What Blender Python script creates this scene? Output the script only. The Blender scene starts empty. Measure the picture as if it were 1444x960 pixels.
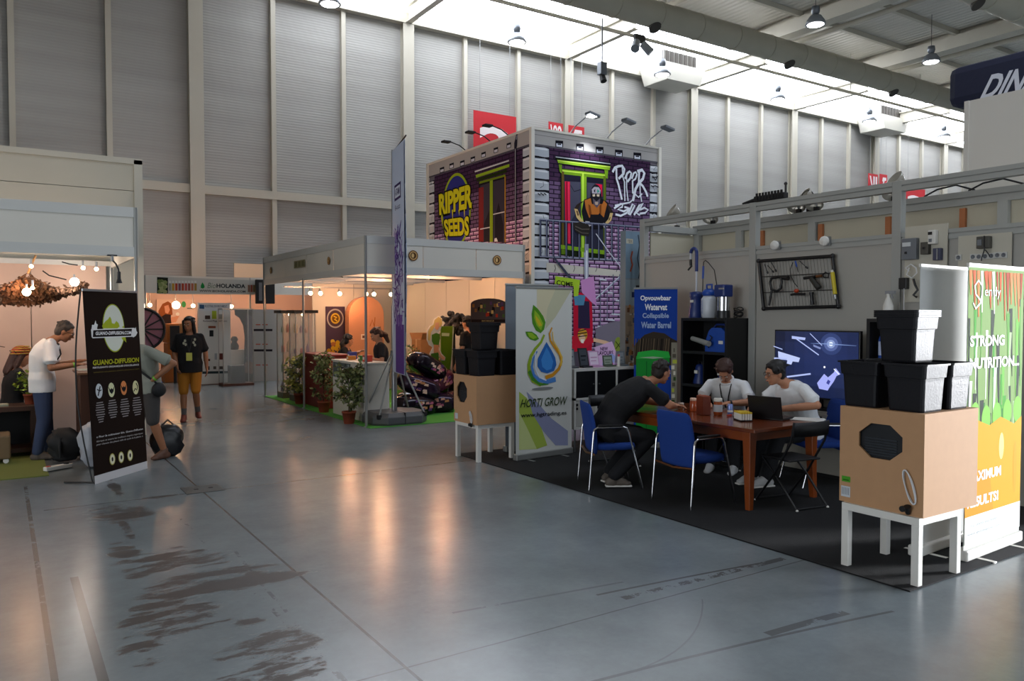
import bpy, bmesh, math, random
from mathutils import Vector, Matrix
random.seed(7)
COL = bpy.context.scene.collection
# ---------------------------------------------------------------- camera model (image 1444 x 960)
FPX = 1103.0; YAW = math.radians(33.2); PIT = math.atan(35/FPX); CH = 1.75
FW = (math.sin(YAW), math.cos(YAW)); RT = (math.cos(YAW), -math.sin(YAW))
def ray(px, py):
    a = (px-722)/FPX; b = (480-py)/FPX
    fy = math.cos(PIT)+b*math.sin(PIT); fz = -math.sin(PIT)+b*math.cos(PIT)
    return Vector((FW[0]*fy+RT[0]*a, FW[1]*fy+RT[1]*a, fz))
EYE = Vector((0, 0, CH))
def fl(px, py, z=0.0):
    d = ray(px, py); return EYE + d*((z-CH)/d.z)
def atX(px, py, X):
    d = ray(px, py); return EYE + d*(X/d.x)
def atY(px, py, Y):
    d = ray(px, py); return EYE + d*(Y/d.y)

# ---------------------------------------------------------------- materials
MATS = {}
def s2l(c): return c/12.92 if c <= .04045 else ((c+.055)/1.055)**2.4
def hexc(h):
    h = h.lstrip('#'); return tuple(s2l(int(h[i:i+2], 16)/255) for i in (0, 2, 4))
def mat(name, col='#888888', rough=.6, metal=0., bump=0., bscale=40., var=0., vscale=6., emit=None, es=1., alpha=1., trans=0., spec=.5, coat=0.):
    if name in MATS: return MATS[name]
    m = bpy.data.materials.new(name); m.use_nodes = True; nt = m.node_tree; b = nt.nodes['Principled BSDF']
    c = hexc(col) if isinstance(col, str) else col
    b.inputs['Base Color'].default_value = (*c, 1); b.inputs['Roughness'].default_value = rough
    b.inputs['Metallic'].default_value = metal; b.inputs['Specular IOR Level'].default_value = spec
    if coat: b.inputs['Coat Weight'].default_value = coat; b.inputs['Coat Roughness'].default_value = .15
    if emit:
        b.inputs['Emission Color'].default_value = (*(hexc(emit) if isinstance(emit, str) else emit), 1); b.inputs['Emission Strength'].default_value = es
    if alpha < 1: b.inputs['Alpha'].default_value = alpha
    if trans: b.inputs['Transmission Weight'].default_value = trans
    tc = nt.nodes.new('ShaderNodeTexCoord')
    if var:
        n = nt.nodes.new('ShaderNodeTexNoise'); n.inputs['Scale'].default_value = vscale; n.inputs['Detail'].default_value = 5
        nt.links.new(tc.outputs['Object'], n.inputs['Vector'])
        mx = nt.nodes.new('ShaderNodeMix'); mx.data_type = 'RGBA'
        mx.inputs[6].default_value = (*[max(0, x*(1-var)) for x in c], 1); mx.inputs[7].default_value = (*[min(1, x*(1+var)) for x in c], 1)
        nt.links.new(n.outputs['Fac'], mx.inputs[0]); nt.links.new(mx.outputs[2], b.inputs['Base Color'])
    if bump:
        n = nt.nodes.new('ShaderNodeTexNoise'); n.inputs['Scale'].default_value = bscale; n.inputs['Detail'].default_value = 3
        nt.links.new(tc.outputs['Object'], n.inputs['Vector'])
        bp = nt.nodes.new('ShaderNodeBump'); bp.inputs['Strength'].default_value = bump; bp.inputs['Distance'].default_value = .01
        nt.links.new(n.outputs['Fac'], bp.inputs['Height']); nt.links.new(bp.outputs['Normal'], b.inputs['Normal'])
    MATS[name] = m; return m
def colmat(name, rough=.5, spec=.4):
    """printed surface: colour comes from the mesh's colour attribute (the artwork's own ink)"""
    if name in MATS: return MATS[name]
    m = bpy.data.materials.new(name); m.use_nodes = True; nt = m.node_tree; b = nt.nodes['Principled BSDF']
    a = nt.nodes.new('ShaderNodeAttribute'); a.attribute_name = 'Col'
    nt.links.new(a.outputs['Color'], b.inputs['Base Color'])
    b.inputs['Roughness'].default_value = rough; b.inputs['Specular IOR Level'].default_value = spec
    MATS[name] = m; return m
PRINT = colmat('printed_ink', .75, .12)

# ---------------------------------------------------------------- mesh builder
def basis(d):
    d = Vector(d).normalized(); a = Vector((0, 0, 1)) if abs(d.z) < .95 else Vector((1, 0, 0))
    u = d.cross(a).normalized(); return u, u.cross(d).normalized()*-1
class MB:
    def __init__(s): s.v = []; s.f = []; s.m = []; s.c = []; s.sm = []; s.mats = []
    def _mi(s, m):
        if m not in s.mats: s.mats.append(m)
        return s.mats.index(m)
    def add(s, vs, fs, m, col=None, smooth=False):
        o = len(s.v); s.v += [tuple(v) for v in vs]; mi = s._mi(m)
        for f in fs: s.f.append(tuple(i+o for i in f)); s.m.append(mi); s.c.append(col); s.sm.append(smooth)
        return s
    def box(s, a, b, m, col=None, R=None, c=None):
        x0, y0, z0 = [min(p, q) for p, q in zip(a, b)]; x1, y1, z1 = [max(p, q) for p, q in zip(a, b)]
        vs = [Vector(p) for p in ((x0,y0,z0),(x1,y0,z0),(x1,y1,z0),(x0,y1,z0),(x0,y0,z1),(x1,y0,z1),(x1,y1,z1),(x0,y1,z1))]
        if R is not None:
            c = Vector(c) if c is not None else Vector(((x0+x1)/2, (y0+y1)/2, (z0+z1)/2)); vs = [c+R@(v-c) for v in vs]
        return s.add(vs, [(0,3,2,1),(4,5,6,7),(0,1,5,4),(1,2,6,5),(2,3,7,6),(3,0,4,7)], m, col)
    def beam(s, p, q, w, h, m, col=None):
        """rectangular bar from p to q, w across, h in the 'up' sense"""
        p = Vector(p); q = Vector(q); u, v = basis(q-p); u = u*w/2; v = v*h/2
        vs = [p-u-v, p+u-v, p+u+v, p-u+v, q-u-v, q+u-v, q+u+v, q-u+v]
        return s.add(vs, [(0,1,2,3),(7,6,5,4),(0,4,5,1),(1,5,6,2),(2,6,7,3),(3,7,4,0)], m, col)
    def cyl(s, p, q, r0, r1=None, m=None, n=16, col=None, cap=True, smooth=True):
        r1 = r0 if r1 is None else r1
        p = Vector(p); q = Vector(q); u, v = basis(q-p); vs = []
        for c, r in ((p, r0), (q, r1)):
            for i in range(n): a = 2*math.pi*i/n; vs.append(c+u*r*math.cos(a)+v*r*math.sin(a))
        s.add(vs, [(i, (i+1) % n, n+(i+1) % n, n+i) for i in range(n)], m, col, smooth)
        if cap:
            s.add(vs[:n], [tuple(range(n))[::-1]], m, col); s.add(vs[n:], [tuple(range(n))], m, col)
        return s
    def tube(s, pts, r, m, n=8, col=None, cap=True):
        pts = [Vector(p) for p in pts]; rs = r if isinstance(r, (list, tuple)) else [r]*len(pts); rings = []; u = None
        for i, p in enumerate(pts):
            d = (pts[min(i+1, len(pts)-1)]-pts[max(i-1, 0)])
            if d.length < 1e-9: d = Vector((0, 0, 1))
            d.normalize()
            if u is None: u, _ = basis(d)
            u = (u-d*u.dot(d)).normalized(); w = d.cross(u)
            rings.append([p+(u*math.cos(2*math.pi*k/n)+w*math.sin(2*math.pi*k/n))*rs[i] for k in range(n)])
        vs = [v for rg in rings for v in rg]
        fs = [(i*n+k, i*n+(k+1) % n, (i+1)*n+(k+1) % n, (i+1)*n+k) for i in range(len(pts)-1) for k in range(n)]
        s.add(vs, fs, m, col, True)
        if cap: s.add(rings[0], [tuple(range(n))[::-1]], m, col); s.add(rings[-1], [tuple(range(n))], m, col)
        return s
    def lathe(s, prof, c, m, n=24, col=None, axis=(0, 0, 1), sq=None):
        """prof: list of (radius, height) along axis from c"""
        c = Vector(c); ax = Vector(axis).normalized(); u, v = basis(ax); vs = []
        for r, h in prof:
            for k in range(n):
                a = 2*math.pi*k/n; vs.append(c+ax*h+(u*math.cos(a)+v*math.sin(a))*r)
        fs = [(i*n+k, i*n+(k+1) % n, (i+1)*n+(k+1) % n, (i+1)*n+k) for i in range(len(prof)-1) for k in range(n)]
        s.add(vs, fs, m, col, True)
        if prof[0][0] > 1e-4: s.add(vs[:n], [tuple(range(n))[::-1]], m, col)
        if prof[-1][0] > 1e-4: s.add(vs[-n:], [tuple(range(n))], m, col)
        return s
    def ell(s, c, r, m, n=14, k=9, R=None, col=None):
        c = Vector(c); vs = []; r = (r, r, r) if not hasattr(r, '__len__') else r
        for j in range(k+1):
            t = math.pi*j/k
            for i in range(n):
                a = 2*math.pi*i/n; p = Vector((r[0]*math.sin(t)*math.cos(a), r[1]*math.sin(t)*math.sin(a), r[2]*math.cos(t)))
                vs.append(c+(R@p if R is not None else p))
        fs = [(j*n+i, (j+1)*n+i, (j+1)*n+(i+1) % n, j*n+(i+1) % n) for j in range(k) for i in range(n)]
        return s.add(vs, fs, m, col, True)
    def cap(s, p, q, r0, r1, m=None, n=12):
        """tapered capsule"""
        p = Vector(p); q = Vector(q); d = (q-p)
        L = d.length
        if L < 1e-6: return s.ell(p, r0, m)
        d.normalize(); prof = []
        for j in range(5): t = math.pi/2*j/4; prof.append((r0*math.sin(t), -r0*math.cos(t)))
        for j in range(5): t = math.pi/2*j/4; prof.append((r1*math.cos(t), L+r1*math.sin(t)))
        prof[0] = (1e-5, prof[0][1]); prof[-1] = (1e-5, prof[-1][1])
        return s.lathe(prof, p, m, n, axis=d)
    def prism(s, poly, z0, z1, m, fr=None, col=None, smooth=False):
        """2D polygon extruded; fr(u,v,w)->3D"""
        fr = fr or (lambda u, v, w: Vector((u, v, w))); n = len(poly)
        vs = [fr(u, v, z0) for u, v in poly]+[fr(u, v, z1) for u, v in poly]
        s.add(vs, [tuple(range(n))[::-1], tuple(range(n, 2*n))], m, col)
        s.add(vs, [(i, (i+1) % n, n+(i+1) % n, n+i) for i in range(n)], m, col, smooth); return s
    def loft(s, rings, m, col=None, cap=True, smooth=True):
        n = len(rings[0]); vs = [v for r in rings for v in r]
        s.add(vs, [(i*n+k, i*n+(k+1) % n, (i+1)*n+(k+1) % n, (i+1)*n+k) for i in range(len(rings)-1) for k in range(n)], m, col, smooth)
        if cap: s.add(rings[0], [tuple(range(n))[::-1]], m, col); s.add(rings[-1], [tuple(range(n))], m, col)
        return s
    def mesh(s, name):
        me = bpy.data.meshes.new(name); me.from_pydata(s.v, [], s.f)
        for m in s.mats: me.materials.append(m)
        me.polygons.foreach_set('material_index', s.m); me.polygons.foreach_set('use_smooth', s.sm)
        if any(c is not None for c in s.c):
            at = me.color_attributes.new('Col', 'FLOAT_COLOR', 'CORNER')
            buf = []
            for p, c in zip(me.polygons, s.c):
                cc = (*(hexc(c) if isinstance(c, str) else (c or (.5, .5, .5))), 1.0); buf += list(cc)*p.loop_total
            at.data.foreach_set('color', buf)
        me.update(); return me
    def build(s, name, parent=None, bevel=0., fix=True, loc=None, rz=None, subsurf=0):
        me = s.mesh(name)
        if fix:
            bm = bmesh.new(); bm.from_mesh(me)
            bmesh.ops.recalc_face_normals(bm, faces=bm.faces); bm.to_mesh(me); bm.free()
        o = bpy.data.objects.new(name, me); COL.objects.link(o)
        if parent is not None: o.parent = parent
        if loc is not None: o.location = loc
        if rz is not None: o.rotation_euler = (0, 0, rz)
        if bevel:
            b = o.modifiers.new('bevel', 'BEVEL'); b.width = bevel; b.segments = 2; b.limit_method = 'ANGLE'; b.angle_limit = math.radians(40)
        if subsurf:
            b = o.modifiers.new('sub', 'SUBSURF'); b.levels = subsurf; b.render_levels = subsurf
        return o
def thing(name, label, cat, loc=(0, 0, 0), rz=0., group=None):
    o = bpy.data.objects.new(name, None); COL.objects.link(o); o.location = loc; o.rotation_euler = (0, 0, rz)
    o.empty_display_size = .1
    o['label'] = label; o['category'] = cat
    if group: o['group'] = group
    return o
def tag(o, label, cat, group=None, kind=None):
    o['label'] = label; o['category'] = cat
    if group: o['group'] = group
    if kind: o['kind'] = kind
    return o
def struct(o, label=None):
    o['kind'] = 'structure'
    if label: o['label'] = label
    return o
def copy_tree(o, parent=None, loc=None, rz=None, label=None, group=None):
    c = o.copy(); COL.objects.link(c)
    if parent is not None: c.parent = parent; c.matrix_parent_inverse = o.matrix_parent_inverse.copy()
    for ch in [x for x in COL.objects if x.parent == o]: copy_tree(ch, c)
    if loc is not None: c.location = loc
    if rz is not None: c.rotation_euler = (0, 0, rz)
    if label: c['label'] = label
    if group: c['group'] = group
    return c

# ---------------------------------------------------------------- flat printed artwork on a plane
_TX = {}
def text_tris(s, bold=0., shear=0.):
    k = (s, bold, shear)
    if k in _TX: return _TX[k]
    cu = bpy.data.curves.new('t', 'FONT'); cu.body = s; cu.offset = bold; cu.shear = shear; cu.resolution_u = 3
    o = bpy.data.objects.new('t', cu); COL.objects.link(o)
    dg = bpy.context.evaluated_depsgraph_get(); me = o.evaluated_get(dg).to_mesh()
    vs = [(v.co.x, v.co.y) for v in me.vertices]; fs = [tuple(p.vertices) for p in me.polygons]
    o.evaluated_get(dg).to_mesh_clear(); bpy.data.objects.remove(o); bpy.data.curves.remove(cu)
    xs = [v[0] for v in vs] or [0, 1]; ys = [v[1] for v in vs] or [0, 1]
    x0, x1, y0, y1 = min(xs), max(xs), min(ys), max(ys)
    vs = [((x-x0)/max(x1-x0, 1e-6), (y-y0)/max(y1-y0, 1e-6)) for x, y in vs]
    _TX[k] = (vs, fs); return _TX[k]
class Art(MB):
    """origin O, unit U (right), V (up); N = U x V points at the viewer. Shapes are laid in thin layers in front of the panel."""
    def __init__(s, O, U, V=(0, 0, 1), m=None, step=.0008):
        super().__init__(); s.O = Vector(O); s.U = Vector(U).normalized(); s.V = Vector(V).normalized(); s.N = s.U.cross(s.V); s.L = 1; s.pm = m or PRINT; s.step = step; s.eps = 0.
    def P(s, u, v, l=None): return s.O+s.U*u+s.V*v+s.N*((s.L if l is None else l)*s.step+s.eps)
    def pix(s, px, py):
        d = ray(px, py); t = (s.O-EYE).dot(s.N)/d.dot(s.N); h = EYE+d*t-s.O; return (h.dot(s.U), h.dot(s.V))
    def poly(s, pts, col, px=False):
        if px: pts = [s.pix(*p) for p in pts]
        s.eps += 1e-5 if s.eps < .0006 else -.0005; s.add([s.P(u, v) for u, v in pts], [tuple(range(len(pts)))], s.pm, col); return s
    def rect(s, u0, v0, u1, v1, col): return s.poly([(u0, v0), (u1, v0), (u1, v1), (u0, v1)], col)
    def disc(s, u, v, r, col, ry=None, n=28, a0=0, a1=2*math.pi):
        ry = ry or r; return s.poly([(u+r*math.cos(a0+(a1-a0)*i/n), v+ry*math.sin(a0+(a1-a0)*i/n)) for i in range(n)], col)
    def stroke(s, pts, w, col, px=False, w1=None):
        if px: pts = [s.pix(*p) for p in pts]
        w1 = w if w1 is None else w1; n = len(pts); Ls = []; Rs = []
        for i, (x, y) in enumerate(pts):
            a = pts[max(i-1, 0)]; b = pts[min(i+1, n-1)]; dx, dy = b[0]-a[0], b[1]-a[1]; d = math.hypot(dx, dy) or 1
            ww = (w+(w1-w)*i/max(n-1, 1))/2; Ls.append((x-dy/d*ww, y+dx/d*ww)); Rs.append((x+dy/d*ww, y-dx/d*ww))
        for i in range(n-1): s.poly([Ls[i], Rs[i], Rs[i+1], Ls[i+1]], col)
        return s
    def text(s, t, box, col, bold=0., shear=0., keep=False):
        """fit text in (u0,v0,u1,v1)"""
        u0, v0, u1, v1 = box; vs, fs = text_tris(t, bold, shear)
        s.add([s.P(u0+x*(u1-u0), v0+y*(v1-v0)) for x, y in vs], fs, s.pm, col); return s
    def textpx(s, t, tl, br, col, bold=0., shear=0., tr=None, bl=None):
        """text fitted in a pixel quad: tl, tr, br, bl"""
        tl = s.pix(*tl); br_ = s.pix(*br)
        tr_ = s.pix(*tr) if tr else (br_[0], tl[1]); bl_ = s.pix(*bl) if bl else (tl[0], br_[1])
        vs, fs = text_tris(t, bold, shear); out = []
        for x, y in vs:
            a = [bl_[i]+(br_[i]-bl_[i])*x for i in (0, 1)]; b = [tl[i]+(tr_[i]-tl[i])*x for i in (0, 1)]
            out.append(s.P(a[0]+(b[0]-a[0])*y, a[1]+(b[1]-a[1])*y))
        s.add(out, fs, s.pm, col); return s
    def up(s): s.L += 1; return s
    def build(s, name, parent=None, **k): k['fix'] = False; return super().build(name, parent, **k)
def CR(x0, y0, sc): return lambda pts: [(x0+x/sc, y0+y/sc) for x, y in pts]

# common materials
ALU = mat('brushed_aluminium', '#9a9b98', .38, .6)
GREYP = mat('grey_frame_profile', '#a3a4a0', .5, .1)
WHITEP = mat('white_panel', '#d6d2c8', .5, var=.04, vscale=2)
WHITE = mat('white_paint', '#dedcd6', .45)
BLACK = mat('black_plastic', '#101013', .38)
BLACKM = mat('matt_black', '#0c0c0e', .7)
CHROME = mat('chrome', '#c8c8cc', .12, 1.)
STEEL = mat('steel', '#a5a7aa', .3, .9)
BULB = mat('lit_bulb', '#ffffff', .4, emit='#ffdca8', es=30)
COOL = mat('lit_cool_bulb', '#ffffff', .4, emit='#ffffff', es=14)
CABLE = mat('black_cable', '#0b0b0c', .5)
CARD = mat('brown_cardboard', '#9a6b3f', .8, var=.12, vscale=9)
SKIN = mat('skin', '#b98365', .5, var=.06, vscale=12, spec=.3)
SKIND = mat('tanned_skin', '#9c6a4c', .5, var=.06, vscale=12, spec=.3)
# ================================================================ SETTING
D = 27.0
def nn(nt, t, **k):
    n = nt.nodes.new(t)
    for a, b in k.items(): setattr(n, a, b)
    return n
def mth(nt, op, a, b=None, c=None, clamp=False):
    n = nt.nodes.new('ShaderNodeMath'); n.operation = op; n.use_clamp = clamp
    for i, x in enumerate((a, b, c)):
        if x is None: continue
        if isinstance(x, (int, float)): n.inputs[i].default_value = x
        else: nt.links.new(x, n.inputs[i])
    return n.outputs[0]
def mixc(nt, fac, a, b):
    n = nt.nodes.new('ShaderNodeMix'); n.data_type = 'RGBA'
    if isinstance(fac, (int, float)): n.inputs[0].default_value = fac
    else: nt.links.new(fac, n.inputs[0])
    for i, x in ((6, a), (7, b)):
        if isinstance(x, str): n.inputs[i].default_value = (*hexc(x), 1)
        else: nt.links.new(x, n.inputs[i])
    return n.outputs[2]
def ribbed(name, c0, c1, axis='Z', period=.1, bump=.5, rough=.55, streak=1.):
    m = bpy.data.materials.new(name); m.use_nodes = True; nt = m.node_tree; b = nt.nodes['Principled BSDF']
    g = nn(nt, 'ShaderNodeNewGeometry'); sp = nn(nt, 'ShaderNodeSeparateXYZ'); nt.links.new(g.outputs['Position'], sp.inputs[0])
    w = mth(nt, 'SINE', mth(nt, 'MULTIPLY', sp.outputs[axis], 2*math.pi/period))
    n = nn(nt, 'ShaderNodeTexNoise'); n.inputs['Scale'].default_value = 1.; n.inputs['Detail'].default_value = 5
    mp = nn(nt, 'ShaderNodeMapping'); nt.links.new(g.outputs['Position'], mp.inputs[0])
    mp.inputs['Scale'].default_value = (.12, .12, 2.2*streak) if axis == 'Z' else (.5, .5, .5)
    nt.links.new(mp.outputs[0], n.inputs['Vector'])
    f = mth(nt, 'ADD', mth(nt, 'MULTIPLY', w, .12), mth(nt, 'ADD', mth(nt, 'MULTIPLY', mth(nt, 'SUBTRACT', n.outputs['Fac'], .5), 1.6), .5), clamp=True)
    nt.links.new(mixc(nt, f, c0, c1), b.inputs['Base Color']); b.inputs['Roughness'].default_value = rough
    bp = nn(nt, 'ShaderNodeBump'); bp.inputs['Strength'].default_value = bump; bp.inputs['Distance'].default_value = .02
    nt.links.new(w, bp.inputs['Height']); nt.links.new(bp.outputs['Normal'], b.inputs['Normal'])
    return m
WALLM = ribbed('ribbed_wall_sheet', '#969490', '#a8a7a3', 'Z', .09, .12)
ROOFM = ribbed('ribbed_roof_deck', '#cdc8be', '#dad5cb', 'X', .3, .9)
STEELW = mat('painted_steelwork', '#b9b4a6', .5, var=.05, vscale=1.5)
DUCTM = mat('galvanised_duct', '#aaa594', .55, .15, var=.1, vscale=1.2)

# ---- floor
def floor_mat():
    m = bpy.data.materials.new('polished_concrete'); m.use_nodes = True; nt = m.node_tree; b = nt.nodes['Principled BSDF']
    g = nn(nt, 'ShaderNodeNewGeometry'); P = g.outputs['Position']; sp = nn(nt, 'ShaderNodeSeparateXYZ'); nt.links.new(P, sp.inputs[0]); X, Y = sp.outputs[0], sp.outputs[1]
    def noise(sc, det=6, rough=.55, scale3=None):
        n = nn(nt, 'ShaderNodeTexNoise'); n.inputs['Scale'].default_value = sc; n.inputs['Detail'].default_value = det; n.inputs['Roughness'].default_value = rough
        if scale3:
            mp = nn(nt, 'ShaderNodeMapping'); mp.inputs['Scale'].default_value = scale3; nt.links.new(P, mp.inputs[0]); nt.links.new(mp.outputs[0], n.inputs['Vector'])
        else: nt.links.new(P, n.inputs['Vector'])
        return n.outputs['Fac']
    n1 = noise(.45, 6); n2 = noise(3.2, 8, .65); n3 = noise(22, 6, .7)
    f = mth(nt, 'ADD', mth(nt, 'MULTIPLY', n1, .55), mth(nt, 'ADD', mth(nt, 'MULTIPLY', n2, .3), mth(nt, 'MULTIPLY', n3, .15)))
    f = mth(nt, 'MULTIPLY_ADD', mth(nt, 'SUBTRACT', f, .5), 3.2, .5, clamp=True)
    base = mixc(nt, f, '#636b6e', '#80888c')
    # small worn specks
    sp1 = noise(5, 10, .8, (1, 2.6, 1)); spm = mth(nt, 'MULTIPLY', mth(nt, 'SUBTRACT', sp1, .60), 9, clamp=True)
    base = mixc(nt, mth(nt, 'MULTIPLY', spm, .35), base, '#565352')
    # brown stain patches: soft ellipses broken up by noise
    br = noise(3.0, 12, .78, (.8, 3.2, 1)); tot = None
    ST = [(1.02,5.95,.40,.34),(.86,7.7,.28,.42),(1.18,5.35,.42,.30),(1.5,5.2,.28,.10),(.80,4.85,.30,.42),(.62,4.65,.16,.42),(1.12,4.15,.34,.22),(.88,5.35,.22,.3),(.74,6.4,.12,.35),(1.15,4.5,.12,.1),(1.02,3.8,.3,.22),(.84,7.05,.05,.45),
          (.95,8.9,.06,.7),(1.25,8.15,.22,.06)]
    for cx, cy, rx, ry in ST:
        dx = mth(nt, 'DIVIDE', mth(nt, 'SUBTRACT', X, cx), rx); dy = mth(nt, 'DIVIDE', mth(nt, 'SUBTRACT', Y, cy), ry)
        e = mth(nt, 'SUBTRACT', 1.25, mth(nt, 'ADD', mth(nt, 'MULTIPLY', dx, dx), mth(nt, 'MULTIPLY', dy, dy)), clamp=True)
        tot = e if tot is None else mth(nt, 'MAXIMUM', tot, e)
    nb = noise(1.7, 8, .7, (1, 2.2, 1)); sm = mth(nt, 'ADD', mth(nt, 'ADD', mth(nt, 'MULTIPLY', mth(nt, 'SUBTRACT', nb, .5), 6.), mth(nt, 'MULTIPLY', mth(nt, 'SUBTRACT', br, .5), 5.)), mth(nt, 'MULTIPLY', tot, 1.15)); sm = mth(nt, 'MULTIPLY', mth(nt, 'SUBTRACT', sm, .78), 6, clamp=True)
    sm = mth(nt, 'MULTIPLY', sm, mth(nt, 'GREATER_THAN', tot, .02))
    base = mixc(nt, mth(nt, 'MULTIPLY', sm, .95), base, '#37312f')
    # lines along Y (x, y0, y1, halfwidth, dashed)
    wob = mth(nt, 'MULTIPLY', mth(nt, 'SUBTRACT', noise(.8, 3), .5), .06)
    brk = noise(3.0, 6, .8)
    L = None
    def addl(mask, op):
        nonlocal L
        v = mth(nt, 'MULTIPLY', mask, op); L = v if L is None else mth(nt, 'MAXIMUM', L, v)
    def band(C, c, w): return mth(nt, 'LESS_THAN', mth(nt, 'ABSOLUTE', mth(nt, 'SUBTRACT', C, c)), w)
    def rng(C, a, b_): return mth(nt, 'MULTIPLY', mth(nt, 'GREATER_THAN', C, a), mth(nt, 'LESS_THAN', C, b_))
    addl(band(X, 1.66, .009), .9); addl(mth(nt, 'MULTIPLY', mth(nt, 'MULTIPLY', band(mth(nt, 'SUBTRACT', mth(nt, 'ADD', X, wob), mth(nt, 'MULTIPLY', Y, .03)), 1.25, .012), rng(Y, 2.6, 6.0)), mth(nt, 'GREATER_THAN', brk, .52)), .5); addl(band(X, 6.66, .009), .8)
    addl(band(mth(nt, 'ADD', Y, mth(nt, 'MULTIPLY', wob, .6)), 3.50, .006), .6)
    addl(mth(nt, 'MULTIPLY', band(mth(nt, 'ADD', Y, wob), 8.15, .012), rng(X, .3, 4.8)), .6)
    addl(mth(nt, 'MULTIPLY', mth(nt, 'MULTIPLY', band(X, .19, .016), rng(Y, 2, 9.4)), mth(nt, 'GREATER_THAN', brk, .46)), .7)
    addl(mth(nt, 'MULTIPLY', mth(nt, 'MULTIPLY', band(X, .385, .024), rng(Y, 2, 5.95)), mth(nt, 'GREATER_THAN', brk, .36)), .75)
    addl(mth(nt, 'MULTIPLY', mth(nt, 'MULTIPLY', band(mth(nt, 'ADD', X, mth(nt, 'MULTIPLY', Y, .02)), 1.42, .014), rng(Y, 2.5, 7.2)), mth(nt, 'GREATER_THAN', brk, .55)), .6)
    # curved tyre marks: y = y0 + k (x-x0)^2
    def arc(x0, y0, k, w, xa, xb, thr, op, sl=0.):
        d = mth(nt, 'SUBTRACT', X, x0); yy = mth(nt, 'ADD', mth(nt, 'MULTIPLY_ADD', mth(nt, 'MULTIPLY', d, d), k, y0), mth(nt, 'MULTIPLY', d, sl))
        a = mth(nt, 'LESS_THAN', mth(nt, 'ABSOLUTE', mth(nt, 'SUBTRACT', Y, yy)), w)
        addl(mth(nt, 'MULTIPLY', mth(nt, 'MULTIPLY', a, rng(X, xa, xb)), mth(nt, 'GREATER_THAN', brk, thr)), op)
    arc(2.5, 2.86, -.02, .012, 2.3, 4.4, .2, .55, -.1); arc(3.6, 2.78, -.05, .03, 3.5, 4.15, .45, .6, -.05)
    arc(3.2, 3.76, -.02, .012, 3.1, 4.5, .3, .7, -.08); arc(3.4, 3.63, 0, .03, 3.2, 4.7, .52, .7, -.02); arc(2.4, 3.98, 0, .012, 2.2, 3.4, .4, .4, -.12)
    arc(2.9, 2.9, .5, .006, 2.6, 3.6, .35, .35, .3)
    base = mixc(nt, L, base, '#3f3b39')
    nt.links.new(base, b.inputs['Base Color'])
    rg = mth(nt, 'ADD', .25, mth(nt, 'MULTIPLY', sm, .2))
    nt.links.new(rg, b.inputs['Roughness']); b.inputs['Specular IOR Level'].default_value = .42
    bp = nn(nt, 'ShaderNodeBump'); bp.inputs['Strength'].default_value = .06; bp.inputs['Distance'].default_value = .02
    nt.links.new(noise(1.6, 3, .5), bp.inputs['Height']); nt.links.new(bp.outputs['Normal'], b.inputs['Normal'])
    return m
FLOORM = floor_mat()
struct(MB().box((-14, -14, -.2), (64, D+.3, 0), FLOORM).build('floor'))
struct(MB().box((-14, D, 0), (64, D+.3, 12.75), WALLM).build('wall_back'))
wl_ = MB()
for a, b in (((-14.3, -14, 0), (-14, -5, 15)), ((-14.3, 7, 0), (-14, D+.3, 15)), ((-14.3, -5, 5.8), (-14, 7, 15))): wl_.box(a, b, WALLM)  # opening cut for the added side light
struct(wl_.build('wall_left'))
struct(MB().box((64, -14, 0), (64.3, D+.3, 15), WALLM).build('wall_right'))
# front wall (behind the camera) with a wide open goods door
fw_ = MB()
DX0, DX1, DZ = 4.0, 15.0, 5.0
for a, b in (((-14, -14.3, 0), (DX0, -14, 15)), ((DX1, -14.3, 0), (64, -14, 15)), ((DX0, -14.3, DZ), (DX1, -14, 15))): fw_.box(a, b, WALLM)
struct(fw_.build('wall_front'))
an_ = MB()
for a, b in (((30.5, -14, 0), (30.7, -10.6, 14)), ((30.5, -5.4, 0), (30.7, 5, 14)), ((30.5, -10.6, 4.8), (30.7, -5.4, 14))): an_.box(a, b, WALLM)
struct(an_.build('wall_added_opening'))  # unseen wall added to frame the second door light
struct(MB().box((16, -.5, 0), (16.1, 7, 5.8), STEELW).build('wall_light_blocker'))  # unseen partition added to keep door light off the tower and stands
SKYM = mat('daylit_glazing', '#ffffff', .6, emit='#eef4ff', es=7.5)
GLZ = mat('added_strip_glow', '#ffffff', .6, emit='#e4eeff', es=5.5)
# roof deck with the skylight strip and an added unseen one
rf = MB()
ZR = 14.2; SY0 = 23.2; SX0 = 8.2
for a, b in (((-14, 3.2, ZR), (64, SY0, ZR+.2)), ((-14, SY0, ZR), (SX0, D+.3, ZR+.2)), ((-14, -14.3, ZR), (64, -1.2, ZR+.2)), ((-14, -1.2, ZR), (6, 3.2, ZR+.2))): rf.box(a, b, ROOFM)
rf.box((-14, D, 12.75), (SX0, D+.3, ZR), WALLM)
struct(rf.build('ceiling'))
struct(MB().box((SX0, SY0, ZR), (64, D+.3, ZR+.05), SKYM).build('window_1'))
struct(MB().box((SX0, D+.1, 12.75), (64, D+.15, ZR), SKYM).build('window_2'))
struct(MB().box((6, -1.2, ZR), (64, 3.2, ZR+.05), GLZ).build('window_added'))  # unseen glowing strip added to light the foreground from above
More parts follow.
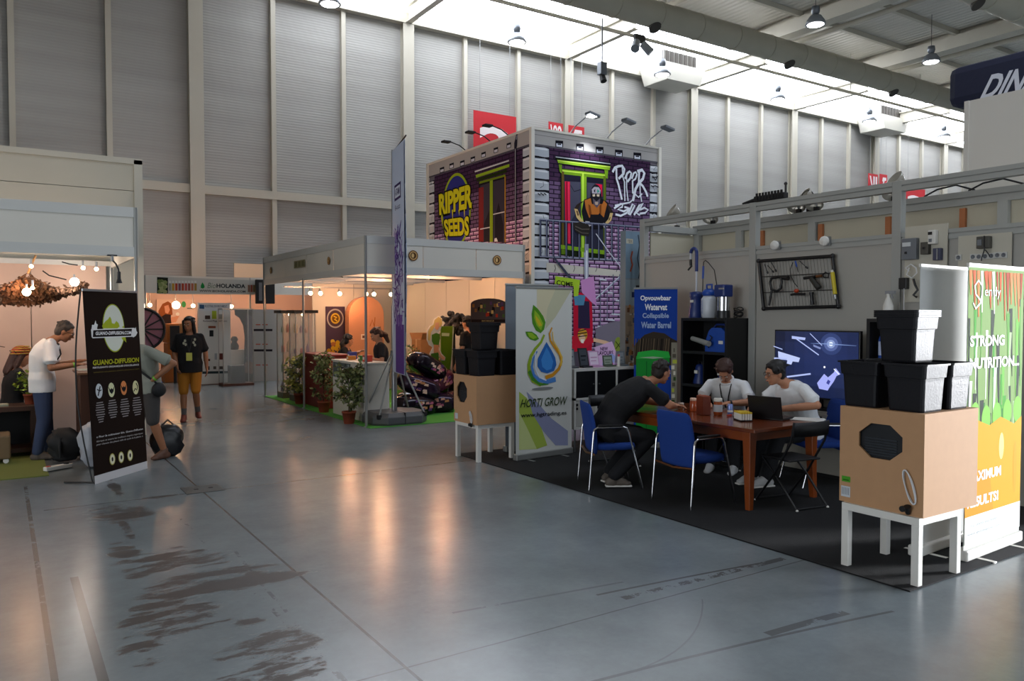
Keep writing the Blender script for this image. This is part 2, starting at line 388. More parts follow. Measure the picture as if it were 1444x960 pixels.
# wall columns, posts, rails
k = 0
for i in range(-2, 8):
    x = 5.4+7.5*i
    if x > 60: break
    k += 1
    c = MB(); c.box((x-.22, D-.28, 0), (x+.22, D-.24, 13.0), STEELW); c.box((x-.22, D-.04, 0), (x+.22, D-.002, 13.0), STEELW); c.box((x-.02, D-.24, 0), (x+.02, D-.04, 13.0), STEELW)
    struct(c.build('trim_%d' % k))
    for j in (1, 2):
        k += 1; xx = x+2.5*j
        struct(MB().box((xx-.08, D-.17, 0), (xx+.08, D-.002, 12.6), STEELW).build('trim_%d' % k))
k += 1
mr = MB(); mr.box((-14, D-.2, 5.7), (64, D-.003, 5.98), STEELW); struct(mr.build('trim_%d' % k)); k += 1
mr = MB(); mr.box((-14, D-.3, 12.6), (64, D-.003, 12.85), STEELW); struct(mr.build('trim_%d' % k))
# roof girders over the skylight, then box girders under the deck, purlins
gi = 0
for i in range(0, 8):
    x = 5.4+7.5*i; gi += 1
    g = MB(); g.box((x-.12, SY0-.6, 12.62), (x+.12, D-.25, 12.66), STEELW); g.box((x-.12, SY0-.6, 13.2), (x+.12, D-.25, 13.24), STEELW); g.box((x-.015, SY0-.6, 12.66), (x+.015, D-.25, 13.2), STEELW)
    tag(g.build('roof_girder'), 'white steel I-beam crossing the skylight at wall column %s' % ['hidden over the dark end', 'nearest the left end of the skylight', 'second from the left', 'third, beside the hanging white unit', 'fourth from the left', 'fifth from the left', 'sixth, above the right red signs', 'seventh, at the far right end'][i], 'beam', 'steel beams across the skylight')
    g = MB(); g.box((x-.3, 3.2, 13.45), (x+.3, SY0, 14.0), STEELW)
    g.cyl((x+1.2, 3.2, 13.6), (x+1.2, SY0, 13.6), .11, None, STEELW, 10)
    g.box((x-.08, 3.2, 14.0), (x+.08, SY0, 14.19), STEELW)
    struct(g.build('trim_roof_frame'))
pu = MB()
for y in [SY0-.1-2.4*i for i in range(5)]: pu.box((-14, y-.08, 13.98), (64, y+.08, 14.19), STEELW)
struct(pu.build('trim_purlins'))
# big round ducts
def duct(Y, z, r, label):
    d = MB(); d.cyl((-14, Y, z), (63.9, Y, z), r, None, DUCTM, 40)
    for i in range(38):
        x = -12+2.0*i; d.cyl((x-.03, Y, z), (x+.03, Y, z), r+.02, None, DUCTM, 40)
    root = thing('ventilation_duct', label, 'duct', (0, 0, 0))
    d.build('duct_pipe', root)
    for i in range(7):
        x = 12.3+7.5*i; o = MB(); o.cyl((x, Y-.02, z-r+.06), (x, Y-.1, z-r-.05), .2, .24, mat('vent_dark', '#3b3630', .7), 20); o.build('air_outlet', root)
duct(21.0, 12.55, .46, 'long beige round air duct beside the skylight strip')
duct(13.6, 12.55, .46, 'second beige round air duct at the top right corner of the ceiling')
# thin lighting rail under the skylight
rl = MB(); rl.beam((8.5, 22.6, 12.35), (60, 22.6, 12.35), .1, .1, STEELW)
for i in range(9): x = 10+6*i; rl.cyl((x, 22.6, 12.4), (x, 22.6, ZR), .02, None, STEELW, 6)
tag(rl.build('lighting_rail'), 'long thin metal rail hung under the skylight', 'rail')
# pendant lamps
def pendant(P, label):
    r = thing('pendant_lamp', label, 'lamp', P, group='high bay pendant lamps')
    MB().cyl((0, 0, .62), (0, 0, ZR-P[2]), .012, None, CABLE, 6).build('cable', r)
    MB().lathe([(.02, .62), (.13, .6), (.15, .45), (.12, .34), (.05, .3)], (0, 0, 0), mat('lamp_housing', '#70757c', .4, .5), 20).build('ballast', r)
    MB().lathe([(.05, .32), (.2, .26), (.31, .1), (.36, -.04), (.35, -.05)], (0, 0, 0), mat('lamp_reflector', '#8b9097', .35, .4), 24).build('reflector', r)
    MB().ell((0, 0, -.03), (.31, .31, .07), COOL).build('lit_glass', r)
for (px, py), nm in zip(((465, 4), (729, 58), (934, 104), (1097, 139), (1226, 170), (1331, 192)), ('leftmost, at the top edge of the photo', 'hanging above the large red sign', 'right of the hanging white air unit', 'above the third wall bay from the right', 'hanging above the pair of small red signs', 'rightmost, beside the tall white panel')):
    p = atY(px, py, 24.6); pendant(p, 'grey high bay pendant lamp under the skylight, '+nm)
for (px, py), nm in zip(((1150, 33), (1313, 86)), ('the left one', 'right, above the dark blue banner')):
    pendant(fl(px, py, 12.3), 'bright pendant lamp under the roof deck, '+nm)
# hanging air units
def airunit(x, label):
    r = thing('air_heater_unit', label, 'heater', (x, 25.9, 12.1))
    u = mat('unit_white', '#c9c6bc', .5)
    b = MB(); b.prism([(-1.0, .0), (1.0, .0), (1.3, .75), (-1.3, .75)], -.75, .75, u, lambda a, b_, c: Vector((a, c, b_))); b.build('hood', r, bevel=.02)
    MB().box((-1.0, -.5, .75), (1.0, .5, 1.35), mat('unit_dark', '#6d6b66', .6)).build('fan_case', r, bevel=.02)
    g = MB()
    for i in range(7): g.box((-.9+.28*i, -.53, .8), (-.72+.28*i, -.5, 1.3), mat('vent_dark', rough=.7))
    g.build('grille', r)
    for sx in (-1, 1): MB().cyl((sx*.9, 0, 1.3), (sx*.9, 0, ZR-12.1), .03, None, STEELW, 6).build('hanger', r)
airunit(25.6, 'white air heater hanging under the skylight, the nearer of two'); airunit(42.1, 'white air heater hanging under the skylight, the farther smaller looking one')
# hanging projector on a pole
r = thing('stage_spotlight', 'small spotlight hanging on a long pole in front of the ribbed wall', 'spotlight', atY(849, 100, 22.3))
MB().cyl((0, 0, .25), (0, 0, 1.9), .03, None, mat('pole_grey', '#55585c', .5), 8).build('pole', r)
MB().box((-.14, -.12, -.15), (.14, .12, .3), mat('lamp_housing')).build('housing', r, bevel=.02)
MB().cyl((0, 0, -.15), (0, -.1, -.4), .1, .12, BLACKM, 14).build('lens', r)
r = thing('stage_spotlight', 'pair of small spotlights clamped on the thin rail above the heater', 'spotlight', (20.4, 22.38, 11.95))
MB().cyl((-.15, 0, .1), (-.4, -.2, -.25), .14, .17, mat('lamp_housing'), 14).build('housing', r)
MB().cyl((.15, 0, .1), (.4, -.2, -.25), .14, .17, mat('lamp_housing'), 14).build('housing', r)
MB().box((-.25, -.05, .1), (.25, .05, .4), BLACKM).build('bracket', r)
# drain hatch
p = fl(286, 690)
h = MB(); h.box((1.5, 8.1, .0005), (1.86, 8.45, .006), mat('hatch_steel', '#4a4a48', .5, .4, bump=.4, bscale=30))
for dx in (.1, .24): h.box((1.5+dx, 8.26, .006), (1.5+dx+.04, 8.29, .009), BLACKM)
tag(h.build('floor_hatch'), 'small dark metal hatch set in the concrete floor', 'hatch')

# ---- red hanging signs on the wall
RED = '#c8202c'
def redsign(label, quad, draw):
    (x0, y0), (x1, y1) = quad
    a = atY(x0, y0, D-.5); b = atY(x1, y1, D-.5)
    W_ = b.x-a.x; H_ = a.z-b.z
    r = thing('hanging_sign', label, 'sign', (a.x, D-.5, b.z))
    MB().box((0, .006, 0), (W_, .03, H_), mat('sign_red', RED, .5)).build('board', r)
    A = Art((0, 0, 0), (1, 0, 0)); draw(A, W_, H_); A.build('lettering', r)
    for sx in (.15*W_, .85*W_): MB().cyl((sx, .02, H_), (sx, .02, 12.6-b.z), .008, None, STEEL, 5).build('wire', r)
def two(A, w, h):
    A.text('2', (.12*w, .12*h, .92*w, .76*h), '#f1e6e6', .03)
redsign('large red hanging sign with a white 2 above the mural tower', ((668, 155), (728, 240)), two)
redsign('small red hanging sign with white digits, right beside the large red sign', ((774, 171), (794, 200)), lambda A, w, h: A.text('\\00', (.1*w, .1*h, .9*w, .85*h), '#f1e6e6', .03))
def arrow(A, w, h):
    A.poly([(.2*w, .1*h), (.45*w, .5*h), (.3*w, .55*h), (.4*w, .8*h), (.85*w, .8*h), (.85*w, .6*h), (.65*w, .6*h), (.35*w, .1*h)], '#f1e6e6')
redsign('small red hanging sign with a white pictogram above the mural tower top', ((802, 176), (824, 205)), arrow)
redsign('small red hanging sign with white strokes above the grey booth beam', ((1225, 244), (1238, 268)), lambda A, w, h: A.text('\\ll', (.1*w, .1*h, .9*w, .85*h), '#f1e6e6', .03))
redsign('small red hanging sign with a white pictogram, just left of the beam post', ((1241, 245), (1251, 268)), arrow)
redsign('large red hanging sign mostly hidden behind the grey booth beam at right', ((1276, 263), (1304, 310)), two)
# ================================================================ STANDS (exhibition booths)
ORANGEP = mat('stand_wall_panel', '#cfc8bb', .6, var=.03, vscale=1.5)
FASC = mat('stand_fascia_panel', '#d4d0c6', .45, var=.03, vscale=1.5)
FRAIL = mat('fascia_rail', '#c6c6c2', .45, .1)
def post(p, h, parent, r=.022, m=ALU):
    b = MB(); x, y = p; b.cyl((x, y, 0), (x, y, h), r, None, m, 8, smooth=False); b.cyl((x, y, 0), (x, y, .012), r*1.8, None, m, 10); return b.build('post', parent)
# --- stand in the middle (plants, counters)
B1 = thing('exhibition_stand', 'white fascia exhibition stand with orange lit back wall, potted plants in front', 'booth', (4.79, 11.5, 0))
B1.location = (0, 0, 0)
CX, CY, CXE, CYE = 4.79, 11.5, 7.8, 17.1
for p, h in (((CX, CY), 3.0), ((CX, 14.5), 2.45), ((CX, CYE), 3.0), ((CXE-.03, CY), 3.0)): post(p, h, B1)
def fascia(a, b, z0, z1, parent, nseg, t=.03, name='fascia'):
    a = Vector((*a, 0)); b = Vector((*b, 0)); d = (b-a).normalized(); n = Vector((d.y, -d.x, 0)); L = (b-a).length
    def seg(u0, u1, za, zb, m, off, th, nm):
        M = MB(); p = a+d*u0; q = a+d*u1
        vs = [p+n*off, q+n*off, q+n*(off-th), p+n*(off-th)]
        vv = [v+Vector((0, 0, za)) for v in vs]+[v+Vector((0, 0, zb)) for v in vs]
        M.add(vv, [(0,3,2,1),(4,5,6,7),(0,1,5,4),(1,2,6,5),(2,3,7,6),(3,0,4,7)], m); return M.build(nm, parent)
    hr = (z1-z0)*.2
    for i in range(nseg): seg(L*i/nseg+.006, L*(i+1)/nseg-.006, z0+hr, z1-hr, FASC, 0, t*.6, name+'_panel')
    seg(0, L, z1-hr, z1, FRAIL, .012, t, name+'_rail'); seg(0, L, z0, z0+hr, FRAIL, .012, t, name+'_rail')
fascia((CX, CYE), (CX, CY), 2.41, 3.0, B1, 4)
fascia((CX, CY), (CXE, CY), 2.41, 3.0, B1, 3)
w = MB()
for i in range(6):
    y0 = CY+.05+.96*i; w.box((CXE, y0+.006, 0), (CXE+.03, min(y0+.954, CYE), 2.47), ORANGEP)
w.build('back_wall_panel', B1)
w = MB()
for i in range(2): w.box((5.85+.98*i+.005, CYE, 0), (5.85+.98*(i+1)-.005, CYE+.03, 2.47), ORANGEP)
w.build('end_wall_panel', B1)
w = MB()
for y in (13.0, 14.5, 16.0): w.beam((CX, y, 2.46), (CXE, y, 2.46), .04, .05, FRAIL)
w.build('ceiling_rail', B1)
# round emblems on the fascia
def emblem(O, U, pts, parent, r=.085):
    A = Art(O, U)
    for u, v in pts:
        A.disc(u, v, r, '#6f4a2c'); A.up(); A.disc(u, v, r*.82, '#c9a26b'); A.up(); A.disc(u, v, r*.6, '#5a3a22'); A.up(); A.disc(u-.01, v, r*.28, '#d9b77c', ry=r*.42); A.L = 1
    A.build('round_emblem', parent)
emblem((CX, CY-.014, 0), (1, 0, 0), [(.82, 2.72)], B1); emblem((CX, CY-.014, 0), (1, 0, 0), [(2.42, 2.71)], B1)
emblem((CX-.014, CYE, 0), (0, -1, 0), [(.55, 2.7)], B1, .07); emblem((CX-.014, CYE, 0), (0, -1, 0), [(4.0, 2.7)], B1, .07)
A = Art((CX-.014, CYE, 0), (0, -1, 0)); A.rect(2.1, 2.66, 2.75, 2.8, '#8f8765'); A.up()
for i in range(3): A.rect(2.16+.2*i, 2.68, 2.3+.2*i, 2.78, '#6d6a4a')
A.build('fascia_sign', B1)
GREENC = mat('green_carpet', '#4f9a3a', .95, bump=.5, bscale=200)
c = MB(); c.box((CX-.02, CY-.2, .001), (CXE+.3, CYE, .012), GREENC); struct(c.build('floor_green_carpet'))

# --- left stand B0
B0 = thing('exhibition_stand', 'white fascia stand at the left edge with camouflage net and warm lights', 'booth', (0, 0, 0))
LX, LY, LYB = 1.33, 10.0, 12.45
for p in ((LX, LY), (-2.4, LY), (-.55, LY)):
    if p[0] != -.55: post(p, 3.0, B0)
fascia((-2.4, LY), (LX, LY), 2.43, 3.0, B0, 2)
b = MB(); b.box((LX, LY, 2.43), (LX+.03, LYB, 3.0), FASC); b.build('side_fascia', B0)
w = MB(); 
for i in range(4): w.box((-2.4+.92*i, LYB, 0), (-2.4+.92*(i+1)-.01, LYB+.03, 2.45), mat('pinkish_wall_cloth', '#c2a696', .8, var=.08, vscale=3))
w.build('back_wall_panel', B0)
post((LX, LYB), 2.45, B0)
w = MB(); w.box((-2.4, LYB-.01, 2.45), (LX, LYB+.03, 2.52), FRAIL); w.build('ceiling_rail', B0)
A = Art((0, LYB-.004, 0), (1, 0, 0))
for i, t in enumerate(['A SCV', 'TTIS', 'ABO']): A.text(t, (-.42, 1.66-.075*i, -.14, 1.71-.075*i), '#4a4440', .02)
A.stroke([(-.35, 1.42), (.05, 1.33)], .012, '#6a5a50'); A.build('wall_lettering', B0)
# tall beige wall behind it
tw = thing('tall_partition', 'tall beige partition wall rising behind the left stand', 'partition')
m_ = mat('beige_tall_panel', '#b5b0a1', .6, var=.05, vscale=1.2)
MB().box((-6, 12.55, 0), (1.66, 12.6, 3.55), m_).build('lower_panel', tw)
MB().box((-6, 12.55, 3.56), (1.66, 12.6, 3.98), m_).build('upper_panel', tw)
MB().box((-6, 12.52, 3.94), (1.77, 12.62, 4.02), STEELW).build('top_rail', tw)
for x in (1.66, ): MB().box((x, 12.52, 0), (x+.11, 12.62, 4.0), STEELW).build('edge_profile', tw)
# green rug
g = MB(); g.box((-3, 9.88, .001), (.42, 12.4, .01), mat('olive_rug', '#6f7a3a', .95, bump=.5, bscale=120)); struct(g.build('floor_olive_rug'))

# --- grey stand on the right (Horti Grow)
GP = mat('grey_stand_panel', '#aaa7a0', .55, var=.03, vscale=1.)
BEIGEP = mat('beige_stand_panel', '#bab39f', .6, var=.04, vscale=1.)
B2 = thing('exhibition_stand', 'grey framed exhibition stand with black carpet at right', 'booth', (0, 0, 0))
XW = 7.8
ys = [8.45, 6.47, 4.62, 2.77]
for y in ys:
    MB().box((XW-.03, y-.05, 0), (XW+.06, y+.05, 3.14), GREYP).build('frame_post', B2, bevel=.004)
for a, b in zip(ys[1:], ys[:-1]):
    MB().box((XW, a+.05, 0), (XW+.02, b-.05, 2.5), GP).build('wall_panel', B2)
    m = MB(); m.box((XW-.02, a+.05, 2.5), (XW+.05, b-.05, 2.545), GREYP); m.box((XW-.005, a+.05, 2.545), (XW+.04, b-.05, 2.56), GREYP); m.box((XW-.02, a+.05, 2.56), (XW+.05, b-.05, 2.6), GREYP); m.build('middle_rail', B2)
    m = MB(); m.box((XW-.03, a+.05, 3.03), (XW+.05, b-.05, 3.075), GREYP); m.box((XW-.01, a+.05, 3.075), (XW+.04, b-.05, 3.09), GREYP); m.box((XW-.03, a+.05, 3.09), (XW+.05, b-.05, 3.135), GREYP); m.build('top_beam', B2)
XB = 8.85
N2 = thing('exhibition_stand', 'neighbouring stand wall of beige panels and timber battens seen over the grey wall', 'booth')
m = MB(); m.box((XB, 2.77, 0), (XB+.03, 8.4, 2.95), BEIGEP); m.build('wall_panel', N2)
m = MB(); m.box((7.9, 8.4, 0), (XB, 8.43, 2.95), BEIGEP); m.build('end_panel', N2)
m = MB(); m.box((XB-.05, 2.77, 2.95), (XB+.06, 8.45, 3.02), GREYP); m.box((XB-.03, 2.77, 3.02), (XB+.04, 8.45, 3.035), GREYP); m.box((XB-.05, 2.77, 3.035), (XB+.06, 8.45, 3.1), GREYP); m.box((7.9, 8.36, 2.97), (XB, 8.46, 3.06), GREYP); m.build('top_rail', N2)
for px in (984, 1043, 1146, 1415):
    y = atX(px, 320, XB-.05).y; MB().box((XB-.08, y-.05, 0), (XB-.01, y+.05, 2.95), GREYP).build('frame_post', N2)
WOOD1 = mat('pine_batten', '#a9683f', .7, var=.15, vscale=8)
for px in (1074, 1157, 1252, 1357):
    y = atX(px, 320, XB-.04).y; MB().box((XB-.05, y-.03, 0), (XB-.005, y+.03, 2.92), WOOD1).build('timber_batten', N2)
# carpet
DARKC = mat('dark_carpet', '#0d0d11', .97, bump=.8, bscale=260, var=.35, vscale=140)
c = MB(); c.box((4.79, 2.72, .001), (7.79, 8.6, .01), DARKC); struct(c.build('floor_dark_carpet'))
# tall white wall further right with the dark blue box banner
W3 = thing('tall_partition', 'tall plain grey-white partition wall at the right edge', 'partition')
a = atX(1363, 143, 11.0)
MB().box((11.0, 3.6, 0), (11.06, a.y, a.z), mat('grey_white_panel', '#d0ccc5', .6, var=.02, vscale=.8)).build('wall_panel', W3)
MB().box((10.98, a.y-.04, 0), (11.08, a.y+.02, a.z), mat('grey_white_panel')).build('edge_profile', W3)
NAVY = mat('navy_fabric', '#151b38', .7, bump=.6, bscale=9)
XD = 11.5
p0 = atX(1335, 98, XD); p1 = atX(1338, 152, XD)
bb = thing('box_banner', 'dark blue fabric box banner with white capital letters above the right partition', 'banner')
b = MB(); b.box((XD, p0.y-2.6, p1.z+.0), (XD+.5, p0.y, p0.z+.02), NAVY); b.build('fabric_box', bb, bevel=.12)
for y in (p0.y-.5, p0.y-2.1): MB().box((XD+.2, y-.03, 0), (XD+.26, y+.03, p1.z+.05), STEEL).build('support_post', bb)
A = Art((XD-.003, p0.y, 0), (0, -1, 0), step=.002)
lt = [(1386, 142), (1386, 104), (1474, 92), (1474, 134)]
A.textpx('DINA', (1390, 107), (1462, 128), '#d8dbe6', .03, .35, tr=(1474, 88), bl=(1381, 141)); A.build('lettering', bb)

# --- printed pillar beside the grey stand
pl = thing('printed_pillar', 'blue-grey and rust printed pillar panel between the mural tower and the blue banner', 'pillar', (7.7, 8.72, 0))
MB().box((0, 0, 0), (.30, .12, 3.0), mat('pillar_core', '#7d8890', .6)).build('panel', pl)
A = Art((0, 0, 0), (1, 0, 0)); rnd = random.Random(3)
A.rect(0, 2.3, .3, 2.99, '#7b93a6'); A.rect(0, 1.9, .3, 2.28, '#8fa0aa'); A.rect(0, 0, .3, 1.9, '#9c8a76'); A.up()
A.rect(.01, 2.81, .14, 2.88, '#c7c2ae'); A.up(); A.text('TEX', (.03, 2.825, .12, 2.865), '#47505c'); A.L = 2
A.stroke([(.13, 2.7), (.1, 2.6), (.13, 2.5), (.09, 2.4)], .03, '#a3523c'); A.stroke([(.24, 2.95), (.27, 2.8), (.23, 2.6), (.28, 2.4), (.25, 2.3)], .02, '#3e4650')
for i in range(70):
    u, v = rnd.random()*.26, rnd.random()*1.85
    A.rect(u, v, u+.02+rnd.random()*.05, v+.02+rnd.random()*.06, rnd.choice(['#6b4a35', '#c9c3b4', '#4c5560', '#b07a4c', '#86796a', '#d8d4c6']))
A.rect(.12, 2.02, .2, 2.1, '#283457'); A.rect(.2, 2.12, .27, 2.2, '#3a3f46'); A.build('printed_artwork', pl)
# ================================================================ MURAL TOWER
RX0, RX1, RY0, RY1, RH = 8.02, 11.12, 11.6, 15.65, 5.08
MT = thing('mural_tower', 'tall square tower printed with a purple brick house mural and yellow lettering', 'booth')
CORE = mat('tower_core', '#6b6570', .7)
FP = Art((RX0, RY0, 0), (1, 0, 0), step=.0012)           # front, u = x-RX0
SPn = Art((RX0, RY1, 0), (0, -1, 0), step=.0012)           # side, u from far end to the corner
MB().box((RX0+.01, RY0+.01, 0), (RX1, RY0+.06, RH), CORE).build('front_panel', MT)
MB().box((RX0+.01, RY0+.06, 0), (RX0+.06, RY1, RH), CORE).build('side_panel', MT)
MB().box((RX1-.06, RY0+.06, 0), (RX1, RY1, RH), CORE).build('far_side_panel', MT)
MB().box((RX0, RY1-.06, 0), (RX1, RY1, RH), CORE).build('rear_panel', MT)
for x, y in ((RX0-.015, RY0-.015), (RX1-.02, RY0-.015), (RX0-.015, RY1-.02)):
    MB().box((x-.03, y-.03, 0), (x+.04, y+.04, RH+.03), WHITEP).build('corner_profile', MT)
def bricks(A, u0, u1, v0, v1, rh, bw, seed, hole=()):
    rnd = random.Random(seed); A.rect(u0, v0, u1, v1, '#1d1428'); A.up(); v = v0; k = 0
    while v < v1-1e-3:
        u = u0-(bw/2 if k % 2 else 0); f = v/RH
        while u < u1:
            a = max(u+.012, u0); b = min(u+bw-.012, u1); t = min(v+rh-.012, v1)
            if b-a > .02 and not any(hx0 < (a+b)/2 < hx1 and hy0 < v+rh/2 < hy1 for hx0, hy0, hx1, hy1 in hole):
                j = rnd.random()*.12
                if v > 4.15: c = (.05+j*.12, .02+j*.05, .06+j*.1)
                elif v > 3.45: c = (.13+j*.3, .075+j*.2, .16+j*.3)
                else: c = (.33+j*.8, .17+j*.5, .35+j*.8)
                A.rect(a, v+.006, b, t, tuple(c)); A.up()
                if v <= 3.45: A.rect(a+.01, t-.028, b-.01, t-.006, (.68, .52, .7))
                A.L -= 1
            u += bw
        v += rh; k += 1
    A.up()
def stones(A, u0, u1, v0, v1, h, seed):
    rnd = random.Random(seed); A.rect(u0, v0, u1, v1, '#15131a'); A.up(); v = v0
    while v < v1-.02:
        t = min(v+h, v1); j = rnd.random()*.1; w = u1-u0
        pts = [(u0+.008, v+.02), (u0+w*.3, v+.008+rnd.random()*.015), (u0+w*.7, v+.012+rnd.random()*.015), (u1-.01, v+.025), (u1-.012, t-.03), (u0+w*.7, t-.012), (u0+w*.3, t-.018), (u0+.01, t-.02)]
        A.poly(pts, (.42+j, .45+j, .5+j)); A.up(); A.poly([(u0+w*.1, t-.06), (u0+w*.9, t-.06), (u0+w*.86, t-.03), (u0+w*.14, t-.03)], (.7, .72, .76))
        if rnd.random() < .3: A.stroke([(u0+w*(.4+rnd.random()*.4), t-.03), (u0+w*(.3+rnd.random()*.4), t-.1), (u0+w*(.3+rnd.random()*.5), v+.05)], .008, '#1c1a22')
        A.L -= 1; v += h
    A.up()
W_ = RX1-RX0
# ---------- front
A = FP
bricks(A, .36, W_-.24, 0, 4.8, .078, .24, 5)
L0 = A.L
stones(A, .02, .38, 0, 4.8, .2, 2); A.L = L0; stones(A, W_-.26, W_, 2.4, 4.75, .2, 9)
A.L = L0+3
A.rect(0, 4.8, W_, RH, '#a9a6a4'); A.up(); A.rect(0, 4.8, W_, 4.83, '#5a5860'); A.rect(0, 4.99, W_, 5.0, '#7d7b7c'); A.up()
c1 = CR(740, 190, 4.8); c2 = CR(740, 370, 3.555)
LB = A.L
A.poly(c1([(145, 865), (700, 925), (700, 962), (145, 930)]), '#c9c4b8', px=True)
A.up()
for x in (200, 330, 480, 620): A.stroke(c1([(x, 880), (x+6, 905), (x-4, 928)]), .012, '#2b2930', px=True)
A.up()
for x in (205, 345, 478, 608, 733):   # eaves brackets
    y = 38+(x-205)*.155
    A.poly(c1([(x, y), (x+52, y+4), (x+52, y+48), (x, y+44)]), '#0f0d18', px=True); A.up(); A.poly(c1([(x+6, y+20), (x+46, y+24), (x+46, y+46), (x+6, y+42)]), '#d6dae6', px=True); A.up(); A.poly(c1([(x+14, y+22), (x+38, y+24), (x+38, y+32), (x+14, y+30)]), '#22202c', px=True); A.L -= 2
A.up()
# window: dark glass, curtains, green frame
P = lambda pts, col: A.poly(c1(pts), col, px=True)
P([(205, 148), (575, 195), (575, 218), (205, 168)], '#0e1a08'); P([(240, 225), (548, 262), (548, 850), (240, 815)], '#16200c'); A.up()
P([(262, 268), (530, 296), (530, 790), (262, 755)], '#2c2c40'); A.up()
P([(262, 268), (530, 296), (530, 330), (262, 312)], '#161428'); P([(300, 318), (372, 322), (372, 480), (300, 600)], '#454558'); P([(420, 325), (470, 330), (460, 400), (420, 440)], '#454558'); A.up()
P([(268, 316), (302, 318), (306, 738), (272, 734)], '#d9123f'); P([(475, 332), (520, 338), (520, 420), (500, 400), (480, 350)], '#d9123f'); A.up()
P([(276, 318), (284, 318), (288, 736), (280, 735)], '#8f0a2c'); P([(290, 320), (294, 320), (298, 736), (294, 735)], '#f04468')
A.stroke(c1([(305, 340), (330, 385), (380, 370)]), .012, '#12101c', px=True)
P([(376, 250), (414, 254), (414, 840), (376, 830)], '#7ca51f'); P([(246, 232), (546, 266), (546, 300), (246, 266)], '#6c9418'); P([(246, 240), (262, 242), (262, 810), (246, 806)], '#5b4a1a'); P([(528, 280), (545, 282), (545, 800), (528, 796)], '#5b6a1a')
A.up(); P([(384, 262), (396, 264), (396, 830), (384, 828)], '#b7d94a'); P([(250, 240), (540, 272), (540, 280), (250, 248)], '#b7d94a')
P([(215, 170), (575, 214), (570, 240), (222, 192)], '#8bb526'); P([(218, 172), (575, 216), (575, 222), (218, 178)], '#c6e45c'); P([(240, 745), (548, 785), (548, 812), (240, 772)], '#7ca51f'); P([(205, 148), (575, 195), (575, 201), (205, 154)], '#b8bcc0')
P([(226, 200), (248, 203), (245, 262), (232, 250)], '#6c9418'); P([(535, 238), (560, 242), (556, 300), (540, 285)], '#6c9418'); P([(243, 775), (285, 780), (285, 812), (243, 808)], '#5d7a16')
A.up()
# leaning masked figure (generic)
P([(395, 440), (440, 425), (520, 435), (560, 460), (575, 520), (560, 600), (520, 640), (430, 640), (395, 600), (380, 520)], '#14121a'); A.up()
P([(400, 445), (440, 430), (450, 470), (520, 470), (530, 445), (552, 470), (530, 560), (500, 530), (470, 580), (430, 560), (408, 500)], '#b5692a'); A.up()
P([(425, 470), (440, 480), (450, 560), (430, 540)], '#7a4015'); P([(500, 480), (515, 470), (512, 540), (500, 530)], '#7a4015'); P([(440, 540), (510, 540), (530, 590), (480, 600), (430, 590)], '#15131a')
P([(398, 448), (372, 470), (352, 520), (330, 500), (345, 475), (375, 455)], '#2c211c'); P([(330, 500), (352, 505), (372, 560), (395, 590), (380, 600), (345, 560)], '#d3b47a'); P([(552, 465), (575, 490), (595, 530), (575, 545), (560, 500)], '#2c211c'); P([(572, 530), (592, 530), (580, 580), (550, 610), (540, 595), (562, 570)], '#d3b47a')
P([(405, 585), (432, 588), (445, 615), (425, 625), (405, 610)], '#c9c3c9'); P([(522, 598), (550, 600), (552, 625), (530, 630)], '#c9c3c9')
A.up(); P([(342, 515), (352, 515), (362, 545), (352, 550)], '#6a4a32'); P([(568, 560), (576, 555), (570, 578), (560, 582)], '#6a4a32')
A.disc(*A.pix(*c1([(478, 405)])[0]), .135, '#17151d', ry=.19); A.up(); P([(448, 370), (465, 354), (495, 356), (508, 378), (505, 400), (450, 398)], '#a9a3ae'); P([(455, 430), (480, 452), (505, 430), (502, 470), (482, 495), (460, 470)], '#595260')
A.up(); P([(460, 380), (472, 366), (470, 395)], '#17151d'); P([(485, 368), (500, 384), (484, 396)], '#2c8f7c'); P([(452, 405), (470, 402), (470, 418), (455, 420)], '#d9c9b0'); P([(480, 404), (500, 404), (498, 420), (482, 418)], '#d9c9b0'); P([(468, 455), (492, 455), (488, 475), (472, 475)], '#b39c8a')
A.up()
# balcony railing
P([(95, 568), (690, 612), (780, 620), (780, 634), (690, 628), (95, 584)], '#3a3d55'); A.stroke(c1([(95, 572), (780, 624)]), .012, '#9fa3b8', px=True)
P([(95, 816), (690, 846), (690, 856), (95, 828)], '#8d90a4')
for x in list(range(100, 700, 44)):
    y = 576+(x-95)*.07; A.stroke(c1([(x, y), (x, y+245)]), .045, '#2d3046', px=True); 
A.up()
for x in list(range(100, 700, 44)):
    y = 576+(x-95)*.07; A.stroke(c1([(x-3, y), (x-3, y+245)]), .014, '#7f849c', px=True)
P([(320, 598), (370, 590), (425, 610), (440, 640), (425, 690), (370, 680), (325, 640)], '#2a2522'); A.up(); A.stroke(c1([(335, 620), (380, 640), (430, 640)]), .02, '#59514b', px=True); A.stroke(c1([(335, 640), (380, 665), (425, 668)]), .015, '#59514b', px=True)
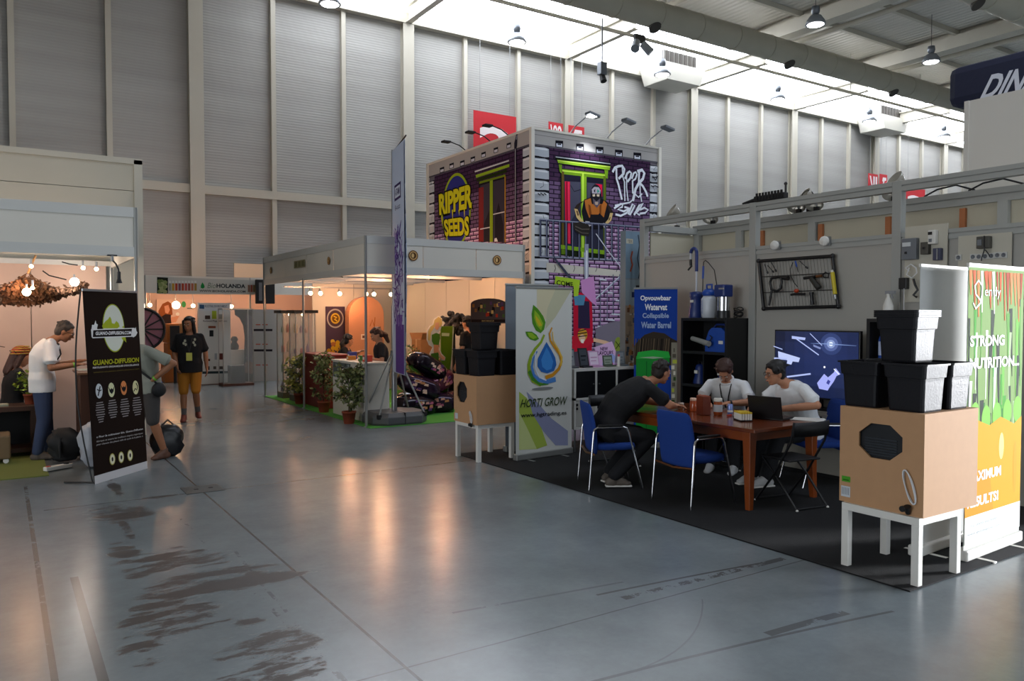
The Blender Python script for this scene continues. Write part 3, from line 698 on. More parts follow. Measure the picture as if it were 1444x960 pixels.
# fire escape pole and stairs
P([(398, 740), (425, 740), (425, 960), (398, 960)], '#8e93a8'); 
A.poly(c2([(292, -50), (312, -50), (308, 350), (300, 350)]), '#a7acbe', px=True); A.up()
A.poly(c2([(302, -60), (309, -60), (306, 350), (303, 350)]), '#e2e5ee', px=True)
A.stroke(c1([(475, 670), (560, 790), (670, 930)]), .02, '#c8cbd6', px=True); A.stroke(c1([(190, 830), (290, 960)]), .04, '#3d4052', px=True)
A.stroke(c2([(165, 5), (260, 125)]), .05, '#3d4052', px=True); A.stroke(c2([(316, 215), (505, 42)]), .035, '#9a9eb2', px=True); A.stroke(c2([(318, 212), (505, 38)]), .012, '#dfe2ec', px=True)
for (x0, y0, x1, y1) in ((370, 85, 405, 88), (410, 150, 440, 153), (450, 190, 482, 193), (430, 258, 480, 262), (400, 285, 445, 290), (360, 320, 410, 322), (470, 225, 512, 228)):
    A.stroke(c2([(x0, y0), (x1, y1)]), .03, '#c9ccd8', px=True)
for (x, y0, y1) in ((374, 90, 320), (408, 150, 290), (438, 60, 260), (470, 60, 225), (500, 60, 540)):
    A.stroke(c2([(x, y0), (x, y1)]), .02, '#5f6378', px=True)
A.L += 1
# lower scene: sign, red door, helmeted figure, papers
A.poly(c2([(238, 190), (270, 150), (330, 165), (336, 330), (330, 450), (240, 450)]), '#b81434', px=True); A.up()
A.poly(c2([(262, 190), (318, 195), (322, 330), (262, 330)]), '#2b2340', px=True); A.poly(c2([(240, 160), (300, 165), (290, 215), (245, 215)]), '#4f86a8', px=True)
A.poly(c2([(148, 68), (272, 88), (262, 168), (240, 170), (240, 118), (145, 108)]), '#a6c832', px=True); A.poly(c2([(275, 90), (340, 70), (355, 220), (330, 200), (280, 150)]), '#c78bc2', px=True); A.up()
A.textpx('COME', *[c2([q])[0] for q in ((155, 88), (238, 122))], '#1a2208', .02, tr=c2([(235, 100)])[0], bl=c2([(152, 112)])[0])
A.poly(c2([(350, 330), (420, 300), (495, 290), (495, 500), (350, 500)]), '#77707e', px=True)
A.poly(c2([(232, 370), (262, 362), (330, 372), (345, 395), (310, 420), (285, 452), (232, 450)]), '#c01c32', px=True); A.poly(c2([(340, 378), (400, 392), (428, 402), (424, 416), (390, 408), (338, 396)]), '#dcb391', px=True); A.up()
A.disc(*A.pix(*c2([(284, 362)])[0]), .115, '#c8922c'); A.up(); A.disc(*A.pix(*c2([(282, 380)])[0]), .075, '#e0b792'); A.up()
for q in ([(262, 345), (300, 335)], [(258, 358), (305, 350)], [(262, 372), (306, 366)]): A.stroke(c2(q), .018, '#1a1620', px=True)
A.poly(c2([(275, 385), (292, 385), (288, 405), (276, 402)]), '#f0e8e0', px=True)
A.poly(c2([(340, 425), (430, 395), (450, 440), (440, 540), (365, 540), (360, 470)]), '#cfa9cf', px=True); A.up()
A.textpx('NEW', *[c2([q])[0] for q in ((372, 424), (410, 440))], '#3b1c48', .03); A.textpx('FLAVOURS', *[c2([q])[0] for q in ((350, 444), (436, 462))], '#3b1c48', .03)
A.poly(c2([(385, 480), (430, 455), (448, 470), (435, 530), (380, 535)]), '#8e9cd0', px=True); A.stroke(c2([(390, 500), (410, 490), (430, 500), (436, 512)]), .04, '#e26fae', px=True)
A.disc(*A.pix(*c2([(462, 412)])[0]), .1, '#7d8c38', ry=.15); A.up(); A.stroke(c2([(448, 395), (475, 430)]), .02, '#3d4a18', px=True); A.stroke(c2([(478, 392), (450, 432)]), .02, '#3d4a18', px=True)
A.poly(c2([(232, 450), (280, 440), (320, 470), (320, 545), (232, 545)]), '#4c4450', px=True); A.disc(*A.pix(*c2([(310, 498)])[0]), .05, '#8a6a3a'); A.poly(c2([(505, 60), (512, 60), (512, 540), (505, 540)]), '#c9ccd8', px=True)
A.poly(c2([(470, 330), (490, 320), (492, 360), (476, 362)]), '#d03048', px=True); A.poly(c2([(505, 420), (520, 420), (518, 448), (507, 448)]), '#d03048', px=True)
# graffiti tag at the top right
G = '#e8ecf6'
for q, w_ in (([(585, 255), (600, 225), (625, 215), (650, 212), (665, 235), (660, 265), (640, 285), (625, 300)], .05), ([(610, 230), (612, 300), (625, 340), (648, 440)], .045), ([(650, 215), (655, 290), (665, 320), (668, 450)], .03),
              ([(668, 300), (685, 262), (700, 250), (712, 262), (705, 295), (685, 320)], .045), ([(680, 260), (680, 360), (690, 450)], .028), ([(715, 300), (728, 262), (742, 255), (750, 270), (740, 300), (720, 315), (722, 400)], .04),
              ([(752, 250), (785, 240), (800, 262), (790, 300), (762, 330), (740, 370), (722, 450)], .06), ([(765, 250), (762, 320), (790, 350), (812, 390), (822, 420)], .05), ([(770, 330), (772, 400), (782, 455)], .028), ([(735, 400), (760, 425), (785, 400)], .03),
              ([(595, 500), (640, 470), (655, 468), (650, 490), (620, 505), (660, 520), (700, 500)], .04), ([(605, 540), (640, 550), (680, 530), (700, 500), (665, 490)], .04), ([(690, 540), (720, 470), (735, 480), (715, 520), (700, 545)], .04), ([(730, 545), (765, 480), (790, 465), (770, 500), (745, 530), (770, 545)], .045), ([(770, 510), (800, 495), (825, 510), (805, 530), (770, 535)], .04), ([(600, 480), (700, 460), (725, 440)], .03)):
    A.stroke(c1(q), w_, G, px=True)
# little scribbles on the quoins
for q in ([(80, 398), (95, 410), (100, 395), (118, 412), (122, 398), (138, 408)], [(848, 265), (880, 262), (884, 290), (852, 292)], [(845, 345), (862, 355), (870, 345), (895, 358)], [(850, 540), (870, 530), (885, 545)], [(855, 280), (875, 310), (890, 280)]): A.stroke(c1(q), .022, '#1c1a22', px=True)
A.build('front_mural_print', MT)
# ---------- side
A = SPn; c3 = CR(600, 150, 3.841); WS = RY1-RY0
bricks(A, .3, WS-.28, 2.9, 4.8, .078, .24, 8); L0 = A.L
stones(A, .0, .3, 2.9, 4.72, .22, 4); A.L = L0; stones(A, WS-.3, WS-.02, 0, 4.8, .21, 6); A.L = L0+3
A.rect(0, 0, WS-.3, 2.9, '#241a2e'); A.up()
A.rect(0, 4.8, WS, RH, '#a9a6a4'); A.up(); A.rect(0, 4.8, WS, 4.83, '#4c4a54'); A.up()
for x, y in ((80, 332), (132, 310), (190, 296), (247, 275), (305, 250), (372, 225), (442, 200)):
    A.poly(c3([(x, y+2), (x+24, y-6), (x+24, y+22), (x, y+30)]), '#0f0d18', px=True); A.up(); A.poly(c3([(x+3, y+12), (x+21, y+6), (x+21, y+20), (x+3, y+26)]), '#c9ccd8', px=True); A.L -= 1
A.L += 1
Q = lambda pts, col: A.poly(c3(pts), col, px=True)
# window of the side
Q([(290, 408), (436, 372), (436, 736), (290, 732)], '#191622'); A.up()
Q([(300, 430), (355, 412), (355, 732), (300, 732)], '#3a3848'); Q([(370, 408), (432, 392), (432, 736), (370, 736)], '#3a3848'); A.up()
Q([(292, 442), (318, 436), (318, 732), (292, 732)], '#7c2a2c'); Q([(320, 640), (350, 560), (350, 732), (320, 732)], '#26242f'); Q([(380, 600), (400, 520), (425, 640), (425, 734), (380, 734)], '#1f1d29')
Q([(352, 400), (368, 396), (368, 733), (352, 733)], '#8aa81e'); Q([(295, 408), (436, 368), (436, 380), (295, 420)], '#6c8418'); Q([(432, 380), (438, 378), (438, 736), (432, 736)], '#b98a2c')
Q([(275, 372), (458, 312), (458, 328), (278, 388)], '#8fb02a'); Q([(270, 350), (455, 290), (455, 298), (272, 358)], '#c6cad2'); Q([(280, 392), (445, 340), (440, 358), (284, 408)], '#22300c')
Q([(300, 662), (352, 652), (352, 658), (300, 668)], '#c9ccd8'); Q([(370, 582), (432, 568), (432, 574), (370, 588)], '#c9ccd8'); Q([(376, 732), (378, 715), (388, 712), (396, 732)], '#d9dde8')
# drain pipe
Q([(484, 200), (496, 150), (502, 150), (500, 210), (496, 230), (496, 736), (488, 736)], '#23202e'); A.up(); A.stroke(c3([(490, 230), (491, 736)]), .014, '#c9ccd8', px=True); A.stroke(c3([(496, 180), (500, 158)]), .03, '#8d90a4', px=True)
# logo
A.disc(*A.pix(*c3([(168, 565)])[0]), .62, '#8fa81e', ry=.78, n=40); A.up(); A.disc(*A.pix(*c3([(168, 565)])[0]), .56, '#2c2f7e', ry=.72, n=40); A.up()
A.textpx('RIPPER', *[c3([q])[0] for q in ((70, 470), (262, 555))], '#17120a', .09, tr=c3([(266, 408)])[0], bl=c3([(74, 605)])[0]); A.up()
A.textpx('RIPPER', *[c3([q])[0] for q in ((76, 478), (256, 548))], '#c9c81e', .045, tr=c3([(260, 416)])[0], bl=c3([(80, 590)])[0])
A.L -= 1; A.textpx('SEEDS', *[c3([q])[0] for q in ((96, 608), (246, 706))], '#17120a', .09, tr=c3([(246, 586)])[0], bl=c3([(104, 712)])[0]); A.up(); A.textpx('SEEDS', *[c3([q])[0] for q in ((102, 614), (240, 700))], '#c9c81e', .045, tr=c3([(240, 594)])[0], bl=c3([(110, 704)])[0])
for q in ([(92, 590), (94, 640)], [(150, 560), (152, 620)], [(214, 545), (216, 600)], [(186, 560), (187, 590)], [(120, 700), (122, 716)], [(252, 520), (253, 560)]): A.stroke(c3(q), .05, '#c9c81e', px=True, w1=.01)
A.build('side_mural_print', MT)
# top frame and lamps of the tower
MB().box((RX0-.03, RY0-.03, RH), (RX1+.03, RY1+.03, RH+.04), WHITEP).build('top_frame', MT)
for (px, py, L), nm in zip(((806, 190, .35), (857, 192, .55), (912, 205, .4)), ('lit, left', 'middle', 'right')):
    p = atY(px, py, RY0); lp = thing('arm_spotlight', 'arm spotlight on the front edge of the mural tower, '+nm, 'spotlight', (p.x, RY0, RH+.04), group='arm lights on the mural tower')
    MB().tube([(0, .05, 0), (.02, -.1, .12), (.12, -.35, .28)], .012, STEEL).build('arm', lp)
    MB().box((.05, -.48, .25), (.3, -.32, .3), mat('lamp_housing'), R=Matrix.Rotation(.2, 3, 'Y')).build('lamp_head', lp, bevel=.01)
    if px == 806: MB().box((.07, -.46, .238), (.28, -.34, .248), COOL).build('lit_lens', lp)
for (px, py) in ((690, 204), (715, 188), (655, 214)):
    p = atX(px, py, RX0); lp = thing('arm_spotlight', 'dark arm spotlight on the left edge of the mural tower, above '+{690: 'the dark window', 715: 'the drain pipe', 655: 'the yellow lettering'}[px], 'spotlight', (RX0, p.y, RH+.04), group='arm lights on the mural tower')
    MB().tube([(.05, 0, 0), (-.12, 0, .1), (-.35, .02, .16)], .012, BLACKM).build('arm', lp)
    MB().box((-.5, -.05, .12), (-.33, .09, .16), BLACKM).build('lamp_head', lp, bevel=.01)
# ================================================================ GREY STAND FURNITURE
def reroot(root, loc):
    loc = Vector(loc); root.location = loc
    for c in COL.objects:
        if c.parent == root: c.matrix_parent_inverse = Matrix.Translation(-loc)
    return root
def T(loc, rz=0): return Matrix.Translation(Vector(loc)) @ Matrix.Rotation(rz, 4, 'Z')
# ---- roll-up banners
def rollup(label, P0, P1, h, facecol, art=None, backcol='#9b9d9f', name='rollup_banner', base=True, z0=.08, railcol=ALU, lean=None):
    P0 = Vector((*P0, 0)); P1 = Vector((*P1, 0)); U = (P1-P0).normalized(); N = Vector((U.y, -U.x, 0)); W = (P1-P0).length
    r = thing(name, label, 'banner'); ZV = Vector((0, 0, 1))
    def bar(u0, u1, za, zb, n0, n1, m, nm, bev=.003):
        M = MB(); q = [P0+U*u+N*n for u, n in ((u0, n1), (u1, n1), (u1, n0), (u0, n0))]
        vv = [v+ZV*za for v in q]+[v+ZV*zb for v in q]; M.add(vv, [(0,3,2,1),(4,5,6,7),(0,1,5,4),(1,2,6,5),(2,3,7,6),(3,0,4,7)], m); return M.build(nm, r, bevel=bev)
    bar(.005, W-.005, z0, h-.02, -.004, 0, mat('banner_cloth_'+facecol, facecol, .8, spec=.1), 'printed_sheet', 0)
    bar(0, W, h-.025, h, -.012, .008, railcol, 'top_rail')
    if base:
        bar(0, W, .012, .09, -.06, .03, railcol, 'base_cassette', .012)
        for u in (.2*W, .8*W): bar(u-.02, u+.02, 0, .012, -.17, .14, railcol, 'foot')
        MB().cyl(P0+U*(W/2)-N*.03+ZV*.08, P0+U*(W/2)-N*.012+ZV*(h-.01), .011, None, STEEL, 8).build('support_pole', r)
    if lean:
        for c_ in COL.objects:
            if c_.parent == r:
                for v in c_.data.vertices: v.co.x += lean[0]*v.co.z/h; v.co.y += lean[1]*v.co.z/h
    if art:
        A = Art(P0+N*.001, U, (lean[0], lean[1], h) if lean else (0, 0, 1)); A.N = A.U.cross(A.V).normalized(); A.L = 0; A.rect(.004, z0+.002, W-.004, h-.028, facecol); A.L = 1; art(A, W, h)
        for i_, v_ in enumerate(A.v):
            u_ = (Vector(v_)-A.O).dot(A.U); A.v[i_] = tuple(Vector(v_)+A.U*(min(max(u_, .006), W-.006)-u_))
        A.build('printed_artwork', r)
    reroot(r, P0); return r
# Horti Grow banner
def art_hg(A, W, h):
    c = CR(620, 380, 3.43)
    q = lambda pts, col: A.poly(c(pts), col, px=True)
    q([(470, 95), (560, 95), (540, 200), (500, 260), (470, 200)], '#ccc4a4'); q([(560, 95), (640, 95), (560, 230), (510, 290), (520, 190)], '#bdbc9f'); q([(384, 590), (420, 620), (470, 700), (520, 850), (470, 868), (384, 868)], '#a6bb50'); A.up()
    q([(384, 690), (420, 760), (470, 868), (384, 872)], '#c8d38f'); q([(420, 590), (470, 640), (540, 720), (620, 780), (620, 850), (560, 850), (500, 780), (450, 700)], '#8e93b4'); A.up()
    # leaves
    q([(452, 170), (475, 190), (500, 225), (512, 255), (505, 290), (488, 308), (465, 295), (448, 260), (444, 215)], '#4f8a22'); q([(414, 300), (445, 300), (468, 315), (480, 335), (462, 345), (438, 338), (420, 320)], '#4f8a22'); A.up()
    q([(458, 195), (480, 220), (500, 260), (490, 295), (468, 270), (456, 235)], '#8db52c'); q([(424, 305), (446, 306), (470, 328), (452, 336), (432, 325)], '#8db52c'); A.up(); q([(462, 220), (482, 245), (495, 270), (480, 275), (466, 250)], '#c9b42a')
    # drop
    dp = [(516, 350), (540, 390), (558, 425), (564, 460), (552, 490), (520, 502), (490, 494), (472, 468), (474, 430), (494, 390)]
    q(dp, '#2a63ad'); A.up(); q([(516, 375), (535, 410), (548, 445), (540, 480), (516, 488), (495, 470), (490, 435)], '#3f86cf')
    sw = lambda pts, w, col, w1=None: A.stroke(c(pts), w, col, px=True, w1=w1)
    sw([(505, 315), (490, 350), (460, 385), (440, 420), (430, 460), (432, 500), (450, 535), (490, 555)], .03, '#8ba62a', .06)
    sw([(432, 490), (450, 530), (485, 556), (525, 552)], .05, '#3f7d2a', .02)
    sw([(470, 395), (452, 430), (445, 470), (455, 510), (480, 535), (520, 542), (560, 530)], .02, '#4a7fc2', .06); A.up()
    sw([(462, 400), (460, 440), (462, 480), (480, 520), (515, 535)], .012, '#cfd9ea', .02)
    sw([(542, 280), (530, 310), (535, 345), (555, 375), (580, 410), (588, 445), (575, 480), (545, 510), (510, 522)], .02, '#c98a22', .05)
    sw([(545, 300), (548, 345), (572, 385), (590, 425), (585, 465)], .012, '#e0b84a', .03)
    A.disc(*A.pix(*c([(497, 575)])[0]), .17, '#7a7c7c', ry=.018); A.up()
    A.textpx('HORTI GROW', *[c([p])[0] for p in ((392, 628), (616, 654))], '#3c4a2c', .008, .25, tr=c([(616, 612)])[0], bl=c([(388, 668)])[0])
    A.textpx('www.hgtrading.es', *[c([p])[0] for p in ((392, 694), (612, 706))], '#23262b', .01, 0, tr=c([(612, 682)])[0], bl=c([(392, 722)])[0])
rollup('white rollup banner with a blue drop and green leaves reading HORTI GROW', (5.13, 7.76), (6.03, 7.83), 2.1, '#cfd0cb', art_hg)
rollup('plain grey back of a rollup banner half hidden behind the HORTI GROW banner', (5.36, 8.35), (6.2, 8.35), 2.16, '#7f8790')
# blue water barrel banner
def art_blue(A, W, h):
    A.rect(.0, .1, W, h-.03, '#1c3f96'); A.up(); c = CR(880, 320, 4.0)
    A.poly([(0, 1.35), (.1*W, 1.42), (.25*W, 1.5), (.45*W, 1.54), (.7*W, 1.52), (W*.85, 1.46), (W, 1.42), (W, 1.1), (0, 1.1)], '#3a3128'); A.up()
    rnd = random.Random(4)
    for i in range(40): u = rnd.random()*.85*W; A.stroke([(u, 1.2), (u+.02, 1.45)], .008, rnd.choice(['#57493a', '#1f1a18', '#6b5a45']))
    A.up(); A.poly([(.06*W, .1), (.06*W, 1.22), (.82*W, 1.22), (.82*W, .1)], '#1f8a34'); A.poly([(.06*W, 1.18), (.1*W, 1.27), (.45*W, 1.3), (.8*W, 1.28), (.84*W, 1.2)], '#2fae45'); A.up()
    A.poly([(.12*W, 1.2), (.45*W, 1.215), (.7*W, 1.2), (.45*W, 1.185)], '#9fb89a'); A.poly([(.55*W, .1), (.55*W, 1.1), (.82*W, 1.14), (.82*W, .1)], '#1c3f96'); A.stroke([(.3*W, 1.15), (.3*W, .2)], .01, '#14602a'); A.up()
    A.disc(.66*W, 1.06, .085, '#3d8cc8'); A.up(); A.disc(.66*W, 1.06, .07, '#bfd6ea'); A.up(); A.disc(.66*W, 1.06, .064, '#2f6fb4'); A.up(); A.text('OK', (.58*W, 1.04, .75*W, 1.08), '#cfe2f2')
    A.rect(.86*W, .1, W, 1.4, '#8a8576'); A.up()
    for i in range(16): A.rect(.86*W+rnd.random()*.05*W, .15+i*.075, .93*W+rnd.random()*.06*W, .2+i*.075, rnd.choice(['#b8c04a', '#d9d4c4', '#5b564a', '#36502a']))
    for t, v, x0, x1, cl in (('Opvouwbaar', 1.93, .15, .85, '#e8ebf2'), ('Watervat', 1.82, .25, .76, '#e8ebf2'), ('Collapsible', 1.70, .2, .8, '#9eb2d8'), ('Water Barrel', 1.585, .17, .85, '#9eb2d8')):
        A.text(t, (x0*W, v, x1*W, v+.085), cl, .03)
rollup('blue rollup banner about a collapsible water barrel, white Dutch and English text', (6.98, 7.74), (7.4, 7.36), 2.12, '#1c3f96', art_blue)
# bright vegetable banner right
def art_veg(A, W, h):
    rnd = random.Random(12)
    A.rect(0, .12, W, h-.03, '#7f9f5c'); A.up()
    for i in range(46):
        u = rnd.random()*W*.94; v = .95+rnd.random()*.95; A.stroke([(u, v), (u+rnd.uniform(-.03, .05), v-.35-.3*rnd.random())], .02+rnd.random()*.045, rnd.choice(['#3f9a2c', '#6fb545', '#2b7a24', '#5c9a3c', '#e9efe4', '#1f2f22', '#14241a', '#a8c490']), w1=.01)
    A.up()
    for i in range(15):
        u = (.03+.065*i)*W; v = 1.98; A.stroke([(u, 2.07), (u+rnd.uniform(-.01, .03), 1.9-.2*rnd.random())], .025+rnd.random()*.04, rnd.choice(['#c4521c', '#a8340f', '#d57a40', '#efe9e0']), w1=.012)
    for i in range(5): A.disc((.15+.19*i)*W, 1.0+.05*rnd.random(), .07, '#7fbf4a', ry=.1)
    A.up(); A.poly([(0, .30), (W, .30), (W, .98), (.85*W, .93), (.6*W, 1.0), (.4*W, .95), (.2*W, 1.0), (0, .93)], '#e0a000'); A.poly([(0, .3), (.5*W, .3), (.42*W, .6), (0, .7)], '#e8940c'); A.up()
    A.disc(.62*W, .78, .04, '#fbe68a', ry=.1); A.disc(.88*W, .6, .03, '#d99a08', ry=.2)
    A.rect(0, .12, W, .32, '#f2f2ee'); A.up()
    A.text('Tel. (0)20 344 3000', (.1*W, .235, .55*W, .255), '#8e9aa2'); A.text('www.gentlegrow.com', (.05*W, .18, .62*W, .2), '#8e9aa2')
    A.text('MAXIMUM', (.04*W, .56, .62*W, .635), '#ffffff', .04); A.text('RESULTS!', (.04*W, .38, .58*W, .455), '#ffffff', .04)
    A.text('STRONG', (.04*W, 1.53, .64*W, 1.61), '#ffffff', .04); A.text('NUTRITION...', (.04*W, 1.37, .92*W, 1.45), '#ffffff', .04)
    A.stroke([(.2*W, 1.86), (.12*W, 1.9), (.1*W, 1.96), (.16*W, 2.0), (.23*W, 1.96), (.22*W, 1.9), (.2*W, 1.84), (.12*W, 1.8), (.08*W, 1.84)], .015, '#ffffff'); A.text('ently', (.27*W, 1.87, .55*W, 1.96), '#ffffff', .0)
rollup('colourful vegetable rollup banner reading STRONG NUTRITION at the right edge', (5.67, 2.84), (6.58, 2.88), 2.12, '#eef0ea', art_veg, railcol=WHITE)
rollup('white backed rollup banner turned away, behind the vegetable banner', (5.49, 3.08), (6.36, 3.12), 2.12, '#c9c9c6', railcol=WHITE)
# Guano banner (x-banner on a sprung pole)
def art_gu(A, W, h):
    c = CR(120, 400, 6.4); d = CR(120, 540, 6.4)
    A.poly([(140, 680), (137, 676), (211, 650), (212, 656)], '#c9c6c6', px=True)
    A.rect(0, 0, W, .085, '#c9c6c6'); A.up()
    o = A.pix(*c([(258, 400)])[0])
    A.disc(*o, .175, '#a7b52c', ry=.262, n=40); A.up(); A.disc(*o, .165, '#dcdfd0', ry=.25, n=40); A.up()
    A.poly(c([(150, 380), (180, 340), (205, 320), (222, 295), (235, 320), (240, 355), (262, 362), (280, 335), (300, 355), (310, 385), (290, 402), (160, 402)]), '#a7b52c', px=True); A.poly(c([(330, 390), (352, 376), (345, 402)]), '#a7b52c', px=True)
    A.poly(c([(325, 485), (362, 478), (370, 530), (350, 510), (335, 505)]), '#a7b52c', px=True)
    A.up(); A.poly(c([(50, 412), (440, 398), (450, 408), (430, 478), (66, 492), (56, 480)]), '#e6e4e2', px=True)
    for q in ([(55, 410), (60, 370), (78, 372), (92, 330), (98, 360), (112, 368), (105, 400), (110, 420), (80, 440), (62, 440)], [(412, 430), (440, 415), (455, 392), (460, 425), (470, 440), (455, 470), (430, 485), (425, 455)]): A.poly(c(q), '#e6e4e2', px=True)
    A.up(); A.poly(c([(70, 420), (420, 406), (412, 470), (66, 482)]), '#191212', px=True); A.up()
    A.textpx('GUANO-DIFFUSION.COM', *[c([p])[0] for p in ((92, 432), (412, 456))], '#f0eeee', .03, 0, tr=c([(412, 426)])[0], bl=c([(90, 464)])[0])
    A.textpx('GUANO-DIFFUSION', *[c([p])[0] for p in ((66, 690), (482, 706))], '#b7b62a', .025, 0, tr=c([(482, 664)])[0], bl=c([(66, 738)])[0])
    A.textpx('FERTILISANTS ORGANIQUES D\'EXCELLENCE', *[c([p])[0] for p in ((66, 750), (482, 740))], '#cfcac8', .03, 0, tr=c([(482, 722)])[0], bl=c([(66, 770)])[0])
    A.textpx('WWW.GUANO-DIFFUSION.COM', *[c([p])[0] for p in ((70, 797), (482, 772))], '#7a6a2a', .0, 0, tr=c([(482, 764)])[0], bl=c([(70, 808)])[0])
    for (x, y, ring, ink) in ((122, 72, '#c9cdd0', '#1b1b20'), (234, 62, '#d8d8ac', '#1b1b20'), (345, 44, '#dd8a52', '#1b1b20'), (452, 40, '#d8d2a0', '#1b1b20')):
        p = A.pix(*d([(x, y)])[0]); A.disc(*p, .052, ring, ry=.078); A.up()
        if x == 122: A.stroke([(p[0]-.02, p[1]-.05), (p[0], p[1]), (p[0]+.02, p[1]+.05)], .016, ink); A.stroke([(p[0]-.03, p[1]+.02), (p[0]+.01, p[1]), (p[0]+.035, p[1]+.01)], .012, ink)
        elif x == 452: A.stroke([(p[0]-.035, p[1]-.04), (p[0]-.01, p[1]-.01), (p[0]+.015, p[1]-.03), (p[0]+.035, p[1]+.01), (p[0]+.01, p[1]+.05)], .014, ink)
        else:
            A.poly([(p[0]-.05, p[1]+.045), (p[0]-.02, p[1]+.005), (p[0], p[1]+.02), (p[0]+.02, p[1]+.005), (p[0]+.05, p[1]+.045), (p[0]+.03, p[1]-.02), (p[0], p[1]-.045), (p[0]-.03, p[1]-.02)], ink)
        A.L -= 1
    for (x, y0, n) in ((128, 178, 9), (240, 158, 8), (350, 148, 8), (460, 134, 8)):
        for i in range(n):
            yy = y0+i*21.5; wd = [58, 70, 74, 84, 72, 80, 62, 50, 40][i % 9]/2
            p = A.pix(*d([(x-wd+i*1.5, yy+4)])[0]); q = A.pix(*d([(x+wd+i*1.5, yy-6)])[0]); A.stroke([p, q], .011, '#8f8888')
    for t, yl, yr, cl, sh in (('« Pour le cultivateur bio, Guano-Diffusion', 480, 405, '#d6d2d0', .2), ('fabrique et assure les meilleurs engrais organiques', 520, 443, '#aaa5a3', .2), ('pour chacune des phases clefs du cycle de la plante. »', 550, 470, '#aaa5a3', .2)):
        A.textpx(t, *[d([p])[0] for p in ((98, yl), (518, yr+18))], cl, .012, sh, tr=d([(516, yr)])[0], bl=d([(98, yl+20)])[0])
    for x, y in ((242, 687), (322, 670), (402, 652)):
        p = A.pix(*d([(x, y)])[0]); A.disc(*p, .045, '#b7ad5a', ry=.062); A.up(); A.disc(*p, .036, '#e2dec0', ry=.052); A.up(); A.disc(*p, .014, '#2a2420', ry=.024); A.L -= 2
P0g, P1g = (.79, 9.12), (1.39, 9.76)
gb = rollup('dark brown standing banner with a white oval logo reading GUANO-DIFFUSION', P0g, P1g, 2.03, '#1c110c', art_gu, name='standing_banner', base=False, z0=.0, railcol=STEEL, lean=(-.075, .07))
gb.location = gb.location
U = (Vector((*P1g, 0))-Vector((*P0g, 0))).normalized(); N_ = Vector((-U.y, U.x, 0))
for a, b in (((0, .0), (.0, 2.0)), ((.87, 0), (.87, 2.0))):
    m = MB(); pts = [Vector((*P0g, 0))+U*(a[0]+.0)+Vector((-.075, .07, 0))*t+N_*(.02+.12*math.sin(math.pi*t))+Vector((0, 0, .02+1.98*t)) for t in [i/10 for i in range(11)]]; m.tube(pts, .008, CABLE); o = m.build('sprung_pole', gb); o.matrix_parent_inverse = Matrix.Translation(-gb.location)
for u in (0, .87):
    m = MB(); p = Vector((*P0g, 0))+U*u; m.tube([p+Vector((0, 0, .02)), p+N_*.35+Vector((0, 0, .012))], .01, CABLE); o = m.build('foot', gb); o.matrix_parent_inverse = Matrix.Translation(-gb.location)

# ---- low white side tables with propagator boxes
def lack(label, x0, y0, s=.52, s2=.55, h=.45):
    r = thing('side_table', label, 'table', (x0, y0, 0), group=None)
    MB().box((0, 0, h-.05), (s, s2, h), WHITE).build('tabletop', r, bevel=.002)
    for x, y in ((0, 0), (s-.05, 0), (0, s2-.05), (s-.05, s2-.05)): MB().box((x, y, 0), (x+.05, y+.05, h-.05), WHITE).build('leg', r, bevel=.002)
    return r
lack('white square side table under the cable box, nearest the camera', 4.9, 2.73)
lack('white square side table beside the HORTI GROW banner', 4.73, 7.97)
MDF = mat('mdf_board', '#ba8f68', .75, var=.06, vscale=14, bump=.1, bscale=300)
def octo(cy, cz, w, h, k=.28):
    return [(cy-w*(.5-k), cz-h/2), (cy+w*(.5-k), cz-h/2), (cy+w/2, cz-h*.2), (cy+w/2, cz+h*.2), (cy+w*(.5-k), cz+h/2), (cy-w*(.5-k), cz+h/2), (cy-w/2, cz+h*.2), (cy-w/2, cz-h*.2)]
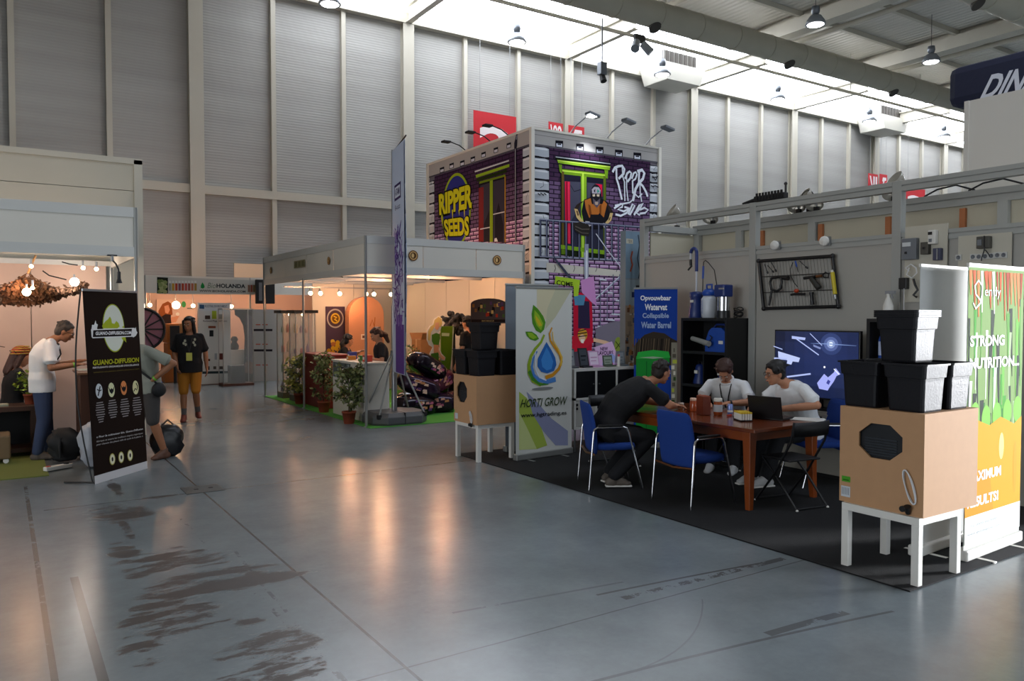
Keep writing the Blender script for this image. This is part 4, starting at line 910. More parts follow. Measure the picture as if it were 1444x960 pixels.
def cabbox(label, x0, y0, w, d, h, hy, hz, hw, hh, zb=.45):
    """open wooden box; hole in the -X face"""
    r = thing('ventilation_box', label, 'box', (x0, y0, zb)); t = .016
    p = octo(hy, hz, hw, hh)
    # face with an octagonal hole: stitch outer frame to hole
    m = MB(); fr = [(0, 0), (d, 0), (d, h), (0, h)]
    ring = [(0, 0), (p[0][0], 0), (p[1][0], 0), (d, 0), (d, p[2][1]), (d, p[3][1]), (d, h), (p[4][0], h), (p[5][0], h), (0, h), (0, p[6][1]), (0, p[7][1])]
    hole = [p[7], p[0], p[1], p[2], p[2], p[3], p[3], p[4], p[5], p[6], p[6], p[7]]
    vs = []
    for x in (0, t): vs += [(x, y, z) for y, z in ring]+[(x, y, z) for y, z in hole]
    n = 12; fs = []
    idx = [11, 0, 1, 2, 2, 3, 3, 4, 5, 6, 6, 7]
    for k in range(n):
        j = (k+1) % n
        fs += [(k, j, n+j, n+k), (2*n+k, 3*n+k, 3*n+j, 2*n+j), (k, 2*n+k, 2*n+j, j), (n+k, n+j, 3*n+j, 3*n+k)]
    m.add(vs, fs, MDF)
    bm_ = m.build('front_panel', r)
    bm = bmesh.new(); bm.from_mesh(bm_.data); bmesh.ops.remove_doubles(bm, verts=bm.verts, dist=1e-5); bmesh.ops.dissolve_degenerate(bm, dist=1e-6, edges=bm.edges); bmesh.ops.recalc_face_normals(bm, faces=bm.faces); bm.to_mesh(bm_.data); bm.free()
    MB().box((t, 0, 0), (w, t, h), MDF).build('side_panel', r); MB().box((t, d-t, 0), (w, d, h), MDF).build('side_panel', r); MB().box((w-t, t, 0), (w, d-t, h), MDF).build('rear_panel', r)
    MB().box((t, t, 0), (w-t, d-t, t), MDF).build('bottom_panel', r); MB().box((t, t, h-t), (w-t, d-t, h), MDF).build('top_panel', r)
    MB().box((t+.01, hy-hw*.55, hz-hh*.55), (t+.25, hy+hw*.55, hz+hh*.55), mat('dark_liner', '#14171c', .35)).build('black_liner', r)
    g = MB()
    for i in range(7): g.box((t+.004, hy-hw*.34, hz-hh*.42+i*.018), (t+.009, hy+hw*.4, hz-hh*.42+i*.018+.008), mat('liner_rib', '#2c3138', .3))
    g.build('rib', r)
    return r
b = cabbox('brown wooden ventilation box with plug cable, on the nearest white table', 4.93, 2.72, .67, .6, .67, .30, .455, .31, .235)
m = MB(); A = Art((-.0008, .6, 0), (0, -1, 0)); A.rect(.015, .035, .085, .11, '#c9cdd2'); A.up()
for i in range(5): A.rect(.022+.012*i, .05, .028+.012*i, .1, '#8f959c')
A.rect(.02, .14, .085, .18, '#4f9a2e'); A.up(); A.rect(.03, .15, .075, .158, '#2a641a'); A.build('label_stickers', b)
def coil(root, y, z, s=1., col='#d9dadc'):
    w_ = mat('white_cable', col, .45); m = MB(); pts = []
    for i in range(80):
        t = i/79*2*math.pi*3; pts.append((-.02-.006*math.sin(t*1.5), y+.022*s*math.cos(t)+.02*s*(z*0), z+.085*s*math.sin(t)))
    pts = [(p[0], p[1]+(z+.085*s-p[2])*-.3, p[2]) for p in pts]; m.tube(pts, .0045, w_, 6); m.build('coiled_cable', root)
    m = MB(); m.cyl((-.035, y-.03, z-.1*s), (-.01, y-.02, z-.14*s), .022, .016, BLACK, 12); m.cyl((-.03, y+.01, z-.12*s), (-.005, y+.01, z-.12*s), .02, None, BLACK, 12); m.build('plug', root)
coil(b, .115, .19, 1.25)
b2 = cabbox('brown wooden ventilation box with small plug, on the table by the HORTI GROW banner', 4.70, 7.95, .62, .55, .58, .35, .37, .25, .25)
A = Art((-.0008, .55, 0), (0, -1, 0)); A.rect(.03, .03, .1, .1, '#c9cdd2'); A.rect(.0, .1, .02, .14, '#4f9a2e'); A.build('label_stickers', b2)
coil(b2, .12, .09, .8)

# ---- black square plant pots
POT = mat('black_pot_plastic', '#15151a', .5, bump=.15, bscale=60, spec=.22)
def potmesh(w=.31, h=.31, parent=None):
    a = w/2; b_ = a*.76; m = MB()
    def sq(s, z, rr=.02):
        s2 = s-rr; out = []
        for cx, cy, a0 in ((s2, s2, 0), (-s2, s2, 90), (-s2, -s2, 180), (s2, -s2, 270)):
            for k in range(3): t = math.radians(a0+45*k); out.append(Vector((cx+rr*math.cos(t), cy+rr*math.sin(t), z)))
        return out
    m.loft([sq(b_-.004, 0), sq(b_, .012), sq(a-.028, h*.70), sq(a-.018, h*.71), sq(a-.012, h*.96), sq(a, h*.965), sq(a, h), sq(a-.014, h), sq(a-.02, h*.9), sq(b_-.01, .03)], POT, cap=True, smooth=False)
    return m
def pot(label, loc, w=.31, h=.31, rz=0., nested=0, group=None):
    r = thing('plant_pot', label, 'pot', loc, rz, group)
    potmesh(w, h).build('pot_body', r)
    for i in range(0):
        for s in (-.06, 0, .06):
            q = Matrix.Rotation(math.pi/2*i, 3, 'Z') @ Vector((s*w/.31, -w*.378, .008)); m.box((q.x-.008, q.y-.008, -.0), (q.x+.008, q.y+.008, .012), BLACKM)
    return r
def potset(X, Y, Z, where, w=.31, h=.31, n=3):
    pot('black square plant pot, front corner of the lower row, '+where, (X+w/2, Y+w/2, Z), w, h)
    pot('black square plant pot at the left of the lower row, '+where, (X+w/2, Y+w*1.53, Z), w, h)
    pot('black square plant pot at the right of the lower row, '+where, (X+w*1.53, Y+w*.5, Z), w, h)
    pot('black square plant pot at the hidden back corner, '+where, (X+w*1.53, Y+w*1.53, Z), w, h)
    for i in range(n):
        pot('black square plant pot, %s of the nested top stack, %s' % (['bottom', 'second', 'third', 'topmost'][i], where), (X+w*.85, Y+w*.9, Z+h+.002+i*.012), w, h)
potset(4.935, 2.72, 1.12, 'nearest box', .315, .315, 4)
potset(4.70, 7.93, 1.03, 'box by the HORTI GROW', .31, .305, 3)

# ---- meeting table
WOODT = mat('varnished_wood', '#6b3014', .22, var=.25, vscale=7, coat=.4)
WOODL = mat('varnished_wood_leg', '#8a4218', .3, var=.2, vscale=9)
tb = thing('meeting_table', 'brown varnished wooden meeting table with tapered legs on the dark carpet', 'table', (6.05, 5.55, 0))
MB().box((-.53, -1.0, .715), (.53, 1.0, .75), WOODT).build('tabletop', tb, bevel=.006)
m = MB()
for s in (-1, 1): m.box((s*.43-.012, -.85, .62), (s*.43+.012, .85, .715), WOODL); m.box((-.42, s*.86-.012, .62), (.42, s*.86+.012, .715), WOODL)
m.build('apron', tb)
for sx in (-1, 1):
    for sy in (-1, 1):
        m = MB(); rings = []
        for k in range(6):
            t = k/5; z = .715*(1-t); hw = .045-.02*t; ox = sx*(.44+.0*t+.02*t*t); oy = sy*(.87+.02*t*t)
            rings.append([Vector((ox-hw, oy-hw, z)), Vector((ox+hw, oy-hw, z)), Vector((ox+hw, oy+hw, z)), Vector((ox-hw, oy+hw, z))])
        m.loft(rings, WOODL, smooth=False); m.build('leg', tb, bevel=.004)

# ---- blue office armchair
BLUEF = mat('blue_upholstery', '#0c3888', .85, bump=.4, bscale=250)
def armchair(label, loc, rz, group='blue armchairs round the table'):
    r = thing('armchair', label, 'chair', loc, rz, group)
    def pad(rings, nm): m = MB(); m.loft(rings, BLUEF); return m.build(nm, r, subsurf=1)
    def rr(w, d, z, cy, zz=0.):
        out = []
        for k in range(16):
            a = 2*math.pi*k/16; c, s = math.cos(a), math.sin(a); p = 5
            out.append(Vector((w/2*math.copysign(abs(c)**(2/p), c), cy+d/2*math.copysign(abs(s)**(2/p), s), z)))
        return out
    pad([rr(.42, .42, .40, .0), rr(.46, .46, .41, .0), rr(.47, .47, .44, .0), rr(.45, .45, .465, .0), rr(.38, .38, .47, .0)], 'seat')
    rings = []
    for z, y, w, t in ((.36, -.205, .40, .015), (.37, -.207, .45, .045), (.5, -.215, .475, .06), (.66, -.235, .48, .055), (.8, -.262, .465, .05), (.855, -.275, .44, .04), (.87, -.278, .38, .012)):
        n = 16; out = []
        for k in range(n):
            a = 2*math.pi*k/n; c, s = math.cos(a), math.sin(a); x = w/2*math.copysign(abs(c)**.35, c); out.append(Vector((x, y+t/2*math.copysign(abs(s)**.6, s)+.12*x*x*2, z)))
        rings.append(out)
    pad(rings, 'backrest')
    for s in (-1, 1):
        pts = [(s*.265, -.28, 0), (s*.258, -.235, .58), (s*.256, -.225, .615), (s*.255, -.195, .635), (s*.255, .06, .64), (s*.256, .10, .628), (s*.258, .125, .59), (s*.27, .27, 0)]
        MB().tube(pts, .0115, CHROME, 10).build('side_frame', r)
        MB().box((s*.255-.022, -.19, .645), (s*.255+.022, .07, .665), BLACK).build('armrest', r, bevel=.008)
    MB().tube([(-.257, -.235, .37), (0, -.25, .35), (.257, -.235, .37)], .011, mat('copper_tube', '#8a5a3a', .3, .8)).build('cross_bar', r)
    MB().tube([(-.262, .18, .40), (.262, .18, .40)], .011, CHROME).build('cross_bar', r)
    return r
armchair('blue armchair at the left, with the man in black leaning off it', (5.24, 6.16, 0), math.radians(-116))
armchair('empty blue armchair in the middle, its back to the camera', (5.44, 5.19, 0), math.radians(-93))
armchair('blue armchair at the right under the man with the laptop', (7.12, 5.07, 0), math.radians(62))
FOLD = mat('dark_folding_plastic', '#17181b', .5)
def foldchair(label, loc, rz):
    r = thing('folding_chair', label, 'chair', loc, rz, 'black folding chairs round the table')
    MB().box((-.19, -.17, .43), (.19, .19, .45), FOLD).build('seat', r, bevel=.01)
    m = MB(); n = 8; rings = []
    for k in range(n+1):
        x = -.21+.42*k/n; y = -.235+.04*(1-(x/.21)**2)*-1
        rings.append([Vector((x, y, .67)), Vector((x, y+.015, .67)), Vector((x, y+.0, .80)), Vector((x, y-.015, .80))])
    m.loft(rings, FOLD); m.build('backrest', r)
    for s in (-1, 1):
        MB().tube([(s*.205, -.235, .80), (s*.205, -.2, .62), (s*.205, .0, .30), (s*.205, .24, .01)], .011, BLACK).build('side_frame', r)
        MB().tube([(s*.185, -.26, .01), (s*.185, .0, .28), (s*.185, .17, .43)], .011, BLACK).build('rear_leg', r)
        for y in (-.26, .24): MB().ell((s*(.185 if y < 0 else .205), y, .012), .014, WHITE, 8, 5).build('foot_cap', r)
    m = MB(); m.tube([(-.185, -.25, .02), (.185, -.25, .02)], .009, BLACK); m.build('cross_bar', r)
    m = MB(); m.tube([(-.205, .23, .03), (.205, .23, .03)], .009, BLACK); m.build('cross_bar', r)
    return r
foldchair('black folding chair at the near end of the table, beside the cable box', (6.12, 4.62, 0), math.radians(-8))
foldchair('black folding chair at the far end of the table, behind the man in black', (6.0, 6.98, 0), math.radians(170))
foldchair('black folding chair under the young man writing in white polo', (7.15, 6.1, 0), math.radians(90))

# ---- things on the meeting table
ZT = .752
o = MB(); o.box((-.045, -.07, 0), (.045, .07, .19), mat('red_brown_box', '#6e2a14', .35, var=.2, vscale=10)); bx_ = thing('menu_box', 'tall red-brown wooden box standing on the meeting table', 'box', (5.93, 5.53, ZT), math.radians(-20)); o.build('box_body', bx_, bevel=.004)
MB().box((-.04, -.065, .19), (.04, .065, .193), mat('box_top', '#a05030', .4)).build('lid', bx_)
def jar(label, x, y, h=.17, r=.045, content='#9c4a22', lab='#b9bdc0', lid='#d9d4c8'):
    t = thing('jar', label, 'jar', (x, y, ZT))
    MB().lathe([(r*.9, 0), (r, .01), (r, h*.72), (r*.8, h*.8), (r*.8, h*.82)], (0, 0, 0), mat('jar_'+content, content, .15, coat=.5), 20).build('jar_body', t)
    if lab: MB().lathe([(r*1.01, h*.2), (r*1.01, h*.62)], (0, 0, 0), mat('lab_'+lab, lab, .5), 20).build('paper_label', t)
    MB().lathe([(r*.92, h*.8), (r*.95, h*.82), (r*.95, h*.98), (r*.8, h)], (0, 0, 0), mat('lid_'+lid, lid, .4), 20).build('lid', t)
jar('large jar with white lid and grey label, right of the red-brown box', 6.03, 5.43)
jar('small orange jar with pink lid, left of the red-brown box', 6.05, 5.78, .14, .04, '#b0502a', None, '#e0b8a0')
jar('tiny white capped pot beside the hands of the man in black', 6.2, 6.1, .05, .025, '#c9b8a8', None, '#dedede')
jar('second tiny pot with pale lid, between the orange jar and the hands', 6.05, 5.97, .07, .03, '#a06040', None, '#c9b8a8')
c_ = thing('drink_can', 'blue and white drinks can beside the large jar', 'can', (6.13, 5.36, ZT)); MB().lathe([(.024, 0), (.028, .008), (.028, .1), (.023, .11), (.022, .108)], (0, 0, 0), mat('can_blue', '#7f8fc8', .3, .5), 18).build('can_body', c_); MB().lathe([(.0285, .03), (.0285, .05)], (0, 0, 0), WHITE, 18).build('white_band', c_)
# tray of yellow capped vials
v = thing('vial_tray', 'tray of small white vials with yellow caps beside the laptop', 'tray', (5.92, 5.02, ZT), math.radians(-28))
MB().box((-.06, -.09, 0), (.06, .09, .012), BLACK).build('tray', v); n = 0
for i in range(5):
    for j in range(8):
        vi = MB(); vi.cyl((-.048+.024*i, -.08+.0225*j, .012), (-.048+.024*i, -.08+.0225*j, .07), .0102, None, WHITE, 8); q = vi.build('vial', v)
        MB().cyl((-.048+.024*i, -.08+.0225*j, .07), (-.048+.024*i, -.08+.0225*j, .085), .0105, None, mat('yellow_cap', '#d9b81e', .4), 8).build('cap', q)
# laptop
lp = thing('laptop', 'open black laptop seen from behind on the meeting table', 'laptop', (6.28, 4.97, ZT), math.radians(103))
MB().box((-.17, -.12, 0), (.17, .12, .02), BLACK).build('keyboard_base', lp, bevel=.004)
m = MB(); m.box((-.17, .12, .01), (.17, .128, .235), BLACK, R=Matrix.Rotation(math.radians(-14), 3, 'X'), c=(0, .12, .02)); m.build('screen_lid', lp, bevel=.003)
MB().box((-.16, .1175, .02), (.16, .1195, .225), mat('laptop_screen', '#22303c', .3, emit='#6d8296', es=.5), R=Matrix.Rotation(math.radians(-14), 3, 'X'), c=(0, .12, .02)).build('lit_screen', lp)
# phone, paper
p_ = thing('phone', 'dark phone lying on the table near the red lighter', 'phone', (6.1, 5.2, ZT), .5); MB().box((-.035, -.07, 0), (.035, .07, .009), mat('phone_glass', '#2c3a36', .1)).build('phone_body', p_, bevel=.004); MB().box((-.03, -.06, .0092), (.03, .06, .0096), mat('phone_screen', '#5a6f66', .1)).build('screen', p_)
l_ = MB(); l_.beam((0, 0, .008), (.08, .02, .008), .014, .014, mat('lighter_red', '#c23a22', .4)); l_.beam((.08, .02, .008), (.098, .0245, .008), .014, .014, STEEL); tag(l_.build('lighter', loc=(6.02, 5.3, ZT)), 'small red lighter lying beside the phone', 'lighter')
m = MB(); 
for i in range(4): m.box((-.1+.004*i, -.14, .0005+.002*i), (.1+.004*i, .14, .002+.002*i), WHITE, R=Matrix.Rotation(.1*i, 3, 'Z'))
tag(m.build('paper_sheets', loc=(6.47, 4.7, ZT), rz=.3), 'white paper sheets hanging over the near right table corner', 'paper')
# ================================================================ GREY STAND WALL SIDE
# black cube shelves
SHK = mat('black_shelf_board', '#0d0d10', .45)
def shelf(label, y0, y1, H=1.72, rows=4, cols=2, X0=7.4, X1=7.79, sky=False):
    r = thing('cube_shelf', label, 'shelf', (X0, y0, 0)); w = y1-y0; d = X1-X0; t = .035
    for y in (0, w-t): MB().box((0, y, 0), (d, y+t, H), SHK).build('side_panel', r)
    MB().box((d-.01, t, t), (d, w-t, H-t), SHK).build('back_panel', r)
    for i in range(rows+1): z = (H-t)*i/rows; MB().box((0, t, z), (d, w-t, z+t), SHK).build('shelf_board', r)
    for j in range(1, cols):
        y = w*j/cols-.008; MB().box((0.005, y, t), (d-.01, y+.016, (H-t)*(rows-1)/rows if sky else H-t), SHK).build('divider', r)
    return r
shelf('black cube shelf unit with blue pumps beside the television', 6.53, 7.30, sky=True)
shelf('black cube shelf unit behind the pots with a blue bottle', 3.9, 4.70)
BL = mat('pump_blue', '#1c4aa6', .4); BLD = mat('pump_dark_blue', '#1a2f6e', .4); WPL = mat('milky_plastic', '#c9ced6', .4)
def zsh(i): return (1.72-.035)*i/4+.036
# big blue pump in the top cube + pipe
r = thing('water_pump', 'big blue pump lying in the top compartment of the black shelf', 'pump', (7.55, 6.75, zsh(3)))
m = MB(); m.prism([(-.16, 0), (.18, 0), (.18, .24), (.1, .3), (-.05, .3), (-.1, .26), (-.16, .12)], -.12, .12, BL, lambda a, b_, c: Vector((c, -a, b_))); m.build('pump_housing', r, bevel=.02)
MB().tube([(-.02, .1, .3), (-.02, .06, .34), (-.02, -.06, .34), (-.02, -.1, .3)], .014, BLD).build('handle', r)
MB().box((-.122, -.13, .1), (-.12, -.06, .14), WHITE).build('white_label', r)
MB().cyl((-.14, .36, .16), (-.2, .02, .1), .03, .034, mat('grey_pipe', '#8d8d88', .5), 14).build('grey_pipe', r)
m = MB(); m.tube([(-.125, .1, .05), (-.16, .06, .12), (-.15, .02, .18), (-.12, .08, .2)], .008, CABLE); m.build('cable', r)
for k, (y, s) in enumerate(((7.1, 1.), (6.72, .9))):
    r = thing('submersible_pump', ['blue submersible pump in the second row left compartment of the black shelf', 'blue submersible pump in the second row right compartment of the black shelf'][k], 'pump', (7.55, y, zsh(2)))
    MB().lathe([(.09*s, 0), (.09*s, .03), (.07*s, .1), (.065*s, .2), (.05*s, .24), (.02, .25)], (0, 0, 0), BLD, 20).build('pump_body', r)
    MB().box((-.074*s-.01, -.028, .13), (-.06*s, .028, .17), WHITE).build('white_label', r); MB().tube([(0, -.04, .22), (0, -.03, .28), (0, .03, .28), (0, .04, .22)], .01, BLACK).build('handle', r)
for k, y in enumerate((7.1, 6.72)):
    r = thing('submersible_pump', ['small dark blue pump in the third row left compartment of the black shelf', 'small dark blue pump in the third row right compartment of the black shelf'][k], 'pump', (7.55, y, zsh(1)))
    MB().lathe([(.08, 0), (.08, .05), (.06, .12), (.04, .17), (.02, .18)], (0, 0, 0), BLD, 18).build('pump_body', r); MB().tube([(0, -.04, .15), (0, 0, .21), (0, .04, .15)], .008, BLACK).build('handle', r)
# on top: tall pump with hooked hose
ZS = 1.722
r = thing('submersible_pump', 'blue barrel pump with tall pipe and hooked blue hose on top of the black shelf', 'pump', (7.55, 7.18, ZS))
MB().lathe([(.095, 0), (.1, .02), (.095, .1), (.08, .16), (.075, .25), (.085, .27), (.085, .33), (.03, .34)], (0, 0, 0), BLD, 24).build('pump_body', r)
MB().box((-.083, -.03, .2), (-.078, .03, .23), WHITE).build('white_label', r)
MB().cyl((0, 0, .34), (0, 0, .62), .012, None, WPL, 10).build('pipe', r)
hp = [(0, 0, .6)]+[(0, .0, .62+.06*i) for i in range(4)]+[(0, .05-.05*math.cos(a), .84+.06*math.sin(a)) for a in [math.pi*i/8 for i in range(9)]]
MB().tube(hp, .022, BLD, 10).build('hooked_hose', r)
MB().cyl((0, .1, .84), (0, .105, .76), .014, None, WPL, 8).build('hose_adapter', r); m = MB(); m.cyl((0, .105, .76), (0, .1, .68), .018, None, BLACK, 8); m.cyl((-.03, .12, .62), (0, .08, .68), .012, None, BLACK, 8); m.build('tap', r)
# sprayer
r = thing('pressure_sprayer', 'white garden pressure sprayer with blue head and curved black wand', 'sprayer', (7.52, 6.93, ZS))
MB().lathe([(.08, 0), (.095, .015), (.1, .1), (.098, .24), (.07, .28), (.04, .29)], (0, 0, 0), WPL, 24).build('tank', r)
A = Art((-.103, .05, 0), (0, -1, 0)); A.L = 2
A.text('birchmeier', (0, .0, .1, .02), '#2a4aa0'); A.v = [(-.104, .03-(z-.0)*1.0+0., .06+(0.05-y)*1.7) for x, y, z in A.v]; A.build('printed_lettering', r)
MB().lathe([(.08, .28), (.09, .3), (.09, .33), (.06, .36), (.03, .37)], (0, 0, 0), BL, 20).build('blue_head', r)
MB().tube([(0, .04, .36), (0, .045, .42), (0, -.045, .42), (0, -.04, .36)], .012, BL).build('handle', r)
MB().tube([(0, -.08, .33), (0, -.12, .42), (0, -.08, .6), (0, .02, .7), (0, .07, .73), (0, .1, .71), (0, .105, .66)], .006, CABLE).build('hose', r)
m = MB(); m.cyl((0, .105, .66), (0, .11, .5), .013, None, BL, 8); m.cyl((0, .11, .5), (0, .115, .2), .006, None, BLACK, 8); m.build('spray_wand', r)
# steel pump
r = thing('submersible_pump', 'blue and polished steel cylindrical pump on top of the black shelf', 'pump', (7.50, 6.68, ZS))
MB().cyl((0, 0, 0), (0, 0, .09), .085, .08, BLACK, 24).build('pump_base', r); MB().cyl((0, 0, .09), (0, 0, .26), .075, None, CHROME, 28).build('steel_body', r); MB().box((-.085, -.08, .26), (.085, .08, .41), BLD).build('blue_head', r, bevel=.015)
MB().box((-.09, -.085, .35), (-.084, -.0, .37), STEEL).build('handle_slot', r); MB().tube([(0, .08, .4), (0, .11, .41), (0, .12, .3), (0, .1, .15)], .006, CABLE).build('cable', r)
m = MB(); rnd = random.Random(2); pts = []
for i in range(60): a = i*.55; pts.append((.05*math.cos(a)+.01*rnd.random(), .06*math.sin(a), .01+.11*i/60+.02*math.sin(i*.9)))
m.tube(pts, .006, CABLE, 6); tag(m.build('coiled_black_cable', loc=(7.69, 6.61, ZS)), 'coil of black cable at the right end of the black shelf top', 'cable')
# blue bottle & spray bottle on second shelf
r = thing('bottle', 'blue bottle with white label in the black shelf behind the pots', 'bottle', (7.5, 4.56, zsh(3)))
MB().lathe([(.055, 0), (.06, .01), (.06, .2), (.05, .24), (.03, .26), (.03, .3)], (0, 0, 0), BL, 20).build('bottle_body', r); MB().lathe([(.061, .05), (.061, .19)], (0, 0, 0), mat('pale_label', '#b9c6e6', .5), 20).build('paper_label', r); MB().cyl((0, 0, .3), (0, 0, .325), .034, None, BLD, 16).build('cap', r)
r = thing('spray_bottle', 'white trigger spray bottle on top of the right black shelf', 'bottle', (7.55, 4.56, ZS))
MB().lathe([(.045, 0), (.05, .01), (.05, .13), (.03, .19), (.018, .22), (.018, .24)], (0, 0, 0), WHITE, 18).build('bottle_body', r)
m = MB(); m.box((-.015, -.07, .245), (.015, .03, .28), mat('trigger_grey', '#8d8f93', .5)); m.beam((0, -.03, .25), (0, -.05, .2), .012, .01, mat('trigger_grey')); m.cyl((0, 0, .235), (0, 0, .25), .02, None, WHITE, 12); m.build('trigger_head', r)
# television
SCRN = mat('screen_image', '#05070f', .2); 
tv = thing('television', 'flat television showing blue floating satellites, on a stand by the wall', 'television', (7.45, 5.33, 0)); TVX = 7.45
MB().box((TVX, 4.80, .84), (TVX+.05, 5.87, 1.59), BLACK).build('bezel', tv, bevel=.006)
m = bpy.data.materials.new('television_picture'); m.use_nodes = True; nt = m.node_tree; pb = nt.nodes['Principled BSDF']; at_ = nt.nodes.new('ShaderNodeAttribute'); at_.attribute_name = 'Col'
pb.inputs['Base Color'].default_value = (.01, .01, .015, 1); pb.inputs['Roughness'].default_value = .2; nt.links.new(at_.outputs['Color'], pb.inputs['Emission Color']); pb.inputs['Emission Strength'].default_value = 1.05
A = Art((TVX-.002, 5.855, .86), (0, -1, 0), m=m, step=.0006); w_, h_ = 1.04, .715; c = CR(950, 320, 4.0)
for i in range(8):
    for j in range(6):
        dx = (i-4.5)/4; dy = (j-3.)/3; g = max(0, 1-.6*(dx*dx+dy*dy)); A.rect(w_*i/8, h_*j/6, w_*(i+1)/8, h_*(j+1)/6, (.004+.012*g, .008+.02*g, .03+.075*g))
A.up(); o = A.pix(*c([(888, 660)])[0])
for k, (rr_, cc) in enumerate(((.13, (.03, .05, .16)), (.085, (.09, .13, .33)), (.05, (.25, .33, .6)), (.025, (.8, .88, 1)))): A.disc(*o, rr_, cc, ry=rr_*.9); A.up()
A.stroke([(o[0]-.25, o[1]), (o[0], o[1])], .002, (.2, .3, .6), w1=.012); A.stroke([(o[0], o[1]), (min(o[0]+.3, w_), o[1]-.01)], .012, (.2, .3, .6), w1=.002); A.up()
LV = (.42, .5, .85)
for q, w2 in (([(690, 628), (820, 722)], .012), ([(770, 600), (838, 668)], .008), ([(640, 845), (774, 828)], .018), ([(565, 672), (615, 690)], .01), ([(568, 740), (640, 745)], .02)): A.stroke(c(q), w2, LV, px=True)
A.poly(c([(668, 614), (745, 624), (742, 638), (668, 630)]), LV, px=True); A.poly(c([(590, 700), (714, 738), (706, 762), (672, 758), (665, 776), (640, 770), (642, 752), (592, 735)]), (.5, .58, .9), px=True); A.poly(c([(788, 662), (832, 680), (828, 690), (790, 674)]), (.2, .25, .5), px=True)
A.poly(c([(810, 880), (850, 828), (872, 848), (905, 820), (915, 795), (942, 830), (920, 840), (905, 870), (880, 905), (870, 922), (822, 912)]), (.38, .42, .9), px=True); A.up(); A.poly(c([(872, 860), (886, 870), (876, 890), (862, 880)]), (.05, .06, .3), px=True); A.disc(*A.pix(*c([(852, 790)])[0]), .012, (.9, .9, 1)); A.stroke(c([(905, 800), (935, 832)]), .01, (.9, .95, 1), px=True)
A.build('lit_picture', tv)
MB().box((TVX+.01, 5.25, .74), (TVX+.04, 5.42, .85), BLACK).build('neck', tv); MB().prism([(7.41, 5.05), (7.6, 5.05), (7.66, 5.33), (7.6, 5.62), (7.41, 5.62)], .722, .737, BLACK).build('foot', tv); reroot(tv, (TVX, 5.33, .72))
cb = thing('low_cabinet', 'pale low cabinet carrying the television', 'cabinet', (7.40, 4.78, 0))
MB().box((0, 0, .05), (.37, 1.15, .72), mat('pale_cabinet', '#a9a59a', .5)).build('body', cb, bevel=.004); MB().box((.02, .02, 0), (.35, 1.13, .05), BLACKM).build('plinth', cb)
for j in (0, 1): d_ = MB(); d_.box((-.015, .02+.56*j, .08), (0, .55+.56*j, .69), mat('pale_cabinet')); q = d_.build('door', cb, bevel=.002); MB().box((-.03, .48+.06*j+.0*j, .5), (-.015, .5+.06*j, .6), STEEL).build('handle', q)
yb = thing('yellow_bag', 'small yellow packet on the cabinet beside the television', 'packet', (7.44, 5.02, .722)); MB().ell((0, 0, .06), (.04, .05, .06), mat('yellow_packet', '#c9b23a', .5), 12, 8).build('packet_body', yb); MB().box((-.01, -.035, .11), (.01, .035, .13), mat('yellow_packet')).build('crimped_top', yb)
# clip discs on the middle rail
for k, (px, py) in enumerate(((1093, 346), (1163, 340))):
    p = atX(px, py, XW-.06); r = thing('round_wall_lamp', 'white round disc lamp on the grey middle rail, '+['left one above the hose grid', 'right one above the hose grid'][k], 'lamp', p)
    MB().lathe([(.055, 0), (.055, .02), (.04, .035), (.0001, .04)], (0, 0, 0), WHITE, 24, axis=(-1, -.2, 0)).build('disc', r); MB().box((0, -.055, -.05), (.04, -.01, .05), STEEL).build('bracket', r)
# hose grid
GX = XW-.06; r = thing('display_grid', 'black pipe framed wire grid hung on the grey wall', 'display'); gp = lambda x, y, o=0.: atX(x, y, GX-o)
TL, TR, BR, BLc = gp(1070, 368), gp(1174, 361), gp(1182, 432), gp(1077, 435)
for a, b_ in ((TL, TR), (TR, BR), (BR, BLc), (BLc, TL)): MB().tube([a, b_], .02, BLACK, 10).build('pipe', r)
for a in (TL, TR, BR, BLc): MB().ell(a, .03, BLACK, 10, 6).build('elbow', r)
m = MB(); GW = mat('grid_wire', '#4c4a48', .5, .5)
for i in range(1, 24): t = i/24; m.tube([TL.lerp(TR, t)+Vector((.015, 0, 0)), BLc.lerp(BR, t)+Vector((.015, 0, 0))], .0022, GW, 5)
for i in (1, 2): t = i/3; m.tube([TL.lerp(BLc, t)+Vector((.015, 0, 0)), TR.lerp(BR, t)+Vector((.015, 0, 0))], .006, GW, 6)
m.build('wire_mesh', r); reroot(r, TL.lerp(BR, .5))
gi_ = CR(1060, 350, 10.67)
def gpts(pts, o=.03): return [gp(*gi_([q])[0], o) for q in pts]
def hang(name, label, cat, parts):
    r = thing(name, label, cat)
    for nm, fn in parts: m = MB(); fn(m); m.build(nm, r)
    vs = [v for c in COL.objects if c.parent == r for v in c.data.vertices]; cpos = sum((v.co for v in vs), Vector())/len(vs); reroot(r, cpos)
YEL = mat('yellow_tube', '#c9b61e', .4)
hang('hose_fitting', 'black looped pipe hanging at the left of the wire grid', 'hose', [('looped_pipe', lambda m: m.tube(gpts([(540, 440), (400, 430), (300, 450), (275, 520), (300, 620), (380, 650), (440, 600), (450, 500), (440, 440)]), .016, BLACK, 8)), ('pipe_socket', lambda m: m.cyl(*gpts([(480, 440), (550, 450)]), .028, None, BLACK, 12)), ('tail', lambda m: m.tube(gpts([(300, 640), (280, 760), (260, 860)]), .014, BLACK, 8))])
